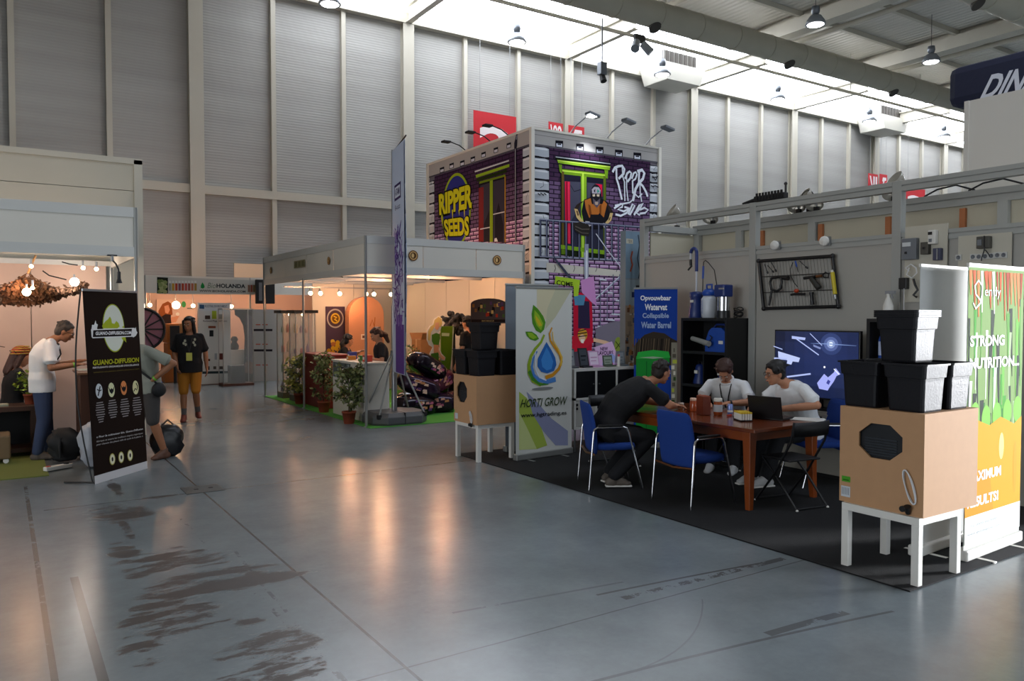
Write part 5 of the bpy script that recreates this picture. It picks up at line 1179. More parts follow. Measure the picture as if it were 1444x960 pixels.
hang('spray_gun', 'black spray gun with copper nozzle at the right of the wire grid', 'nozzle', [('barrel', lambda m: m.cyl(*gpts([(790, 450), (960, 425)]), .018, None, BLACK, 12)), ('grip', lambda m: m.cyl(*gpts([(900, 450), (1010, 600)]), .03, .034, mat('dark_olive', '#22221c', .5), 12)), ('copper_ring', lambda m: m.cyl(*gpts([(975, 425), (1060, 415)]), .017, None, mat('copper_tube'), 12)), ('wheel', lambda m: m.tube(gpts([(1070, 400), (1110, 360), (1160, 390), (1150, 440), (1090, 440), (1070, 400)]), .008, BLACK, 8))])
hang('valve', 'small orange valve with thin black hose in the middle of the wire grid', 'valve', [('orange_body', lambda m: m.ell(gpts([(675, 640)])[0], (.03, .03, .024), mat('orange_plastic', '#b8401a', .4), 12, 8)), ('hose', lambda m: m.tube(gpts([(690, 580), (640, 520), (590, 420), (580, 320), (620, 210)]), .005, BLACK, 6)), ('base', lambda m: m.tube(gpts([(590, 700), (640, 690), (740, 690), (800, 690)]), .014, BLACK, 8))])
hang('sight_tube', 'bright yellow tube clipped to the right side of the wire grid', 'tube', [('tube', lambda m: m.cyl(*gpts([(1215, 360), (1255, 690)], .05), .022, None, YEL, 14)), ('end_cap', lambda m: m.cyl(*gpts([(1205, 330), (1215, 372)], .05), .015, None, WHITE, 10)), ('end_cap', lambda m: m.cyl(*gpts([(1255, 700), (1262, 760)], .05), .015, None, STEEL, 10))])
for k, (a, b_, lab) in enumerate((((195, 240), (245, 380), 'black drip stake, first from the left on the wire grid'), ((240, 260), (330, 360), 'black drip stake, second from the left on the wire grid'), ((290, 200), (370, 350), 'black drip stake, third from the left on the wire grid'), ((720, 190), (840, 300), 'slanted black drip stake right of the blue one on the grid'))):
    hang('drip_stake', lab, 'stake', [('stake', lambda m, a=a, b_=b_: m.cyl(*gpts([a, b_]), .006, .004, BLACK, 8)), ('barb', lambda m, a=a, b_=b_: m.cyl(gpts([a])[0].lerp(gpts([b_])[0], .8), gpts([b_])[0], .012, .01, BLACK, 8))])
hang('drip_stake', 'blue drip stake at the top middle of the wire grid', 'stake', [('stake', lambda m: m.cyl(*gpts([(655, 190), (680, 280)]), .009, None, BL, 8)), ('tip', lambda m: m.cyl(*gpts([(680, 280), (700, 360)]), .006, .004, BLACK, 8))])
hang('pipe_coupling', 'short black coupling standing at the bottom of the wire grid', 'pipe', [('pipe', lambda m: m.cyl(*gpts([(900, 670), (915, 850)]), .02, .024, BLACK, 12)), ('collar', lambda m: m.cyl(*gpts([(900, 660), (902, 700)]), .026, None, BLACK, 12))])
# control boards at the right
PB = mat('perforated_board', '#c2bdae', .6); DEV = mat('device_grey', '#6e7278', .5)
def board(label, q0, q1, o=.04):
    a, b_ = gp(*q0), gp(*q1); r = thing('display_board', label, 'board'); MB().box((XW-o, a.y, min(a.z, b_.z)), (XW-o+.012, b_.y, max(a.z, b_.z)), PB).build('panel', r)
    m = MB()
    for y in (a.y-.03, b_.y+.03): m.cyl((XW-o+.012, y, max(a.z, b_.z)-.05), (XW, y, max(a.z, b_.z)-.05), .01, None, STEEL, 8)
    m.build('spacer', r); reroot(r, (XW-o, (a.y+b_.y)/2, min(a.z, b_.z))); return r
board('pale display board with small controllers on the grey wall, behind the banners', (1275, 320), (1333, 425)); board('second pale display board with sockets, right of the first', (1350, 333), (1424, 400))
dv = CR(1270, 310, 8.3)
def device(name, label, cat, q0, q1, m0, extra=()):
    a, b_ = gp(*dv([q0])[0]), gp(*dv([q1])[0]); r = thing(name, label, cat); MB().box((XW-.1, a.y, b_.z), (XW-.042, b_.y, a.z), m0).build('case', r, bevel=.005)
    for nm, e0, e1, mm in extra: p, q = gp(*dv([e0])[0]), gp(*dv([e1])[0]); MB().box((XW-.108, p.y, q.z), (XW-.1, q.y, p.z), mm).build(nm, r)
    reroot(r, (XW-.07, (a.y+b_.y)/2, b_.z))
device('controller', 'grey climate controller with small display at the left of the first board', 'controller', (35, 225), (205, 460), DEV, [('display', (50, 270), (145, 310), mat('lcd', '#cfd2d4', .3)), ('knob', (75, 375), (100, 400), BLACK)])
device('controller', 'white timer controller with dark display high on the first board', 'controller', (345, 125), (430, 280), WHITE, [('display', (350, 145), (395, 175), BLACK), ('dial', (358, 225), (390, 260), DEV)])
device('controller', 'small dark grey controller in the middle of the first board', 'controller', (255, 265), (345, 400), mat('device_dark', '#4a4740', .5), [('knob', (285, 320), (310, 345), BLACK)])
device('controller', 'dark blue grey controller low at the right of the first board', 'controller', (400, 335), (485, 470), mat('device_blue', '#3c3f58', .5), [('strip', (450, 340), (462, 465), STEEL)])
device('power_adapter', 'black power adapter hanging below the grey climate controller', 'adapter', (0, 680), (90, 810), BLACK)
device('twin_timer', 'pair of dark timers with cables on the second pale board', 'timer', (910, 200), (1060, 330), mat('device_dark'), [('dial', (925, 235), (975, 300), DEV), ('case_edge', (1000, 190), (1010, 320), BLACK)])
for i, (x, y) in enumerate(((672, 440), (842, 432), (912, 430), (985, 425), (1056, 420), (1128, 412), (1202, 410))):
    p = gp(*dv([(x, y)])[0]); r = thing('wall_socket', 'white round socket in the row on the second pale board, number %s from the left' % ['one', 'two', 'three', 'four', 'five', 'six', 'seven'][i], 'socket', (XW-.045, p.y, p.z), group='sockets on the second board')
    MB().box((-.012, -.028, -.028), (.003, .028, .028), mat('socket_white', '#c6c6c2', .4)).build('plate', r, bevel=.003); MB().lathe([(.02, 0), (.017, .004), (.016, .001), (.0001, 0)], (-.012, 0, 0), DEV, 16, axis=(-1, 0, 0)).build('socket_ring', r)
m = MB(); m.tube([gp(*dv([q])[0], .06) for q in ((150, 690), (170, 760), (200, 820), (150, 880), (190, 905))], .012, BLACK, 8); m.tube([gp(*dv([q])[0], .06) for q in ((100, 600), (60, 560), (120, 520), (180, 560), (190, 620), (130, 680), (70, 640), (100, 560))], .006, mat('white_cable'), 6)
o = m.build('cable_bundle'); tag(o, 'white and black cable bundle dangling below the first pale board', 'cable')
m = MB(); m.tube([gp(*dv([q])[0], .05) for q in ((40, 800), (38, 1000), (45, 1250))], .004, mat('white_cable'), 6); o = m.build('hanging_cable'); tag(o, 'thin grey cable running straight down the grey wall post', 'cable')
m = MB(); m.tube([gp(*dv([q])[0], .07) for q in ((985, 320), (975, 370), (950, 440), (945, 480))], .006, BLACK, 6); m.tube([gp(*dv([q])[0], .07) for q in ((990, 350), (1030, 400), (1045, 430))], .005, BLACK, 6); o = m.build('timer_cable'); tag(o, 'black cables hanging from the pair of dark timers', 'cable')
# flood lamps on the stand top beams
CLR = mat('lamp_clear_shade', '#b9b3a6', .2, trans=.35)
for k, (px, py, up, lab) in enumerate(((955, 300, 1, 'at the far left beam corner'), (1142, 280, 1, 'in the middle of the beam'), (1210, 0, 0, ''), (1270, 258, 1, 'on top of the right beam post'), (1127, 298, -1, 'hanging under the beam beside the black fitting'), (1262, 283, -1, 'hanging under the beam at the right post'), (1152, 296, -1, 'right of the middle one, under the beam'), (1006, 306, -1, 'hanging near the left beam corner'))):
    if not up: continue
    p = atX(px, py, XB-.0); r = thing('flood_lamp', 'round clear clip lamp '+lab, 'lamp', (XB, p.y, 3.105), group='clip lamps along the beams')
    z = p.z-3.105 if up > 0 else p.z-3.105; z = max(z, .12)
    MB().box((-.03, -.03, 0), (.03, .03, .05), BLACK).build('clamp', r)
    MB().tube([(0, 0, .04), (-.03, 0, z)], .012, STEEL).build('stem', r)
    MB().lathe([(.03, -.08), (.06, -.06), (.1, .03), (.115, .07), (.11, .07), (.05, -.05)], (-.05, 0, z), CLR, 20, axis=(-.5, -.3, -.8) if up < 0 else (-.6, .3, .5)).build('shade', r)
    MB().ell((-.05, 0, z), .03, mat('bulb_white', '#e6dfcc', .3), 10, 7).build('bulb', r)
    if k == 1: MB().tube([(-.05, .1*math.cos(a), z+.1*math.sin(a)) for a in [i*math.pi/8 for i in range(17)]], .006, CABLE).build('cable', r)
# black fitting with fringe on the front beam
p = atX(1085, 275, XW); r = thing('stage_light_bar', 'long black fringed spotlight fitting lying on the grey beam', 'fitting', (XW, 6.35, 3.14))
m = MB(); m.box((-.04, -.35, .0), (.04, .1, .07), BLACKM); m.build('body', r, bevel=.01)
m = MB(); m.cyl((0, .1, .03), (0, .3, .01), .03, .01, BLACKM, 10); m.build('nose', r)
for i in range(9): MB().box((-.05, -.33+.045*i, .02), (-.04, -.30+.045*i, .1), BLACKM).build('fin', r)
MB().cyl((0, -.34, .05), (0, -.34, .17), .012, None, BLACK, 8).build('rod', r); MB().ell((0, -.34, .17), .022, BLACK, 8, 6).build('knob', r)
for i, (px, lab) in enumerate(((1335, 'left'), (1400, 'right'))):
    y = atX(px, 270, XB).y; m = MB(); m.tube([(XB, y+.25, 3.108), (XB, y+.1, 3.17), (XB, y-.1, 3.19), (XB, y-.3, 3.108)], .01, CABLE); o = m.build('loose_cable'); tag(o, 'black cable looped over the rear beam right of the post, the %s one' % lab, 'cable')
# white cabinet with black doors
KW = mat('white_cabinet_board', '#c9c8c4', .45); KB = mat('black_door', '#0e0e12', .35)
r = thing('display_cabinet', 'white cube cabinet with black upper doors beside the HORTI GROW banner', 'cabinet', (6.08, 7.85, 0))
W3_, z0, z1 = 1.07, .30, 1.07
for i in range(4): x = (W3_-.03)*i/3; MB().box((x, 0, z0+.03), (x+.03, .39, z1-.03), KW).build('upright', r)
for z in (z0, (z0+z1)/2-.015, z1-.03): MB().box((0, 0, z), (W3_, .39, z+.03), KW).build('shelf_board', r)
MB().box((.03, .38, z0+.03), (W3_-.03, .388, z1-.03), KW).build('back_board', r)
for i in range(3):
    x = (W3_-.03)*i/3+.034; w_ = (W3_-.03)/3-.038
    q = MB().box((x, .004, (z0+z1)/2+.02), (x+w_, .02, z1-.035), KB).build('black_door', r); MB().cyl((x+(w_-.03 if i % 2 == 0 else .03), .004, .87), (x+(w_-.03 if i % 2 == 0 else .03), -.012, .87), .008, None, STEEL, 10).build('knob', q)
    q = MB().box((x, .004, z0+.035), (x+w_, .02, (z0+z1)/2-.02), mat('pale_door', '#a9a8a2', .45)).build('white_door', r)
    if i < 2: 
        for k in (0, 1): MB().box((x-.0, -.006, .60-.05*k), (x+.025, .004, .63-.05*k), BLACK).build('hinge', q)
for x in (.05, W3_-.05):
    for y in (.05, .34): MB().cyl((x, y, 0), (x, y, z0), .014, None, STEEL, 10).build('leg', r)
for i, (x, w_, h_, col, inkc, lab, lean) in enumerate(((.1, .16, .25, '#4c4f55', '#8d9298', 'first brochure holder from the left, dark grey prints', 0), (.33, .15, .26, '#1c1f24', '#4a5058', 'black brochure holder second from the left', .08), (.5, .17, .22, '#c99ac4', '#e8d8ec', 'pink and white brochure stand in the middle', .08), (.73, .16, .15, '#4c5a4c', '#9aa89a', 'low dark green brochure tray', 0), (.97, .12, .2, '#7d8790', '#a9b2ba', 'grey plastic leaflet holder at the right end', 0))):
    b_ = thing('brochure_holder', lab+' on the white cabinet', 'holder', (6.08+x, 8.05, 1.072), group='brochures on the white cabinet'); 
    m = MB(); m.box((-w_/2, 0, 0), (w_/2, .012, h_), mat('broch_%d' % i, col, .4), R=Matrix.Rotation(-.15-lean, 3, 'X'), c=(0, 0, 0)); m.box((-w_/2, -.07, 0), (w_/2, .02, .02), mat('broch_%d' % i)); m.build('holder', b_)
    A = Art((-w_/2, -.002, 0), (1, 0, 0), (0, math.sin(.15+lean), math.cos(.15+lean)))
    A.rect(.015, .03, w_-.015, h_-.02, inkc); A.up(); A.rect(.03, h_*.55, w_-.03, h_*.62, col); A.rect(.03, h_*.35, w_-.05, h_*.4, col); A.build('brochure', b_)
MB_ = thing('white_tube', 'small white bottle standing on the white cabinet near its right end', 'bottle', (6.08+.87, 8.0, 1.072)); MB().cyl((0, 0, 0), (0, 0, .13), .02, None, WHITE, 14).build('bottle_body', MB_); MB().cyl((0, 0, .13), (0, 0, .16), .014, None, mat('pink_cap', '#c8405a', .4), 12).build('cap', MB_)
# ================================================================ PEOPLE
def remeshed(mb, name, parent, m, vox=.009, smooth=6, fac=.5, col_m=None):
    me = mb.mesh(name); me.materials.clear()
    o = bpy.data.objects.new(name, me); COL.objects.link(o)
    r = o.modifiers.new('r', 'REMESH'); r.mode = 'VOXEL'; r.voxel_size = vox; r.use_smooth_shade = True
    s = o.modifiers.new('s', 'SMOOTH'); s.factor = fac; s.iterations = smooth
    dg = bpy.context.evaluated_depsgraph_get(); me2 = bpy.data.meshes.new_from_object(o.evaluated_get(dg)); me2.name = name
    me2.materials.clear(); me2.materials.append(m)
    for mm in (col_m or []): me2.materials.append(mm)
    o.modifiers.clear(); o.data = me2; bpy.data.meshes.remove(me)
    if parent is not None: o.parent = parent
    for p in me2.polygons: p.use_smooth = True
    return o
def V3(*a): return Vector(a)
def trunk(m, pel, ch, nk, hipR, shR, sc=1., grow=0., z_lo=-.04):
    """loft from pelvis to neck base. hipR / shR unit vectors to the person's right"""
    pel, ch, nk = Vector(pel), Vector(ch), Vector(nk); rings = []
    def spine(t):
        return pel.lerp(ch, t/.55) if t < .55 else ch.lerp(nk, (t-.55)/.45)
    tb_ = [(-.12, .12, .085), (-.04, .165, .115), (.08, .172, .118), (.25, .15, .105), (.4, .155, .11), (.58, .175, .12), (.75, .182, .115), (.88, .165, .09), (.96, .10, .07), (1.02, .065, .062)]
    for t, w, d in tb_:
        c = spine(t) if t >= 0 else pel+(pel-ch)*(-t/.55)
        ax = (spine(min(t+.06, 1.02))-spine(max(t-.06, -.0))) if t > 0 else ch-pel
        ax.normalize(); R_ = hipR.lerp(shR, max(0, min(1, t))).normalized(); R_ = (R_-ax*R_.dot(ax)).normalized(); F_ = ax.cross(R_)
        w = w*sc+grow; d = d*sc+grow
        rings.append([c+R_*(w*math.copysign(abs(math.cos(a))**.85, math.cos(a)))+F_*(d*math.sin(a)) for a in [2*math.pi*k/20 for k in range(20)]])
    return rings
def hand(m, wr, d, n, sc=1., curl=.5, left=False):
    """wr wrist, d direction of the palm, n = side the palm faces"""
    wr = Vector(wr); d = Vector(d).normalized(); n = Vector(n); n = (n-d*n.dot(d)).normalized(); s = d.cross(n)*(1 if left else -1)
    R = Matrix((s, d, n)).transposed()
    m.ell(wr+d*.05*sc, (.04*sc, .052*sc, .017*sc), None, 12, 8, R=R)
    for i, (o, L) in enumerate(((.030, .072), (.010, .08), (-.011, .075), (-.031, .058))):
        b = wr+d*.088*sc+s*o*sc; c1 = (d*math.cos(curl*.6)+n*math.sin(curl*.6)); c2 = (d*math.cos(curl*1.6)+n*math.sin(curl*1.6))
        q = b+c1*L*.5*sc; m.cap(b-d*.012, q, .0095*sc, .0088*sc, None, 8); m.cap(q, q+c2*L*.5*sc, .0088*sc, .0075*sc, None, 8)
    b = wr+d*.03*sc+s*.03*sc; q = b+(s*.75+d*.65+n*.15).normalized()*.035*sc; m.cap(b, q, .013*sc, .011*sc, None, 8); m.cap(q, q+(s*.25+d*.9+n*.35).normalized()*.032*sc, .011*sc, .009*sc, None, 8)
def person(label, loc, rz, J, st):
    """J: joints in local metres (person faces +Y, right is +X). st: style"""
    root = thing('person', label, 'person', loc, rz)
    J = {k: Vector(v) for k, v in J.items()}
    hipR = (J['hipR']-J['hipL']).normalized(); shR = (J['shR']-J['shL']).normalized(); sc = st.get('sc', 1.)
    pel = (J['hipR']+J['hipL'])/2+V3(0, 0, .04); nk = J['neck']; chest = J['chest']
    skin = st.get('skin', SKIN); vox = st.get('vox', .009)
    m = MB(); rg = trunk(m, pel, chest, nk, hipR, shR, sc); m.loft(rg, None)
    hc = J['head']; hf = J['look'].normalized(); up0 = (hc-nk).normalized(); up = J['up'].normalized() if 'up' in J else (V3(0, 0, 1) if up0.z > .6 else up0)
    up = (up-hf*up.dot(hf)).normalized(); hr = hf.cross(up); H = Matrix((hr, hf, up)).transposed()
    hp = lambda x, y, z: hc+H@Vector((x, y, z))
    m.cap(nk-(hc-nk)*.35, hp(0, -.02, -.06), .058, .05, None)
    for s in (-1, 1): m.cap(nk-(hc-nk)*.15, nk.lerp(J['shR'] if s > 0 else J['shL'], .8)+(chest-nk).normalized()*.02, .04, .04, None)
    m.ell(hp(0, -.012, .03), (.076, .096, .088), None, 16, 10, R=H); m.ell(hp(0, .012, -.03), (.062, .078, .082), None, 16, 10, R=H); m.ell(hp(0, .045, -.088), (.034, .034, .026), None, 12, 8, R=H)
    m.cap(hp(0, .08, .02), hp(0, .108, -.018), .010, .015, None, 8); m.ell(hp(0, .093, -.055), (.024, .010, .011), None, 10, 6, R=H); m.ell(hp(0, .078, .033), (.055, .018, .012), None, 12, 6, R=H)
    m.ell(hp(0, .07, -.0), (.058, .02, .03), None, 12, 6, R=H)
    for s in (-1, 1): m.ell(hp(s*.077, -.012, -.005), (.011, .02, .032), None, 8, 6, R=H)
    for a in ('R', 'L'):
        sh, el, wr = J['sh'+a], J['el'+a], J['wr'+a]
        m.cap(sh, el, .05*sc, .040*sc, None); m.cap(el, el.lerp(wr, .4), .041*sc, .040*sc, None); m.cap(el.lerp(wr, .35), wr, .040*sc, .027*sc, None)
        hd = J.get('hd'+a, (wr-el)); hn = J.get('hn'+a, V3(0, 0, -1)); m.cap(wr, wr+hd.normalized()*.03, .026, .022, None)
        hand(m, wr, hd, hn, st.get('hand', 1.0), st.get('curl', .5), left=(a == 'L'))
        hi, kn, an = J['hip'+a], J['kn'+a], J['an'+a]
        m.cap(hi, kn, .085*sc, .056*sc, None); m.cap(kn, kn.lerp(an, .35), .055*sc, .056*sc, None); m.cap(kn.lerp(an, .3), an, .056*sc, .036*sc, None)
        ft = J.get('ft'+a, V3(0, 1, 0)).normalized(); m.cap(an, an+ft*(.10 if 'shoe' in st else .14)+V3(0, 0, -.05), .034, .018, None)
    remeshed(m, 'body', root, skin, vox, 3)
    # face details
    for s in (-1, 1):
        e = MB(); e.ell(hp(s*.031, .085, .012), (.013, .007, .0075), mat('eye_white', '#d8d2cc', .3), 10, 6, R=H); e.ell(hp(s*.031, .0905, .012), (.006, .003, .006), mat('iris', '#2a1a12', .2), 8, 5, R=H); e.build('eye', root)
        e = MB(); e.cap(hp(s*.016, .094, .034), hp(s*.046, .084, .036), .0045, .0035, st.get('hairm', BLACK), 6); e.build('eyebrow', root)
    e = MB(); e.cap(hp(-.02, .099, -.055), hp(.02, .099, -.055), .0045, .0045, mat('lips', '#8a4a40', .5), 6); e.build('mouth', root)
    # hair
    if st.get('hair'):
        m = MB(); hm = st['hairm']; rnd = random.Random(len(label))
        for k in range(46):
            a = rnd.random()*6.28; e = rnd.random()*1.35+.1; n_ = Vector((math.cos(a)*math.cos(e), math.sin(a)*math.cos(e), math.sin(e)))
            if n_.y > .45 and n_.z < .72: continue
            q_ = Vector((n_.x*.08, n_.y*.092-.025, n_.z*.088+.045)); t_ = Vector((n_.x*.4+rnd.uniform(-.5, .5), n_.y*.4+rnd.uniform(-.3, .5), -.5+rnd.uniform(-.3, .5))); L_ = .03 if st['hair'] == 'short' else .045
            m.cap(hp(*q_), hp(*(q_+t_.normalized()*L_)), .016, .009, None, 8)
        L = st['hair']
        m.ell(hp(0, -.028, .045), (.086, .096, .088), None, 16, 10, R=H); m.ell(hp(0, -.055, .0), (.079, .062, .085), None, 14, 9, R=H)
        if L != 'short': m.ell(hp(0, .03, .098), (.062, .05, .032), None, 12, 8, R=H)
        else: m.ell(hp(0, .028, .095), (.058, .045, .026), None, 12, 8, R=H)
        if L == 'full':
            for s in (-1, 1): m.ell(hp(s*.062, .0, .055), (.03, .065, .05), None, 12, 8, R=H)
            m.ell(hp(0, -.03, .07), (.094, .1, .08), None, 14, 9, R=H)
        if L == 'long':
            for s in (-1, 1): m.cap(hp(s*.075, -.0, .05), hp(s*.085, -.02, -.11), .035, .03, None); m.cap(hp(s*.085, -.02, -.1), hp(s*.09, -.02, -.19), .032, .018, None)
            m.cap(hp(0, -.06, .03), hp(0, -.09, -.2), .08, .07, None)
            for k in range(8): a = k*2.1; m.cap(hp(.06*math.cos(a), -.07+.02*math.sin(a), -.12), hp(.08*math.cos(a), -.1+.03*math.sin(a), -.23-.02*(k % 3)), .022, .01, None)
        if L == 'tail':
            m.cap(hp(0, -.07, .02), hp(0, -.14, -.08), .055, .045, None); m.cap(hp(0, -.13, -.08), hp(0, -.12, -.2), .045, .03, None)
        h = remeshed(m, 'hair', root, hm, .008, 2)
    if st.get('beard'):
        m = MB(); m.ell(hp(0, .03, -.075), (.056, .058, .045), None, 14, 8, R=H); remeshed(m, 'beard', root, st['hairm'], .008, 2)
    if st.get('glasses'):
        m = MB()
        for s in (-1, 1):
            m.tube([hp(s*.031+.02*math.cos(a), .1, .012+.017*math.sin(a)) for a in [k*math.pi/6 for k in range(13)]], .002, BLACK, 6); m.tube([hp(s*.051, .099, .018), hp(s*.08, .0, .018)], .002, BLACK, 6)
        m.tube([hp(-.011, .1, .014), hp(.011, .1, .014)], .002, BLACK, 6); m.build('glasses', root)
    # shirt
    if 'shirt' in st:
        m = MB(); g = st.get('sg', .016); rg = trunk(m, pel, chest, nk, hipR, shR, sc, g); rg = rg[0 if st.get('untuck', 1) else 1:9]
        if st.get('untuck', 1): rg[0] = [v+(rg[0][i]-rg[1][i])*.1 for i, v in enumerate(rg[1])]; rg = [[v+(pel-chest).normalized()*.10 for v in rg[1]]]+rg[1:]
        m.loft(rg, None)
        for a in ('R', 'L'):
            sh, el = J['sh'+a], J['el'+a]; k = st.get('sleeve', .62); dv = (chest-nk).normalized()*.022; m.cap(nk.lerp(sh, .3)+dv, nk.lerp(sh, .7)+dv*.4, .062, .06, None); m.cap(nk.lerp(sh, .5)+dv, sh+dv*.3, .055*sc+g*.3, .052*sc+g*.3, None); m.cap(sh, sh.lerp(el, k*.9), .050*sc+g*.35, .050*sc+g*.55, None); e_ = sh.lerp(el, k); m.cyl(sh.lerp(el, k*.5), e_, .05*sc+g*.4, .052*sc+g*.75, None, 14)
            if k > 1: m.cap(el, J['wr'+a], .05+g*.6, .036+g*.6, None)
        remeshed(m, st.get('shirtname', 't_shirt'), root, st['shirt'], .010, 3)
        if st.get('collar'):
            m = MB(); c = nk.lerp(hc, .12); ax = (hc-nk).normalized(); R_ = shR; F_ = ax.cross(R_)
            m.tube([c+R_*.072*math.cos(a)+F_*(.068*math.sin(a))-ax*(.02 if math.sin(a) > .5 else -.005) for a in [k*math.pi/10 for k in range(21)]], .013, st['shirt'], 8, cap=False); m.build('collar', root)
    # trousers
    if 'pants' in st:
        m = MB(); g = .018; rg = trunk(m, pel, chest, nk, hipR, shR, sc, g-.003)[:4]; m.loft(rg, None); f = st.get('plen', .98)
        for a in ('R', 'L'):
            hi, kn, an = J['hip'+a], J['kn'+a], J['an'+a]; m.cap(hi, hi.lerp(kn, min(1, f*2)), .088*sc+g, .060*sc+g, None)
            if f > .5: e = kn.lerp(an, (f-.5)*2); m.cap(kn, e, .060*sc+g, .046*sc+g, None)
        remeshed(m, st.get('pantsname', 'trousers'), root, st['pants'], .011, 3)
    if 'shoe' in st:
        for a in ('R', 'L'):
            an = J['an'+a]; ft = J.get('ft'+a, V3(0, 1, 0)); ft = V3(ft.x, ft.y, J.get('ftz', V3(0, 0, 0)).z).normalized(); m = MB(); s_ = ft.cross(V3(0, 0, 1)).normalized(); b_ = V3(an.x, an.y, an.z-.055)
            R = Matrix((s_, ft, s_.cross(ft))).transposed()
            m.ell(b_-ft*.03, (.042, .055, .045), None, 12, 8, R=R); m.ell(b_+ft*.07+V3(0, 0, -.005), (.044, .085, .036), None, 12, 8, R=R); m.ell(b_+ft*.14+V3(0, 0, -.012), (.042, .05, .026), None, 12, 8, R=R); m.cap(b_, an+V3(0, 0, .01), .046, .045, None, 12); m.cap(an+V3(0, 0, -.01), b_+ft*.12, .046, .034, None, 12)
            q = remeshed(m, 'shoe', root, st['shoe'], .009, 2)
            if st.get('sole'): k = MB(); k.box((-.04, -.08, 0), (.04, .19, .018), st['sole']); so = k.build('sole', q, bevel=.012); so.matrix_local = Matrix.Translation(V3(an.x, an.y, max(an.z-.098, .001))) @ R.to_4x4()
    if 'sock' in st:
        for a in ('R', 'L'):
            m = MB(); kn, an = J['kn'+a], J['an'+a]; m.cyl(an.lerp(kn, .02), an.lerp(kn, .33), .041, .047, st['sock'], 14); m.build('sock', root)
    if 'lanyard' in st:
        lm, bc = st['lanyard']; c = chest; F_ = (nk-chest).normalized().cross(shR); m = MB(); F_.normalize()
        if F_.y < 0: F_ = -F_
        f0 = chest+F_*(.15*sc)-(nk-chest)*.25
        for s in (-1, 1): m.tube([nk+shR*s*.065-F_*.03, nk+shR*s*.062+F_*.07-V3(0, 0, .02), chest.lerp(nk, .55)+shR*s*.04+F_*.155*sc, f0], .006, lm, 6)
        m.build('lanyard', root)
        if bc: m = MB(); ax = (nk-chest).normalized(); R = Matrix((shR, F_, ax)).transposed(); m.box((-.045, -.003, -.13), (.045, .003, 0), bc); q = m.build('badge', root); q.matrix_local = Matrix.Translation(f0+F_*.012) @ R.to_4x4()
    if 'band' in st:
        for a, bm_ in st['band']: el, wr = J['el'+a], J['wr'+a]; m = MB(); m.cyl(el.lerp(wr, .86), el.lerp(wr, .93), .034, .032, bm_, 14, cap=False); m.build('wristband', root)
    return root, hp
BROWN = mat('hair_dark_brown', '#1d130e', .55, bump=.6, bscale=90); BLK = mat('hair_black', '#0d0b0b', .5, bump=.6, bscale=90); GREYH = mat('hair_grey_brown', '#3d342e', .6, bump=.6, bscale=90); RBR = mat('hair_reddish', '#3a1f16', .55, bump=.6, bscale=90)
WT = mat('white_cotton', '#e4e6e8', .85, bump=.25, bscale=25, var=.05, vscale=5); BT = mat('black_cotton', '#0c0c10', .9, bump=.25, bscale=25); JEAN = mat('blue_denim', '#33405e', .9, bump=.3, bscale=60, var=.2, vscale=8); DARKJ = mat('dark_trousers', '#101116', .9, bump=.2, bscale=30)
MUST = mat('mustard_cotton', '#a86a12', .85, bump=.25, bscale=30, var=.1, vscale=6); GREYT = mat('grey_green_cotton', '#8a8c80', .85, bump=.25, bscale=25); CARGO = mat('dark_shorts', '#3b3836', .9, bump=.25, bscale=30)
WSH = mat('white_shoe', '#b9b9b8', .6); BSH = mat('brown_shoe', '#5a3a2a', .6); RSH = mat('red_brown_shoe', '#6e2c1c', .6); GSH = mat('grey_shoe', '#5f564e', .7); GB = mat('green_band', '#7fc43a', .5); YB = mat('yellow_badge', '#c9c65a', .5)
def stand(**k):
    J = dict(hipR=(.09, 0, .90), hipL=(-.09, 0, .90), knR=(.1, .02, .49), knL=(-.1, .02, .49), anR=(.11, -.02, .095), anL=(-.11, -.02, .095), chest=(0, .0, 1.2), neck=(0, -.01, 1.45), shR=(.165, -.01, 1.40), shL=(-.165, -.01, 1.40),
             elR=(.21, -.03, 1.13), elL=(-.21, -.03, 1.13), wrR=(.26, .06, .88), wrL=(-.26, .06, .88), head=(0, .03, 1.61), look=(0, 1, 0), hnR=(-1, 0, 0), hnL=(1, 0, 0)); J.update(k); return J
# man in white tee at the left, bending over the counter, facing right
p, _ = person('man in white t-shirt and jeans with green wristband, writing at the left stand', (.42, 11.15, 0), math.radians(-98), stand(chest=(0, .0, 1.22), neck=(0, .12, 1.45), shR=(.18, .1, 1.40), shL=(-.18, .1, 1.40), head=(0, .25, 1.545), look=(0, .85, -.45), elR=(.24, .12, 1.12), elL=(-.22, .12, 1.12), wrR=(.16, .38, 1.15), wrL=(-.1, .40, 1.18), hdR=(-.3, 1, .1), hdL=(.2, 1, .2), hnR=(0, 0, -1), hnL=(0, 0, -1), anR=(.13, -.05, .095), anL=(-.10, .05, .095)),
    dict(skin=SKIND, hair='short', hairm=GREYH, shirt=WT, sleeve=.75, sg=.03, pants=JEAN, shoe=GSH, lanyard=(BLACKM, None), band=[('R', GB)], glasses=True))
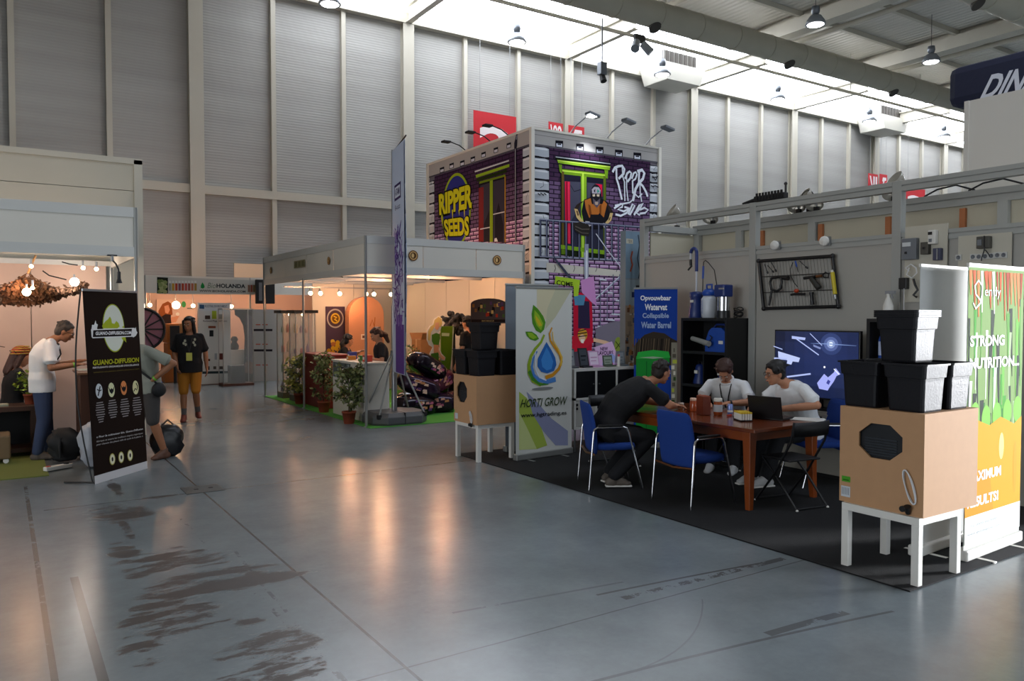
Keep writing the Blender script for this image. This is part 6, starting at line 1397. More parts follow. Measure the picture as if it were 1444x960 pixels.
# walking man
p, _ = person('long haired man in black t-shirt and mustard shorts walking towards the camera', (2.62, 13.75, 0), math.radians(166), stand(hipR=(.09, 0, .89), hipL=(-.09, 0, .89), knR=(.10, .03, .48), knL=(-.09, .08, .50), anR=(.10, .03, .095), anL=(-.11, -.1, .13), elR=(.24, -.06, 1.14), elL=(-.24, -.03, 1.14), wrR=(.19, .10, .93), wrL=(-.26, .02, .89), head=(.01, .02, 1.60), look=(.35, .9, -.08), ftL=(-.2, 1, 0), ftR=(.1, 1, 0)),
    dict(skin=SKIND, hair='long', hairm=BLK, beard=False, shirt=BT, sleeve=.85, sg=.032, pants=MUST, plen=.47, pantsname='shorts', shoe=RSH, sock=mat('grey_sock', '#5c5a58', .9), lanyard=(CABLE, YB)))
A = Art((0, 0, 0), (-1, 0, 0), step=.001); A.O = Vector((0, .172, 1.28)); A.U = Vector((1, 0, 0)); A.N = Vector((0, 1, 0)); A.V = Vector((0, 0, 1))
for u, v in ((.06, .06), (.08, .02), (.05, -.0), (-.09, .08), (-.07, .03), (-.09, -.01)): A.disc(u, v, .018, '#a9a892', ry=.025, n=7)
A.build('shirt_print', p)
# man behind the dark banner, arm akimbo
p, _ = person('person in grey-green shirt and dark shorts half hidden behind the dark brown banner', (1.47, 10.35, 0), math.radians(120), stand(chest=(0, .03, 1.17), neck=(0, .15, 1.38), shR=(.18, .13, 1.34), shL=(-.18, .13, 1.34), head=(0, .24, 1.49), look=(0, .8, -.5), elR=(.36, -.06, 1.10), elL=(-.38, -.08, 1.18), wrR=(.16, .09, .98), wrL=(-.18, .05, .98), hdR=(-.8, .3, -.2), hdL=(.8, .3, -.3), knR=(.1, .04, .49), knL=(-.11, -.0, .49), anR=(.12, .03, .095), anL=(-.13, -.14, .095)),
    dict(skin=SKIND, hair='short', hairm=GREYH, shirt=GREYT, sleeve=.8, sg=.03, pants=CARGO, plen=.5, pantsname='shorts', shoe=BSH, band=[('L', GB)]))
m = MB(); m.ell((-.2, -.02, .86), (.05, .1, .09), BLACKM, 12, 8); m.build('waist_bag', p); m = MB(); m.tube([(-.2, .0, .93), (-.12, .18, 1.1), (.1, .15, 1.33)], .014, BLACKM, 6); m.build('bag_strap', p)
# person with knitted hat sitting in the left stand
def sit(**k):
    J = dict(hipR=(.09, 0, .50), hipL=(-.09, 0, .50), knR=(.13, .42, .50), knL=(-.13, .42, .50), anR=(.13, .40, .095), anL=(-.13, .40, .095), chest=(0, .05, .82), neck=(0, .10, 1.06), shR=(.185, .08, 1.02), shL=(-.185, .08, 1.02),
             elR=(.25, .2, .80), elL=(-.25, .2, .80), wrR=(.16, .42, .79), wrL=(-.16, .42, .79), head=(0, .15, 1.21), look=(0, 1, -.2), hnR=(0, 0, -1), hnL=(0, 0, -1)); J.update(k); return J
p, hp = person('seated person with striped knitted hat and long hair at the left edge', (.10, 12.02, 0), math.radians(-75), sit(look=(.3, 1, -.3), chest=(0, .04, .82), neck=(0, .08, 1.05), head=(0, .13, 1.2), shR=(.17, .06, 1.01), shL=(-.17, .06, 1.01), elR=(.2, .15, .8), elL=(-.2, .15, .8), wrR=(.1, .3, .7), wrL=(-.1, .3, .7), knR=(.1, .36, .5), knL=(-.1, .36, .5), anR=(.1, .3, .095), anL=(-.1, .3, .095)), dict(skin=SKIN, hair='long', hairm=mat('hair_auburn', '#3b2117', .6, bump=.6, bscale=60), shirt=BT, sleeve=1.2, pants=DARKJ, shoe=BSH, vox=.012))
m = MB(); m.ell(hp(0, -.025, .075), (.105, .115, .085), None, 16, 10); o = remeshed(m, 'knitted_hat', p, mat('knit_orange', '#a3462a', .95, bump=.8, bscale=80), .012, 2)
m = MB()
for k, (z, r_) in enumerate(((.05, .113), (.085, .112), (.118, .098), (.145, .072))): c0 = hp(0, -.025, z+.003); m.tube([c0+Vector((r_*math.cos(a), r_*math.sin(a), 0)) for a in [i*math.pi/9 for i in range(19)]], .008, mat('knit_ochre', '#b08a3a', .95), 6)
m.build('hat_stripes', p)
# two women at the middle stand
p, _ = person('dark haired woman in black shirt leaning on the red counter', (5.74, 15.2, 0), math.radians(-125), sit(hipR=(.09, 0, .62), hipL=(-.09, 0, .62), knR=(.12, .38, .55), knL=(-.12, .38, .55), anR=(.12, .3, .14), anL=(-.12, .3, .14), chest=(0, .08, .9), neck=(0, .16, 1.09), shR=(.17, .14, 1.06), shL=(-.17, .14, 1.06), elR=(.26, .22, .9), elL=(-.26, .22, .9), wrR=(.12, .38, 1.0), wrL=(-.18, .38, 1.0), head=(0, .20, 1.24), look=(-.7, .7, -.15)), dict(skin=SKIN, hair='tail', hairm=BLK, shirt=BT, sleeve=.75, pants=DARKJ, shoe=BLACKM, vox=.011, sc=.95))
p, _ = person('woman with brown ponytail in black standing behind the white counter, head bowed', (5.56, 12.62, 0), math.radians(80), stand(chest=(0, .02, 1.08), neck=(0, .05, 1.27), shR=(.16, .04, 1.23), shL=(-.16, .04, 1.23), hipR=(.085, 0, .82), hipL=(-.085, 0, .82), knR=(.09, .02, .45), knL=(-.09, .02, .45), elR=(.2, .06, .97), elL=(-.22, .06, .97), wrR=(.08, .25, 1.0), wrL=(-.05, .27, 1.02), hdR=(-.3, 1, 0), hdL=(.3, 1, 0), hnR=(0, 0, -1), hnL=(0, 0, -1), head=(0, .10, 1.41), look=(0, .85, -.5)), dict(skin=SKIN, hair='tail', hairm=RBR, shirt=BT, sleeve=.7, pants=DARKJ, shoe=BLACKM, vox=.011, sc=.92))
p, _ = person('person in black shirt seen from behind the plant pots, facing away', (7.22, 12.5, 0), math.radians(20), stand(), dict(skin=SKIN, hair='full', hairm=BLK, shirt=BT, sleeve=.7, pants=DARKJ, shoe=BLACKM, vox=.012))
# ---- the three at the meeting table
# man in black, leaning forward over the table (back three-quarters)
p, _ = person('man in black t-shirt leaning forward on the table from the left blue armchair', (5.22, 6.17, 0), math.radians(-104), sit(hipR=(.1, -.02, .56), hipL=(-.1, -.02, .56), chest=(0, .10, .82), neck=(0, .45, 1.06), shR=(.20, .38, 1.0), shL=(-.20, .38, 1.0), head=(0, .62, 1.15), look=(-.25, 1, -.2), up=(0, .25, 1), elR=(.27, .56, .84), elL=(-.30, .55, .84), wrR=(.06, .74, .80), wrL=(-.06, .78, .80), hdR=(-.7, .7, 0), hdL=(.5, .8, 0), knR=(.14, .40, .50), knL=(-.14, .42, .50), anR=(.16, -.02, .12), anL=(-.08, .05, .12), ftR=(.3, 1, 0), ftL=(-.1, 1, 0)),
    dict(skin=SKIN, hair='short', hairm=BROWN, shirt=BT, sleeve=.72, sg=.03, pants=DARKJ, shoe=GSH, sole=WHITE, sc=1.08, vox=.008))
# young man in white polo writing, facing the camera
p, _ = person('young man in white polo with lanyard writing on the table, head bowed', (7.06, 6.16, 0), math.radians(118), sit(hipR=(.1, 0, .53), hipL=(-.1, 0, .53), chest=(0, .10, .80), neck=(0, .22, 1.02), shR=(.19, .2, .97), shL=(-.19, .2, .97), head=(-.0, .30, 1.125), look=(0, .62, -.75), elR=(.27, .36, .80), elL=(-.30, .36, .80), wrR=(.12, .58, .79), wrL=(-.10, .60, .80), hdR=(-.4, 1, 0), hdL=(.5, .9, 0), knR=(.12, .38, .50), knL=(-.12, .38, .50)),
    dict(skin=SKIN, hair='full', hairm=RBR, shirt=WT, shirtname='polo_shirt', collar=True, sleeve=.7, sg=.026, pants=DARKJ, shoe=WSH, lanyard=(BLACKM, None), band=[('L', BLACKM)], vox=.008, sc=.98))
# man in white shirt with laptop
p, _ = person('dark haired man in white t-shirt with green wristband working behind the laptop', (7.07, 5.18, 0), math.radians(76), sit(hipR=(.1, 0, .54), hipL=(-.1, 0, .54), chest=(0, .08, .82), neck=(0, .22, 1.05), shR=(.2, .18, 1.0), shL=(-.2, .18, 1.0), head=(0, .38, 1.15), look=(.1, .95, -.2), elR=(.32, .28, .82), elL=(-.35, .14, .85), wrR=(.14, .48, .80), wrL=(-.16, .50, .80), hdR=(-.3, 1, 0), hdL=(.3, 1, 0), knR=(.12, .42, .50), knL=(-.12, .42, .52), anR=(.06, .60, .11), anL=(-.12, .56, .11)),
    dict(skin=SKIN, hair='full', hairm=BLK, shirt=WT, sleeve=.72, sg=.032, pants=DARKJ, shoe=WSH, sole=WHITE, band=[('L', GB)], glasses=True, vox=.008, sc=1.04))
# ================================================================ MIDDLE STAND CONTENTS
LEAFA = mat('ficus_leaf_variegated', '#b4b25c', .5, var=.45, vscale=20); LEAFB = mat('ficus_leaf', '#7b8650', .5, var=.5, vscale=18); TERRA = mat('terracotta', '#8a3f24', .7); BARK = mat('bark', '#4a3626', .8)
def plant(label, x, y, h, w, leafm, n=520, seed=1, potr=.11, poth=.2, z=.012):
    rnd = random.Random(seed); r = thing('potted_plant', label, 'plant', (x, y, z), group=None)
    MB().lathe([(potr*.75, 0), (potr, poth*.85), (potr*1.08, poth*.85), (potr*1.08, poth), (potr*.95, poth), (potr*.9, poth*.85)], (0, 0, 0), TERRA, 20).build('pot', r)
    m = MB(); m.cyl((0, 0, .02), (0, 0, h*.8), .012, .006, BARK, 8); tips = []
    for i in range(26):
        z0 = poth+(h-poth)*rnd.random()*.75; a = rnd.random()*6.28; L = w*.5*(1.05-(z0/h)**2*.7)*(.6+.4*rnd.random()); q = Vector((L*math.cos(a), L*math.sin(a), min(z0+.12+.1*rnd.random(), h))); m.tube([(0, 0, z0), q*.5+Vector((0, 0, z0*.5+.03)), q], [.006, .004, .002], BARK, 5); tips.append((Vector((0, 0, z0)), q))
    m.cyl((0, 0, poth*.8), (0, 0, poth*.84), potr*.9, None, mat('soil', '#2a1f18', .95), 16); m.build('stem', r)
    lf = MB(); ms = [leafm, mat(leafm.name+'_dark', '#3c4a26', .5, var=.4, vscale=20)]
    for i in range(n):
        a, b = rnd.choice(tips); t = .25+.8*rnd.random(); c = a.lerp(b, t)+Vector([rnd.uniform(-1, 1)*.045 for _ in range(3)])
        d = Vector((rnd.uniform(-1, 1), rnd.uniform(-1, 1), rnd.uniform(-.9, .3))).normalized(); s = d.cross(Vector((rnd.uniform(-1, 1), rnd.uniform(-1, 1), rnd.uniform(-1, 1)))).normalized(); L = .065+.04*rnd.random(); up = d.cross(s)
        lf.add([c, c+d*L*.5+s*L*.25+up*.003, c+d*L, c+d*L*.5-s*L*.25+up*.003], [(0, 1, 2), (0, 2, 3)], ms[0] if rnd.random() < .72 else ms[1])
    lf.build('foliage', r, fix=False); return r
plant('yellow-green potted ficus in front of the glass cabinets', 4.93, 15.2, 1.1, .66, LEAFA, 760, 1)
plant('dark potted ficus between the middle post and the white counter', 4.86, 13.62, 1.12, .5, LEAFB, 520, 2)
plant('wide potted ficus in front of the white counter, beside the corner post', 4.72, 12.05, 1.05, .66, LEAFB, 760, 3, z=0)
plant('leafy plant behind the pile of shiny bags', 7.0, 14.3, 1.3, .6, LEAFB, 420, 4)
# counters
r = thing('counter', 'white counter with a glass picture panel in the middle stand', 'counter', (4.95, 11.98, .012))
MB().box((0, 0, 0), (.45, 1.42, .94), WHITEP).build('body', r, bevel=.003); MB().box((-.02, -.02, .94), (.47, 1.44, .965), WHITEP).build('top', r, bevel=.003)
A = Art((-.001, 1.42, 0), (0, -1, 0)); A.rect(.02, .66, .85, .92, '#5d6462'); A.up(); rnd = random.Random(1)
for i in range(14): u = .05+rnd.random()*.7; v = .68+rnd.random()*.2; A.rect(u, v, u+.06, v+.04, rnd.choice(['#8a9290', '#3c4240', '#6c6a58', '#9aa4a8']))
A.rect(.35, .3, .62, .52, '#b9a07a'); A.up(); A.rect(.38, .33, .46, .5, '#6d7a3a'); A.rect(.5, .35, .58, .47, '#8a4a2a'); A.build('printed_panel', r)
r = thing('counter', 'dark red counter at the left of the middle stand', 'counter', (5.0, 14.05, .012))
RC = mat('red_counter', '#6e1c12', .5, var=.15, vscale=5); MB().box((0, 0, 0), (.5, 1.2, .98), RC).build('body', r, bevel=.01); MB().box((-.02, -.02, .98), (.52, 1.22, 1.01), mat('red_counter_top', '#8a2a1c', .35)).build('top', r, bevel=.004)
for k, (x, y, c, hh, lab) in enumerate(((5.15, 12.3, '#b9402a', .11, 'red and green package on the white counter beside the woman'), (5.2, 12.62, '#3f7a34', .09, 'green package on the white counter, middle'), (5.12, 12.95, '#c98a3a', .07, 'small orange package at the far end of the white counter'), (5.22, 13.15, '#3a3f8a', .13, 'small blue tin on the far corner of the white counter'))):
    t = thing('package', lab, 'package', (x, y, .98)); MB().box((-.07, -.05, 0), (.07, .05, hh), mat('pack_%d' % k, c, .5)).build('carton', t, bevel=.006); MB().box((-.072, -.03, hh*.3), (-.0705, .03, hh*.7), WHITE).build('label', t)
# glass display cabinets
GL = mat('cabinet_glass', '#dfe6e4', .05, alpha=.16, spec=.6)
def vitrine(label, x0, y0, w=.42, d=.42, h=1.85):
    r = thing('glass_cabinet', label, 'cabinet', (x0, y0, .012)); rnd = random.Random(int(y0*10))
    MB().box((0, 0, 0), (w, d, .12), mat('cabinet_base', '#5a4f46', .5)).build('base', r); MB().box((-.04, -.04, h-.06), (w+.04, d+.04, h), BLACKM).build('top', r)
    for x in (0, w-.02):
        for y in (0, d-.02): MB().box((x, y, .12), (x+.02, y+.02, h-.06), ALU).build('corner_profile', r)
    for a, b in (((.002, .02, .12), (.006, d-.02, h-.06)), ((.02, .002, .12), (w-.02, .006, h-.06)), ((.02, d-.006, .12), (w-.02, d-.002, h-.06)), ((w-.006, .02, .12), (w-.002, d-.02, h-.06))): MB().box(a, b, GL).build('glass_pane', r)
    for i in range(1, 4):
        z = .12+(h-.18)*i/4; MB().box((.01, .01, z), (w-.01, d-.01, z+.008), GL).build('glass_shelf', r)
    for i in range(4):
        z = .128+(h-.18)*i/4+.003*(i > 0)
        for j in range(3):
            c = rnd.choice(['#8a5a3a', '#4f6a34', '#a9402a', '#c9a05a', '#6a4a70', '#b9a58a']); hh = .1+.16*rnd.random(); t = MB(); X, Y = .06+.12*j, .12+.12*rnd.random()
            t.lathe([(.03, 0), (.034, .01), (.034, hh*.7), (.018, hh*.85), (.018, hh)], (0, 0, 0), mat('goods_'+c, c, .5), 12); o = t.build('product', loc=(x0+X, y0+Y, .012+z))
            tag(o, 'small %s product on a shelf of the %s glass cabinet' % (rnd.choice(['round', 'slim', 'bottle shaped']), 'left' if y0 > 16 else 'right'), 'product', 'products in the glass cabinets, ' + ('left' if y0 > 16 else 'right'))
    MB().ell((w/2, d/2, h-.09), .02, BULB, 10, 6).build('lit_spot', r)
vitrine('tall glass cabinet with black top at the left end of the middle stand', 4.95, 16.35); vitrine('tall glass cabinet with black top behind the yellow-green plant', 4.97, 15.55)
# track with spots
tr = MB(); tr.beam((5.0, 16.4, 2.36), (7.7, 16.4, 2.36), .03, .03, STEEL); tag(tr.build('lamp_track'), 'thin metal lamp track near the end wall of the middle stand', 'track')
for k, px in enumerate((437, 451, 478, 515, 526, 550)):
    p = atY(px, 412, 16.4); r = thing('spot_lamp', 'lit warm spot lamp on the stand track, ' + ['leftmost', 'second from the left', 'third from the left', 'fourth from the left', 'fifth from the left', 'rightmost'][k], 'lamp', (p.x, 16.4, 2.34), group='warm spot lamps in the middle stand')
    MB().cyl((0, 0, 0), (0, -.02, -.08), .012, None, STEEL, 8).build('stem', r); MB().cyl((0, 0, -.06), (-.02, -.1, -.11), .03, .05, STEEL, 14).build('shade', r); MB().ell((-.022, -.105, -.112), .042, BULB, 12, 8).build('lit_bulb', r)
# posters on the end wall
A_ = thing('poster', 'tall poster with a round gold emblem over yellow fruit on the end wall', 'poster'); P = Art((0, CYE-.006, 0), (1, 0, 0)); q = CR(360, 320, 3.2)
a = atY(459, 432, CYE-.01); b = atY(487, 512, CYE-.01); MB().box((a.x, CYE-.006, b.z), (b.x, CYE-.001, a.z), mat('poster_board', '#5a4a4a', .6)).build('board', A_)
P.poly([(a.x, b.z), (b.x, b.z), (b.x, a.z), (a.x, a.z)], '#4a3a4e'); P.up(); w_ = b.x-a.x; cx_ = (a.x+b.x)/2
for rr_, cc in ((.20, '#a9a4a0'), (.17, '#4a3844'), (.11, '#c9a83a'), (.08, '#6b4a1a')): P.disc(cx_, a.z-.27, rr_, cc, ry=rr_*1.1); P.up()
P.stroke([(cx_-.04, a.z-.22), (cx_+.03, a.z-.25), (cx_-.02, a.z-.29), (cx_+.04, a.z-.33)], .03, '#d9b83a'); rnd = random.Random(5)
for i in range(22): P.disc(a.x+.06+rnd.random()*(w_-.12), b.z+.1+rnd.random()*.42, .05, rnd.choice(['#c9a22a', '#b98a2a', '#7a8a34', '#a96a3a', '#d9bc4a'])); P.up()
P.build('printed_artwork', A_); reroot(A_, (cx_, CYE, b.z))
r = thing('text_board', 'dark purple board with lines of white text on the end wall', 'board'); a = atY(491, 452, CYE-.01); b = atY(511, 503, CYE-.01); MB().box((a.x, CYE-.03, b.z), (b.x, CYE-.012, a.z), mat('purple_board', '#3c2440', .6)).build('board', r)
P = Art((0, CYE-.031, 0), (1, 0, 0))
for i in range(14): P.rect(a.x+.03, a.z-.1-.05*i, b.x-.03-.03*(i % 3), a.z-.085-.05*i, '#8d7a90')
P.build('text_lines', r); reroot(r, ((a.x+b.x)/2, CYE-.03, b.z))
r = thing('arch_display', 'big rounded pink arch display at the back of the middle stand', 'display', (6.95, 16.75, .012))
m = MB(); pts = [(-.42, 0), (.42, 0), (.42, 1.75)]+[(.42*math.cos(t), 1.75+.42*math.sin(t)) for t in [math.pi*i/14 for i in range(1, 14)]]+[(-.42, 1.75)]; m.prism(pts, -.12, .12, mat('peach_arch', '#c98a66', .5), lambda u, v, w: Vector((u, w, v))); m.build('arch_panel', r, bevel=.03)
P = Art((-.42, -.123, 0), (1, 0, 0)); P.stroke([(.5, 1.5), (.55, 1.65), (.6, 1.5)], .02, '#a9602a'); P.stroke([(.62, 1.7), (.6, 1.45)], .02, '#a9602a'); P.rect(.28, 1.2, .42, 1.32, '#e9d4c0'); P.up(); P.rect(.31, 1.23, .39, 1.29, '#7a4a34'); P.build('emblem', r)
# pile of shiny bags (each its own)
BAGM = []
for k, c in enumerate(('#1b1220', '#2a1830', '#6a3448')):
    m = mat('shiny_bag_%d' % k, c, .18, .35, bump=1., bscale=7); BAGM.append(m)
def bagmesh(seed, mt, w=.3, h=.22, d=.42, ns=.12):
    rnd = random.Random(seed); m = MB(); n, kk = 18, 12; c = []
    vs = []
    for j in range(kk+1):
        t = math.pi*j/kk
        for i in range(n):
            a = 2*math.pi*i/n; f = 1+ns*(rnd.random()-.5); sx = math.copysign(abs(math.cos(a))**.6, math.cos(a)); sy = math.copysign(abs(math.sin(a))**.6, math.sin(a)); sz = math.copysign(abs(math.cos(t))**.8, math.cos(t))
            vs.append(Vector((d*math.sin(t)**.6*sx*f if 0 < j < kk else 0, w*math.sin(t)**.6*sy*f if 0 < j < kk else 0, h*sz)))
    m.add(vs, [(j*n+i, (j+1)*n+i, (j+1)*n+(i+1) % n, j*n+(i+1) % n) for j in range(kk) for i in range(n)], mt, None, True); return m
bags = [(6.05, 12.35, .17, .2, .1), (6.55, 12.55, .17, -.3, 0), (7.05, 12.9, .17, .4, 0), (6.3, 13.0, .17, .8, .1), (6.2, 12.5, .50, -.4, .35), (6.65, 12.75, .52, .3, -.3), (6.45, 12.65, .82, .2, .5), (6.95, 13.2, .5, 0, 0), (7.25, 12.1, .14, .9, 0)]
nm = ['at the front left of the pile', 'at the front middle of the pile', 'at the bottom right of the pile', 'at the bottom back of the pile', 'in the second layer at left', 'in the second layer at right', 'on top of the pile, tilted', 'at the back right of the pile', 'lying alone right of the green cutout']
for i, (x, y, z, a, tl) in enumerate(bags):
    r = thing('shiny_bag', 'shiny dark and pink plastic bag '+nm[i], 'bag', (x, y, z+.012), a, 'shiny bags in the middle stand'); s = .7 if i == 8 else 1.
    o = bagmesh(i, BAGM[i % 3], .24*s, .18*s, .4*s).build('bag_body', r); o.rotation_euler = (0, tl, 0)
    m = MB(); rnd = random.Random(i)
    A = Art((-.2*s, -.245*s, -.09*s), (1, 0, 0), step=.002)  # print patches also carry painted pinkish highlights
    for k in range(14): u = rnd.random()*.34*s; v = rnd.random()*.16*s; A.poly([(u, v), (u+.08*s, v+.01), (u+.07*s, v+.05*s), (u+.01, v+.04*s)], rnd.choice(['#d99a8a', '#b9607a', '#e9c4b0', '#5a3a6a', '#c98a5a']))
    q = A.build('bag_print_glints', r); q.rotation_euler = (0, tl, 0)
# cutout figure and green panel
r = thing('cutout_display', 'leaning green panel with a cutout of a blonde woman in a green dress', 'display'); CU = 12.95-.2
P = Art((0, CU, 0), (1, 0, 0), step=.002); k = CR(540, 440, 5.65)
def pp(pts): return [P.pix(*z) for z in k(pts)]
m = MB(); m.prism(pp([(462, 112), (560, 112), (570, 125), (552, 330), (510, 712), (470, 712), (462, 400)]), 0, .02, mat('green_panel', '#6c8a16', .5), lambda u, v, w: Vector((u, CU+w+.004, v))); m.build('green_panel', r)
P.poly(pp([(466, 118), (556, 118), (548, 330), (508, 700), (476, 700), (466, 400)]), '#5f7d12'); P.up(); P.poly(pp([(468, 165), (530, 168), (526, 192), (468, 190)]), '#c9d09a')
P.stroke(pp([(560, 116), (551, 330), (507, 712)]), .018, '#d9dcc0'); P.up()
ol = [(405, 60), (440, 32), (468, 50), (472, 90), (460, 130), (445, 160), (455, 200), (450, 240), (440, 270), (465, 330), (495, 360), (490, 385), (465, 385), (430, 330), (438, 400), (440, 640), (380, 640), (368, 400), (370, 330), (395, 280), (365, 262), (348, 220), (350, 150), (372, 110), (395, 100)]
m = MB(); m.prism(pp(ol), 0, .015, mat('cutout_white', '#d9d2c4', .5), lambda u, v, w: Vector((u, CU-.014+w, v))); m.build('cutout_board', r)
P.L = 10
P.poly(pp([(408, 62), (438, 38), (462, 52), (468, 90), (455, 120), (440, 110), (420, 100), (400, 130), (380, 160), (370, 230), (355, 220), (356, 155), (376, 115), (400, 100)]), '#d9b86a'); P.up()
P.poly(pp([(412, 85), (440, 80), (446, 120), (430, 145), (410, 130)]), '#d9a07a'); P.poly(pp([(385, 180), (420, 165), (448, 175), (452, 205), (440, 262), (400, 262), (385, 230)]), '#4f7a24'); P.poly(pp([(400, 258), (440, 262), (440, 330), (400, 335)]), '#c98a60'); P.poly(pp([(378, 330), (440, 320), (440, 400), (436, 630), (384, 630), (372, 400)]), '#3f6a1e'); P.poly(pp([(436, 290), (462, 340), (490, 360), (486, 380), (462, 375), (438, 330)]), '#d9a07a')
P.build('printed_figure', r); MB().box((pp([(440, 600)])[0][0], CU+.03, 0.0), (pp([(470, 600)])[0][0], CU+.3, .9), CARD).build('rear_strut', r); reroot(r, (pp([(460, 640)])[0][0], CU, 0))
# cardboard boxes behind
for i, (x, y, z, w) in enumerate(((7.25, 14.2, 0, .5), (7.3, 14.75, 0, .48), (7.27, 14.25, .45, .45), (7.3, 14.8, .42, .44), (7.25, 14.3, .86, .42))):
    t = thing('cardboard_box', 'brown cardboard box stacked behind the shiny bags, ' + ['bottom front', 'bottom rear', 'second layer front', 'second layer rear', 'topmost, half open'][i], 'box', (x, y, z+.013), group='boxes behind the bags'); MB().box((-w/2, -w/2, 0), (w/2, w/2, .40), CARD).build('box_body', t, bevel=.004); MB().box((-w/2-.001, -.03, .1), (-w/2, .03, .4), mat('parcel_tape', '#b98a5a', .4)).build('tape', t)
    for s in (-1, 1): 
        if i == 4: MB().box((-w/2, s*w/2-.005, .4), (w/2, s*w/2+.005, .55), CARD, R=Matrix.Rotation(-s*.6, 3, 'X'), c=(0, s*w/2, .4)).build('flap', t)
t = thing('mannequin_head', 'black curly wig display behind the green cutout panel', 'display', (7.3, 13.2, .012)); MB().cyl((0, 0, 0), (0, 0, 1.45), .03, None, BLACKM, 10).build('pole', t); MB().lathe([(.2, 0), (.2, .02), (.05, .03)], (0, 0, 0), BLACKM, 16).build('base', t)
m = MB(); rnd = random.Random(8)
for i in range(46): m.ell((rnd.uniform(-.17, .17), rnd.uniform(-.17, .17), 1.6+rnd.uniform(-.22, .18)), .06, None, 8, 6)
remeshed(m, 'curly_hair', t, BLK, .02, 1)
# arched header sign on a stand, right
t = thing('arched_sign', 'brown arched sign with bag pictures behind the pots', 'sign', (7.35, 12.0, .012)); a0 = (-.02, -.3, 1.55)
m = MB(); pts = [(-.32, 1.6), (.32, 1.6), (.32, 1.95)]+[(.32*math.cos(u), 1.95+.1*math.sin(u)) for u in [math.pi*i/10 for i in range(1, 10)]]+[(-.32, 1.95)]; m.prism(pts, 0, .03, mat('sign_brown', '#3a2218', .5), lambda u, v, w: Vector((u, w, v))); o = m.build('header_board', t); o.rotation_euler = (0, 0, -.6)
P = Art((-.32, -.001, 1.6), (1, 0, 0)); rnd = random.Random(6); P.rect(.01, .02, .63, .07, '#241510'); P.up(); P.text('BIOBIZZ', (.2, .03, .42, .06), '#a98a5a')
for i in range(26): u = rnd.random()*.56; v = .1+rnd.random()*.24; P.rect(u+.02, v, u+.06, v+.06, rnd.choice(['#8a5a2a', '#a9301a', '#4a5a2a', '#c9a05a', '#5a3a5a', '#1f1612']))
o = P.build('bag_pictures', t); o.rotation_euler = (0, 0, -.6); o = MB().cyl((-.3, .04, 0), (-.3, .04, 1.62), .015, None, STEEL, 8).build('pole', t); o.rotation_euler = (0, 0, -.6); MB().box((-.4, -.1, 0), (0, .3, .02), BLACKM).build('base', t)
# ---- flag pole with water base
FPx, FPy = 5.38, 11.74
r = thing('telescopic_flag', 'tall telescopic flagpole on a grey water tank base with narrow white and purple flag', 'flag', (FPx, FPy, .013))
TANK = mat('tank_plastic', '#4e5052', .5); m = MB()
def oct_(s, z): return [Vector((s*x, s*y, z)) for x, y in ((-.48, -.22), (-.3, -.42), (.3, -.42), (.48, -.22), (.48, .22), (.3, .42), (-.3, .42), (-.48, .22))]
m.loft([oct_(.97, 0), oct_(1, .03), oct_(1, .13), oct_(.88, .19)], TANK, smooth=False); m.build('water_tank', r, bevel=.012)
MB().box((-.005, -.425, .02), (.005, .425, .193), BLACKM).build('tank_seam', r)
MB().cyl((0, 0, .19), (0, 0, 1.9), .045, .045, STEEL, 16).build('pole', r); MB().cyl((0, 0, 1.9), (0, 0, 4.42), .034, .03, STEEL, 16).build('pole', r)
MB().cyl((0, 0, 1.08), (0, 0, 1.17), .06, None, mat('lamp_housing'), 16).build('collar', r)
for x, y in ((-.4, -.3), (.4, -.3), (.4, .3), (-.4, .3)): MB().cyl((x*.08, y*.08, 1.13), (x, y, .14), .015, None, ALU, 8).build('brace', r); MB().box((x-.03, y-.03, .1), (x+.03, y+.03, .17), BLACKM).build('brace_foot', r)
ux = Vector((-.235, -.97, 0)).normalized()
MB().cyl((0, 0, 4.38), tuple(ux*1.0+Vector((0, 0, 4.44))), .012, None, BLACKM, 8).build('flag_arm', r)
FLW = mat('flag_cloth', '#b9c2d6', .8, bump=.3, bscale=5)
m = MB(); rings = []
n_ = Vector((-ux.y, ux.x, 0))
for i in range(9):
    t_ = i/8
    rings.append([Vector((0, 0, z))+ux*(.05+.92*t_)+n_*(.012*math.sin(t_*9+z*2)) for z in [.82+3.58*j/16 for j in range(17)]])
for i in range(8):
    for j in range(16): m.add([rings[i][j], rings[i+1][j], rings[i+1][j+1], rings[i][j+1]], [(0, 1, 2, 3)], FLW, None, True)
o = m.build('flag_sheet', r); sm_ = o.modifiers.new('s', 'SOLIDIFY'); sm_.thickness = .004
PUR = '#5a3a86'
P = Art(tuple(Vector((0, 0, 0))+n_*-.03), tuple(ux), step=.0015); 
if P.N.dot(Vector((-FPx, -FPy, 0))) < 0: P = Art(tuple(Vector((0, 0, 0))+ux*1.0+n_*.03), tuple(-ux), step=.0015)
rnd = random.Random(21)
P.L = 0; P.rect(.06, .83, .99, 4.38, '#b9c2d6'); P.L = 1; P.rect(.25, 3.55, .75, 3.8, '#3a2a5a'); P.up(); P.rect(.3, 3.59, .7, 3.76, '#cfd4e2'); P.up(); P.text('ATAMI', (.34, 3.62, .66, 3.73), '#3a2a5a', .02); P.L = 1; P.text('B-cuzz', (.3, 3.4, .7, 3.48), '#5a5470')
P.rect(.3, .84, .95, 1.6, PUR); P.rect(.35, 1.6, .8, 1.75, '#6c4c98'); P.up()
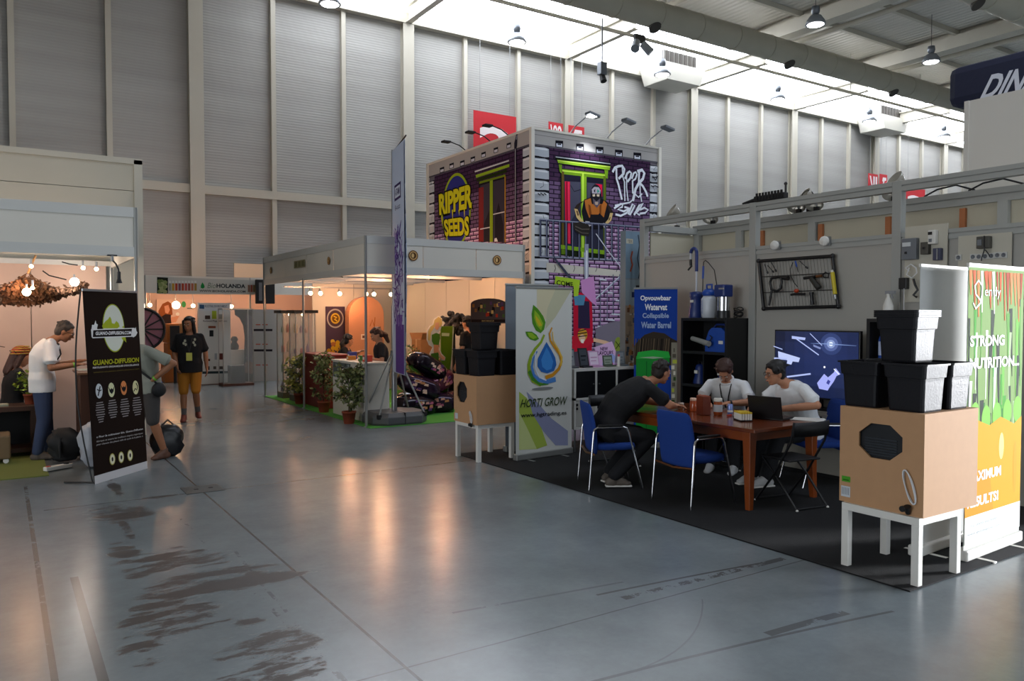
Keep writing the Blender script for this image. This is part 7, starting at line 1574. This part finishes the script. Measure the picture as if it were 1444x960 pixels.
for i in range(90):
    u, v = .25+rnd.random()*.6, 1.5+rnd.random()*1.5; w_ = .03+.05*rnd.random(); P.stroke([(u, v), (u+rnd.uniform(-.15, .15), v+rnd.uniform(.02, .2)), (u+rnd.uniform(-.2, .2), v+rnd.uniform(.1, .25))], w_, rnd.choice([PUR, '#7a5aa6', '#4a2a76', '#9a86b8']), w1=.01)
P.build('flag_print', r)
# a second small base next to it: white vase on floor
# ================================================================ FAR STAND (behind)
FY = 21.7
fs = thing('exhibition_stand', 'far white fascia stand with green drop logo reading BIOHOLANDA', 'booth')
x0 = atY(205, 400, FY).x; x1 = 8.4
MB().box((x0, FY, 2.33), (x1, FY+.04, 2.78), FASC).build('fascia', fs)
for x in (x0, x0+2.6, x1): MB().cyl((x, FY+.02, 0), (x, FY+.02, 2.78), .025, None, ALU, 8).build('post', fs)
MB().box((x0-.4, FY+2.6, 0), (x1, FY+2.65, 2.45), mat('peach_wall', '#c0a08c', .7)).build('back_wall', fs)
MB().box((x1-.03, FY+.1, 0), (x1, FY+2.6, 2.45), mat('peach_wall')).build('side_wall', fs)
P = Art((0, FY-.001, 0), (1, 0, 0), step=.002); k = CR(190, 240, 5.333)
P.poly(k([(165, 800), (910, 828), (910, 935), (165, 930)]), '#b9b9b2', px=True); P.up(); P.poly(k([(168, 803), (250, 808), (250, 925), (168, 925)]), '#1c2018', px=True); P.up()
rnd = random.Random(3)
for i in range(20): x = 180+rnd.random()*55; y = 835+rnd.random()*80; P.disc(*P.pix(*k([(x, y)])[0]), .055, rnd.choice(['#7d8a56', '#5d6e3c', '#9aa070']), n=8)
for i in range(9): P.poly(k([(256+24*i, 850), (274+24*i, 851), (274+24*i, 905), (256+24*i, 905)]), ['#8a8f88', '#b08a34', '#a9452e', '#7a4a5a', '#a9452e', '#b0504a', '#8a4a44', '#b0654a', '#96793e'][i], px=True); P.poly(k([(256+24*i, 830), (272+24*i, 831), (272+24*i, 848), (256+24*i, 848)]), '#cfd0cc', px=True)
for i in range(3): P.poly(k([(850+20*i, 862), (866+20*i, 862), (866+20*i, 915), (850+20*i, 915)]), ['#8a6a5a', '#9a5a4a', '#7a6a4a'][i], px=True)
P.poly(k([(508, 842), (522, 862), (526, 880), (512, 890), (496, 884), (496, 868)]), '#1f7a3c', px=True)
P.textpx('Bio', *[k([z])[0] for z in ((545, 845), (610, 888))], '#6a7d6a', 0, .3); P.textpx('HOLANDA', *[k([z])[0] for z in ((614, 852), (832, 888))], '#23282e', .035); P.textpx('WWW.BIOHOLANDA.COM', *[k([z])[0] for z in ((486, 898), (832, 920))], '#23282e', .02)
P.build('fascia_print', fs)
g3 = CR(190, 360, 3.838)
def atYp(x, y, Y): return atY(*g3([(x, y)])[0], Y)
def flat(name, label, cat, Y, quad, col, art=None, th=.03):
    a = atYp(quad[0], quad[1], Y); b = atYp(quad[2], quad[3], Y); r = thing(name, label, cat); MB().box((a.x, Y, max(b.z, 0.001)), (b.x, Y+th, a.z), mat('flat_'+col, col, .6)).build('board', r)
    if art: P = Art((0, Y-.001, 0), (1, 0, 0), step=.002); P.q = lambda pts: [P.pix(*z) for z in g3(pts)]; art(P); P.build('printed_artwork', r)
    reroot(r, ((a.x+b.x)/2, Y, b.z)); return r
def art_woman(P):
    P.poly(P.q([(128, 300), (150, 262), (180, 248), (200, 262), (205, 320), (190, 330), (150, 350), (130, 345)]), '#8a4a22'); P.up(); P.poly(P.q([(160, 275), (182, 268), (190, 295), (180, 315), (165, 310)]), '#c98a66'); P.poly(P.q([(140, 335), (165, 318), (195, 320), (200, 385), (140, 388)]), '#2a1c18'); P.up(); P.poly(P.q([(195, 335), (222, 330), (236, 310), (240, 330), (222, 362), (198, 365)]), '#c98a66'); P.disc(*P.q([(232, 318)])[0], .05, '#d9d2c0'); P.disc(*P.q([(265, 265)])[0], .06, '#3f8a4a', ry=.09); P.rect(P.q([(282, 255)])[0][0], P.q([(0, 288)])[0][1], P.q([(318, 0)])[0][0], P.q([(0, 282)])[0][1], '#6a6a5a')
flat('poster', 'warm lit poster of a red haired woman holding a glass in the far stand', 'poster', FY+2.5, (118, 238, 330, 392), '#caa68c', art_woman)
def art_rack(P):
    P.rect(P.q([(348, 0)])[0][0], P.q([(0, 300)])[0][1], P.q([(500, 0)])[0][0], P.q([(0, 262)])[0][1], '#c9cdd0'); P.up()
    P.poly(P.q([(350, 266), (376, 268), (376, 290), (350, 288)]), '#3a5a7a'); P.textpx('ROOTING ENVIRONMENT', *[g3([z])[0] for z in ((380, 268), (500, 282))], '#4a5a6a', .01); P.textpx('Rockwool Plugs and Cubes', *[g3([z])[0] for z in ((370, 350), (500, 362))], '#3a3a38', .01)
    for x, y, w, h, c in ((380, 325, 28, 20, '#4a3a34'), (418, 300, 24, 44, '#a9b83a'), (450, 318, 24, 26, '#9a9a94'), (398, 382, 40, 12, '#8a4a34'), (404, 405, 22, 34, '#23252a'), (372, 560, 36, 12, '#5a3428'), (372, 530, 20, 22, '#7a3a28'), (458, 530, 22, 34, '#5a2c28'), (432, 530, 14, 34, '#9aa0a4'), (385, 600, 20, 20, '#4a4644'), (425, 600, 16, 16, '#5a5650'), (455, 600, 22, 16, '#4a4644')): P.poly(P.q([(x, y), (x+w, y), (x+w, y+h), (x, y+h)]), c)
    P.poly(P.q([(366, 628), (520, 625), (520, 638), (366, 641)]), '#2c3a3e')
flat('display_board', 'white product display board behind the walking man, with small gadgets', 'board', FY-.9, (343, 256, 522, 690), '#c9c9c4', art_rack, .12)
def art_arch(P):
    P.rect(P.q([(592, 0)])[0][0], P.q([(0, 680)])[0][1], P.q([(640, 0)])[0][0], P.q([(0, 300)])[0][1], '#4a4450')
r = thing('arch_screen', 'black curved arch panel with warm grey picture in the far stand', 'panel'); P = Art((0, FY-.75, 0), (1, 0, 0), step=.002); P.q = lambda pts: [P.pix(*z) for z in g3(pts)]
m = MB(); m.prism(P.q([(543, 292), (640, 292), (640, 688), (590, 688), (596, 560), (598, 440), (590, 380), (570, 340), (545, 322)]), 0, .06, BLACKM, lambda u, v, w: Vector((u, FY-.74+w, v))); m.build('arch_panel', r); P.poly(P.q([(602, 320), (638, 330), (638, 600), (604, 560), (606, 440)]), '#4c4654'); P.up(); P.poly(P.q([(590, 590), (612, 570), (638, 580), (638, 640), (596, 635)]), '#6a4c3e'); P.build('printed_picture', r); reroot(r, (P.q([(610, 688)])[0][0], FY-.72, 0))
def art_shelf(P):
    for y in (398, 508): P.poly(P.q([(642, y), (745, y), (745, y+12), (642, y+12)]), '#2a2428')
    for y in (372, 478, 590): P.poly(P.q([(655, y), (680, y), (680, y+6), (655, y+6)]), '#b9604a'); P.poly(P.q([(690, y), (720, y), (720, y+6), (690, y+6)]), '#b9604a')
flat('shelf_wall', 'pale shelf wall with dark shelf lines right of the black arch', 'shelf', FY-.6, (642, 292, 800, 686), '#b9b6b0', art_shelf, .2)
r = thing('glass_cabinet', 'low glass cabinet with a plant pot in front of the far stand', 'cabinet'); a = atYp(485, 700, 19.3)
a = fl(315, 545); MB().box((a.x, a.y, 0), (a.x+.75, a.y+.5, .06), mat('cabinet_base_red', '#5a3428', .6)).build('base', r); MB().box((a.x+.2, a.y+.1, .06), (a.x+.55, a.y+.4, .5), mat('dark_pot', '#2c2e34', .6)).build('dark_box', r)
for dx in (0, .73):
    for dy in (0, .48): MB().box((a.x+dx, a.y+dy, .06), (a.x+dx+.02, a.y+dy+.02, 1.9), ALU).build('corner_profile', r)
MB().box((a.x+.01, a.y+.003, .06), (a.x+.74, a.y+.006, 1.9), GL).build('glass_pane', r); MB().box((a.x, a.y, 1.9), (a.x+.75, a.y+.5, 1.93), ALU).build('top', r); reroot(r, (a.x+.37, a.y+.25, 0))
t = thing('kettle', 'dark round pot on a white plinth behind the low glass cabinet', 'pot', (atYp(540, 530, FY-.3).x, FY-.3, 0)); MB().box((-.3, -.2, 0), (.3, .2, .85), WHITEP).build('plinth', t); MB().lathe([(.1, .85), (.12, .95), (.06, 1.05), (.1, 1.12), (.05, 1.2)], (0, 0, 0), BLACKM, 16).build('pot_body', t)
for i, (x, z, w, lab) in enumerate(((3.95, 0, .75, 'bottom left'), (4.0, .52, .7, 'middle left'), (3.97, 1.04, .68, 'top left'), (4.75, 0, .6, 'bottom right'), (4.78, .5, .55, 'middle right'))):
    t = thing('cardboard_box', 'orange brown carton in the stack under the woman poster, '+lab, 'box', (x, FY+.6, z+.001), group='cartons in the far stand'); MB().box((-w/2, -.3, 0), (w/2, .3, .5), mat('orange_card', '#a05a22', .8, var=.15, vscale=4)).build('box_body', t, bevel=.01); MB().box((-.04, -.303, .0), (.04, -.301, .5), CARD).build('tape', t)
r = thing('prize_wheel', 'pink and dark prize wheel on a blue stand, beside the dark brown banner', 'wheel'); c0 = atYp(40, 400, 20.0)
m = MB(); m.lathe([(.48, 0), (.48, .05)], (c0.x, 20.0, c0.z), mat('wheel_pink', '#8a5566', .5), 32, axis=(0, 1, 0)); m.build('wheel_disc', r); m = MB()
for i in range(12): a = i*math.pi/6; m.beam((c0.x, 19.97, c0.z), (c0.x+.46*math.cos(a), 19.97, c0.z+.46*math.sin(a)), .02, .03, BLACKM)
m.tube([(c0.x+.48*math.cos(a), 19.97, c0.z+.48*math.sin(a)) for a in [i*math.pi/16 for i in range(33)]], .03, BLACKM, 8); m.build('spokes', r)
for s in (-1, 1): MB().cyl((c0.x, 20.08, c0.z), (c0.x+.45*s, 20.1, 0), .035, None, mat('wheel_blue', '#2c3f7a', .5), 10).build('leg', r)
reroot(r, (c0.x, 20.05, 0))
t = thing('display_screen', 'black display screen left of the walking man, on the cartons', 'screen'); a = atYp(192, 380, FY-.2); b = atYp(245, 510, FY-.2); MB().box((a.x, FY-.2, b.z), (b.x, FY-.12, a.z), BLACKM).build('screen_case', t, bevel=.01); MB().cyl(((a.x+b.x)/2, FY-.15, 0), ((a.x+b.x)/2, FY-.15, b.z), .04, None, BLACKM, 8).build('pole', t); reroot(t, ((a.x+b.x)/2, FY-.15, 0))
t = thing('display_screen', 'black framed grey screen hanging at the right end of the far stand', 'screen'); a = atYp(655, 130, FY-.3); b = atYp(760, 262, FY-.3); MB().box((a.x, FY-.3, b.z), (b.x, FY-.2, a.z), BLACKM).build('screen_case', t, bevel=.02); MB().box((a.x+.08, FY-.305, b.z+.08), (b.x-.35, FY-.301, a.z-.08), mat('screen_grey', '#6a6c70', .3)).build('screen', t); MB().cyl(((a.x+b.x)/2, FY-.25, 0), ((a.x+b.x)/2, FY-.25, b.z), .03, None, BLACKM, 8).build('pole', t); reroot(t, (a.x, FY-.25, 0))
t = thing('plain_square_panel', 'plain white square panel standing above the far stand, against the wall', 'panel'); a = atY(330, 371, 25.5); b = atY(370, 394, 25.5); MB().box((a.x, 25.5, 0), (b.x+.8, 25.55, a.z), mat('cream_panel', '#cfc0a8', .6)).build('board', t); MB().box((a.x, 25.55, 0), (a.x+.05, 25.9, a.z*.8), STEEL).build('strut', t); reroot(t, (a.x, 25.5, 0))  # plain panel behind the far stand, no notices on it
for i, (px, py) in enumerate(((203, 430), (211, 429), (248, 429), (272, 430), (326, 431))):
    p = atY(px, py, FY+.3); r = thing('spot_lamp', 'small lit warm lamp in the far stand, '+['far left', 'next to the far left one', 'above the woman poster', 'right of the woman poster', 'above the white display board'][i], 'lamp', p); MB().cyl((0, 0, 0), (0, 0, max(.02, 2.33-p.z)), .01, None, STEEL, 6).build('stem', r); MB().ell((0, -.02, -.02), .05 if i != 2 else .1, BULB, 10, 7).build('lit_bulb', r)
for i, (px, py, c) in enumerate(((232, 524, '#8a8a78'), (246, 530, '#c9ccd0'), (256, 527, '#6a7a5a'))):
    p = fl(px, py+6); t = thing('paper_stack', 'low stack of leaflets on the floor by the cartons, '+['left', 'middle white', 'right'][i], 'papers', (p.x, p.y, 0)); MB().box((-.3, -.15, 0), (.3, .15, .1), mat('leaf_%d' % i, c, .7)).build('sheets', t, bevel=.02); MB().box((-.28, -.13, .1), (.1, .13, .13), WHITE).build('top_sheet', t)
# ================================================================ LEFT STAND CONTENTS
# camouflage net
NETM = mat('camouflage_net', '#6b4a34', .9, var=.5, vscale=9)
r = thing('camouflage_net', 'brown camouflage net draped under the fascia of the left stand', 'net'); k = CR(0, 340, 5.333); m = MB(); rnd = random.Random(14)
top = [(0, 330), (60, 325), (130, 290), (180, 255), (210, 240), (250, 270), (320, 310), (400, 345), (500, 360), (560, 350), (610, 320), (640, 300)]; bot = [(0, 455), (60, 462), (130, 465), (200, 470), (250, 462), (330, 452), (400, 430), (460, 400), (520, 372), (570, 362), (620, 348), (640, 350)]
NY = 10.9
def lerpL(L, x):
    for (xa, ya), (xb, yb) in zip(L, L[1:]):
        if xa <= x <= xb: return ya+(yb-ya)*(x-xa)/(xb-xa)
    return L[-1][1]
for i in range(1500):
    x = rnd.random()*635; t_ = rnd.random(); y = lerpL(top, x)*(1-t_)+lerpL(bot, x)*t_; p = atY(*k([(x, y)])[0], NY+.5*t_-.25+rnd.uniform(-.06, .06)); d = Vector((rnd.uniform(-1, 1), rnd.uniform(-1, 1), rnd.uniform(-1.2, .2))).normalized(); s = d.cross(Vector((rnd.uniform(-1, 1), rnd.uniform(-1, 1), rnd.uniform(-1, 1)))).normalized(); L = .03+.03*rnd.random()
    m.add([p, p+d*L+s*L*.4, p+d*L*1.5, p+d*L-s*L*.4], [(0, 1, 2, 3)], NETM)
o = m.build('net_scrim', r, fix=False); m = MB()
for i in range(12):
    xs = [i*55+rnd.uniform(-10, 10) for _ in range(2)]; m.tube([atY(*k([(min(635, xs[0]), lerpL(top, min(635, xs[0])))])[0], NY-.25), atY(*k([(min(635, xs[1]), lerpL(bot, min(635, xs[1])))])[0], NY+.25)], .004, NETM, 5)
for L in (top, bot): m.tube([atY(*k([z])[0], NY+(-.25 if L is top else .25)) for z in L], .006, NETM, 5)
m.tube([atY(*k([(210, 240)])[0], NY-.25), atY(*k([(240, 170)])[0], NY-.3), atY(*k([(270, 105)])[0], NY-.3)], .012, mat('rope_light', '#b98a5a', .6), 6); m.build('cords', r); reroot(r, atY(*k([(210, 240)])[0], NY))
for i, ((x, y), s, bm, lab) in enumerate((((200, 375), .045, BULB, 'big lit warm lamp under the camouflage net'), ((245, 345), .02, BULB, 'small lit lamp right above the big one under the net'), ((235, 182), .02, BULB, 'tiny lit lamp on the rope above the net'), ((560, 300), .05, COOL, 'brilliant white lit lamp right of the net'), ((625, 195), .022, BULB, 'small lit twin lamp under the fascia rail, the left one'))):
    p = atY(*k([(x, y)])[0], NY-.35); r = thing('stand_lamp', lab+', left stand', 'lamp', p); MB().cyl((0, .02, .0), (0, .02, .08), .012, None, STEEL, 8).build('stem', r); MB().ell((0, 0, -.01), s, bm, 12, 8).build('lit_bulb', r)
p = atY(136, 378, NY-.35); r = thing('stand_lamp', 'small lit twin lamp under the fascia rail, the right one, left stand', 'lamp', p); MB().cyl((0, 0, .01), (0, 0, .08), .012, None, STEEL, 8).build('stem', r); MB().ell((0, 0, -.01), .022, BULB, 12, 8).build('lit_bulb', r)
# gooseneck spot on the fascia
p = atY(158, 361, LY-.03); r = thing('gooseneck_lamp', 'black gooseneck spot lamp clamped on the fascia above the dark brown banner', 'lamp', p); MB().box((-.05, -.03, .0), (.05, .03, .015), BLACK).build('clamp', r); MB().cyl((0, -.02, 0), (0, -.03, -.06), .015, None, STEEL, 10).build('bracket', r); MB().tube([(0, -.03, -.05), (.03, -.06, -.09), (.05, -.1, -.15), (.055, -.11, -.2)], .01, BLACK).build('neck', r); MB().lathe([(.018, .0), (.02, -.08), (.034, -.13)], (.055, -.11, -.18), BLACK, 16).build('shade', r); MB().cyl((.055, -.11, -.305), (.055, -.11, -.3), .028, None, BULB, 14).build('lit_bulb', r)
for i, q in enumerate((([(465, 155), (520, 172), (585, 180)], 'left'), ([(320, 222), (370, 258), (500, 290)], 'lower left'))):
    m = MB(); m.tube([atY(*k([z])[0], NY-.5) for z in q[0]], .008, CABLE, 6); o = m.build('cable'); tag(o, 'thin black cable hanging under the left stand fascia, the %s one' % q[1], 'cable')
# coffee trunk table, plant, cushion
def at0(px, py, z): return fl(px, py, z)
r = thing('low_table', 'dark wooden low table with open front in the left stand', 'table', (-.75, 11.35, .012)); DW = mat('dark_wood', '#3b2418', .6, var=.2, vscale=6)
MB().box((0, 0, .56), (1.15, .5, .62), DW).build('tabletop', r, bevel=.004)
for x in (0, 1.05): MB().box((x, 0, 0), (x+.1, .5, .56), DW).build('side', r)
MB().box((.1, .45, .05), (1.05, .48, .56), BLACKM).build('back', r); MB().box((.1, .02, .05), (1.05, .45, .1), DW).build('shelf', r)
plant('small green leafy plant in a green pot on the low table, left stand', .3, 11.6, .4, .3, mat('lime_leaf', '#8fa83a', .5, var=.3, vscale=20), 120, 9, .07, .13, .633)
plant('dark leafy plant at the left edge on the low table', -.5, 11.6, .4, .3, LEAFB, 150, 10, .07, .13, .633)
r = thing('tray', 'flat pale magazine pile on the low table', 'magazine', (-.08, 11.55, .633)); MB().box((-.15, -.1, 0), (.15, .1, .02), mat('magazine', '#9aa08a', .5)).build('pages', r); MB().box((-.14, -.09, .02), (.14, .09, .024), mat('magazine2', '#b9bca8', .5)).build('cover', r)
r = thing('storage_box', 'brown wheeled box on the floor at the left edge', 'box', (-.42, 10.9, .012)); MB().box((0, 0, .05), (.5, .45, .33), mat('khaki_box', '#6d5a40', .7)).build('box_body', r, bevel=.02)
for x in (.05, .45): MB().cyl((x, .02, .03), (x, .06, .03), .03, None, WHITE, 12).build('wheel', r)
# high counter behind man with dark cloth and items
r = thing('high_counter', 'tall brown bar counter hung with dark cloth behind the dark brown banner', 'counter', (.80, 10.75, .012)); MB().box((0, 0, 0), (.30, .75, 1.02), mat('bar_brown', '#4a2c1e', .6)).build('body', r); MB().box((-.03, -.03, 1.02), (.42, .78, 1.05), mat('bar_top', '#6b4a34', .4)).build('top', r, bevel=.004)
MB().box((.10, -.12, .02), (.42, -.03, 1.0), mat('navy_cloth', '#11131f', .9, bump=.6, bscale=8)).build('draped_cloth', r, bevel=.02)
r = thing('leaflet_box', 'orange box of papers on the bar counter', 'box', (1.02, 10.82, 1.063)); MB().box((-.07, -.08, 0), (.07, .08, .2), mat('orange_box', '#8a3a1c', .5)).build('box_body', r, bevel=.004); MB().box((-.08, -.09, .2), (.1, .09, .27), mat('dark_cap', '#1a2234', .5)).build('dark_lid', r, bevel=.01)
r = thing('paper_sheets', 'sheets of paper under the hands of the man in white', 'papers', (.86, 11.2, 1.063)); MB().box((-.06, -.1, 0), (.06, .1, .01), WHITE).build('sheets', r); MB().box((-.05, -.08, .01), (.07, .11, .014), mat('magazine2')).build('top_sheet', r)
r = thing('plastic_bag', 'crumpled white plastic bag on the floor behind the dark brown banner', 'bag', (.90, 10.15, .012)); bagmesh(31, mat('white_film', '#a9acb4', .4, bump=.8, bscale=9), .14, .26, .16, .5).build('bag_body', r, loc=(0, 0, .26)); MB().tube([(-.05, 0, .48), (-.03, 0, .58), (.04, 0, .58), (.05, 0, .48)], .012, mat('white_film')).build('handle', r)
r = thing('backpack', 'black backpack on the floor beside the feet of the man in white', 'bag', (.62, 10.72, .012)); bagmesh(33, BLACKM, .13, .2, .16, .6).build('bag_body', r, loc=(0, 0, .2)); MB().tube([(-.05, -.12, .3), (-.06, -.18, .2), (-.05, -.14, .06)], .015, BLACKM).build('strap', r)
r = thing('power_strip', 'white power strip with a red switch on the floor near the green rug', 'power strip', (.52, 10.2, .012), .5); MB().box((-.15, -.035, 0), (.15, .035, .045), WHITE).build('strip_body', r, bevel=.008); MB().box((-.13, -.02, .045), (-.09, .02, .052), mat('red_switch', '#b02a1c', .4)).build('red_switch', r); MB().cyl((.1, 0, .045), (.1, 0, .06), .03, None, BLACK, 12).build('plug', r)
r = thing('shoulder_bag', 'black bag on the floor right of the dark brown banner', 'bag', (1.72, 10.45, 0)); bagmesh(35, mat('black_leather', '#0f0f12', .4, bump=.4, bscale=12), .12, .2, .17, .5).build('bag_body', r, loc=(0, 0, .2)); MB().tube([(-.1, 0, .36), (0, -.02, .46), (.1, 0, .36)], .012, BLACKM).build('strap', r)
# ================================================================ CAMERA, LIGHT
cam = bpy.data.cameras.new('camera'); co = bpy.data.objects.new('camera', cam); COL.objects.link(co)
cam.sensor_width = 36; cam.lens = FPX*36/1444; cam.clip_end = 300
co.location = EYE; co.rotation_euler = (math.pi/2-PIT, 0, -YAW); bpy.context.scene.camera = co
w = bpy.data.worlds.new('world'); bpy.context.scene.world = w; w.use_nodes = True
bg = w.node_tree.nodes['Background']; bg.inputs[0].default_value = (.75, .86, 1, 1); bg.inputs[1].default_value = .6
def area(name, loc, rot, sx, sy, power, col=(1, 1, 1), spread=None):
    l = bpy.data.lights.new(name, 'AREA'); l.shape = 'RECTANGLE'; l.size = sx; l.size_y = sy; l.energy = power; l.color = col
    if spread: l.spread = spread
    o = bpy.data.objects.new(name, l); COL.objects.link(o); o.location = loc; o.rotation_euler = rot; return o
def point(name, loc, power, col=(1, .72, .42), r=.05):
    l = bpy.data.lights.new(name, 'POINT'); l.energy = power; l.color = col; l.shadow_soft_size = r
    o = bpy.data.objects.new(name, l); COL.objects.link(o); o.location = loc; return o
def spot(name, loc, tgt, power, col=(1, .72, .42), ang=70, r=.04):
    l = bpy.data.lights.new(name, 'SPOT'); l.energy = power; l.color = col; l.shadow_soft_size = r; l.spot_size = math.radians(ang); l.spot_blend = .6
    o = bpy.data.objects.new(name, l); COL.objects.link(o); o.location = loc
    o.rotation_euler = (Vector(tgt)-Vector(loc)).to_track_quat('-Z', 'Y').to_euler(); return o
WARM = (1, .5, .25)
# daylight entering through the goods door in the front wall
area('daylight_goods_door', (9.5, -13.9, 2.5), (math.radians(90), 0, 0), 11, 5, 700, (.84, .92, 1))
area('daylight_second_goods_door', (30.3, -8, 2.3), (math.radians(90), 0, math.radians(64)), 4.5, 4.4, 2000, (.95, .97, 1), math.radians(60))
area('added_side_fill', (-13.9, 1, 3), (math.radians(90), 0, math.radians(-90)), 12, 5.5, 900, (.9, .95, 1))  # added fill from the left to brighten left-facing surfaces
for i, (x, y, z, pw) in enumerate(((5.6, 12.6, 2.3, 20), (6.7, 12.6, 2.3, 38), (6.3, 14.4, 2.3, 36), (6.4, 16.3, 2.15, 28), (5.3, 16.1, 2.2, 10))): point('stand_lamp_light_%d' % i, (x, y, z), pw, WARM)
point('net_lamp_light', (.2, 10.5, 2.0), 10, WARM); point('net_lamp_light', (-.4, 11.6, 2.1), 22, (1, .7, .5)); point('net_lamp_light', (.9, 11.9, 2.2), 12, (1, .8, .65)); point('fascia_cool_light', (.7, 10.5, 2.1), 6, (1, .95, .9))
for i, x in enumerate((3.8, 5.4, 7.2)): point('far_stand_light_%d' % i, (x, 22.9, 2.2), 36, WARM)
spot('tower_spot_light', (9.2, 11.2, 5.3), (9.3, 11.7, 3.2), 60, (.9, .95, 1), 80)
sc = bpy.context.scene
sc.view_settings.view_transform = 'Standard'; sc.view_settings.look = 'None'; sc.view_settings.gamma = 1; sc.view_settings.use_curve_mapping = False
sc.view_settings.exposure = 0.0
sc.cycles.use_denoising = True; sc.cycles.max_bounces = 7; sc.cycles.diffuse_bounces = 4; sc.cycles.glossy_bounces = 3; sc.cycles.transparent_max_bounces = 12; sc.cycles.transmission_bounces = 4
sc.cycles.sample_clamp_indirect = 6; sc.cycles.caustics_reflective = False; sc.cycles.caustics_refractive = False
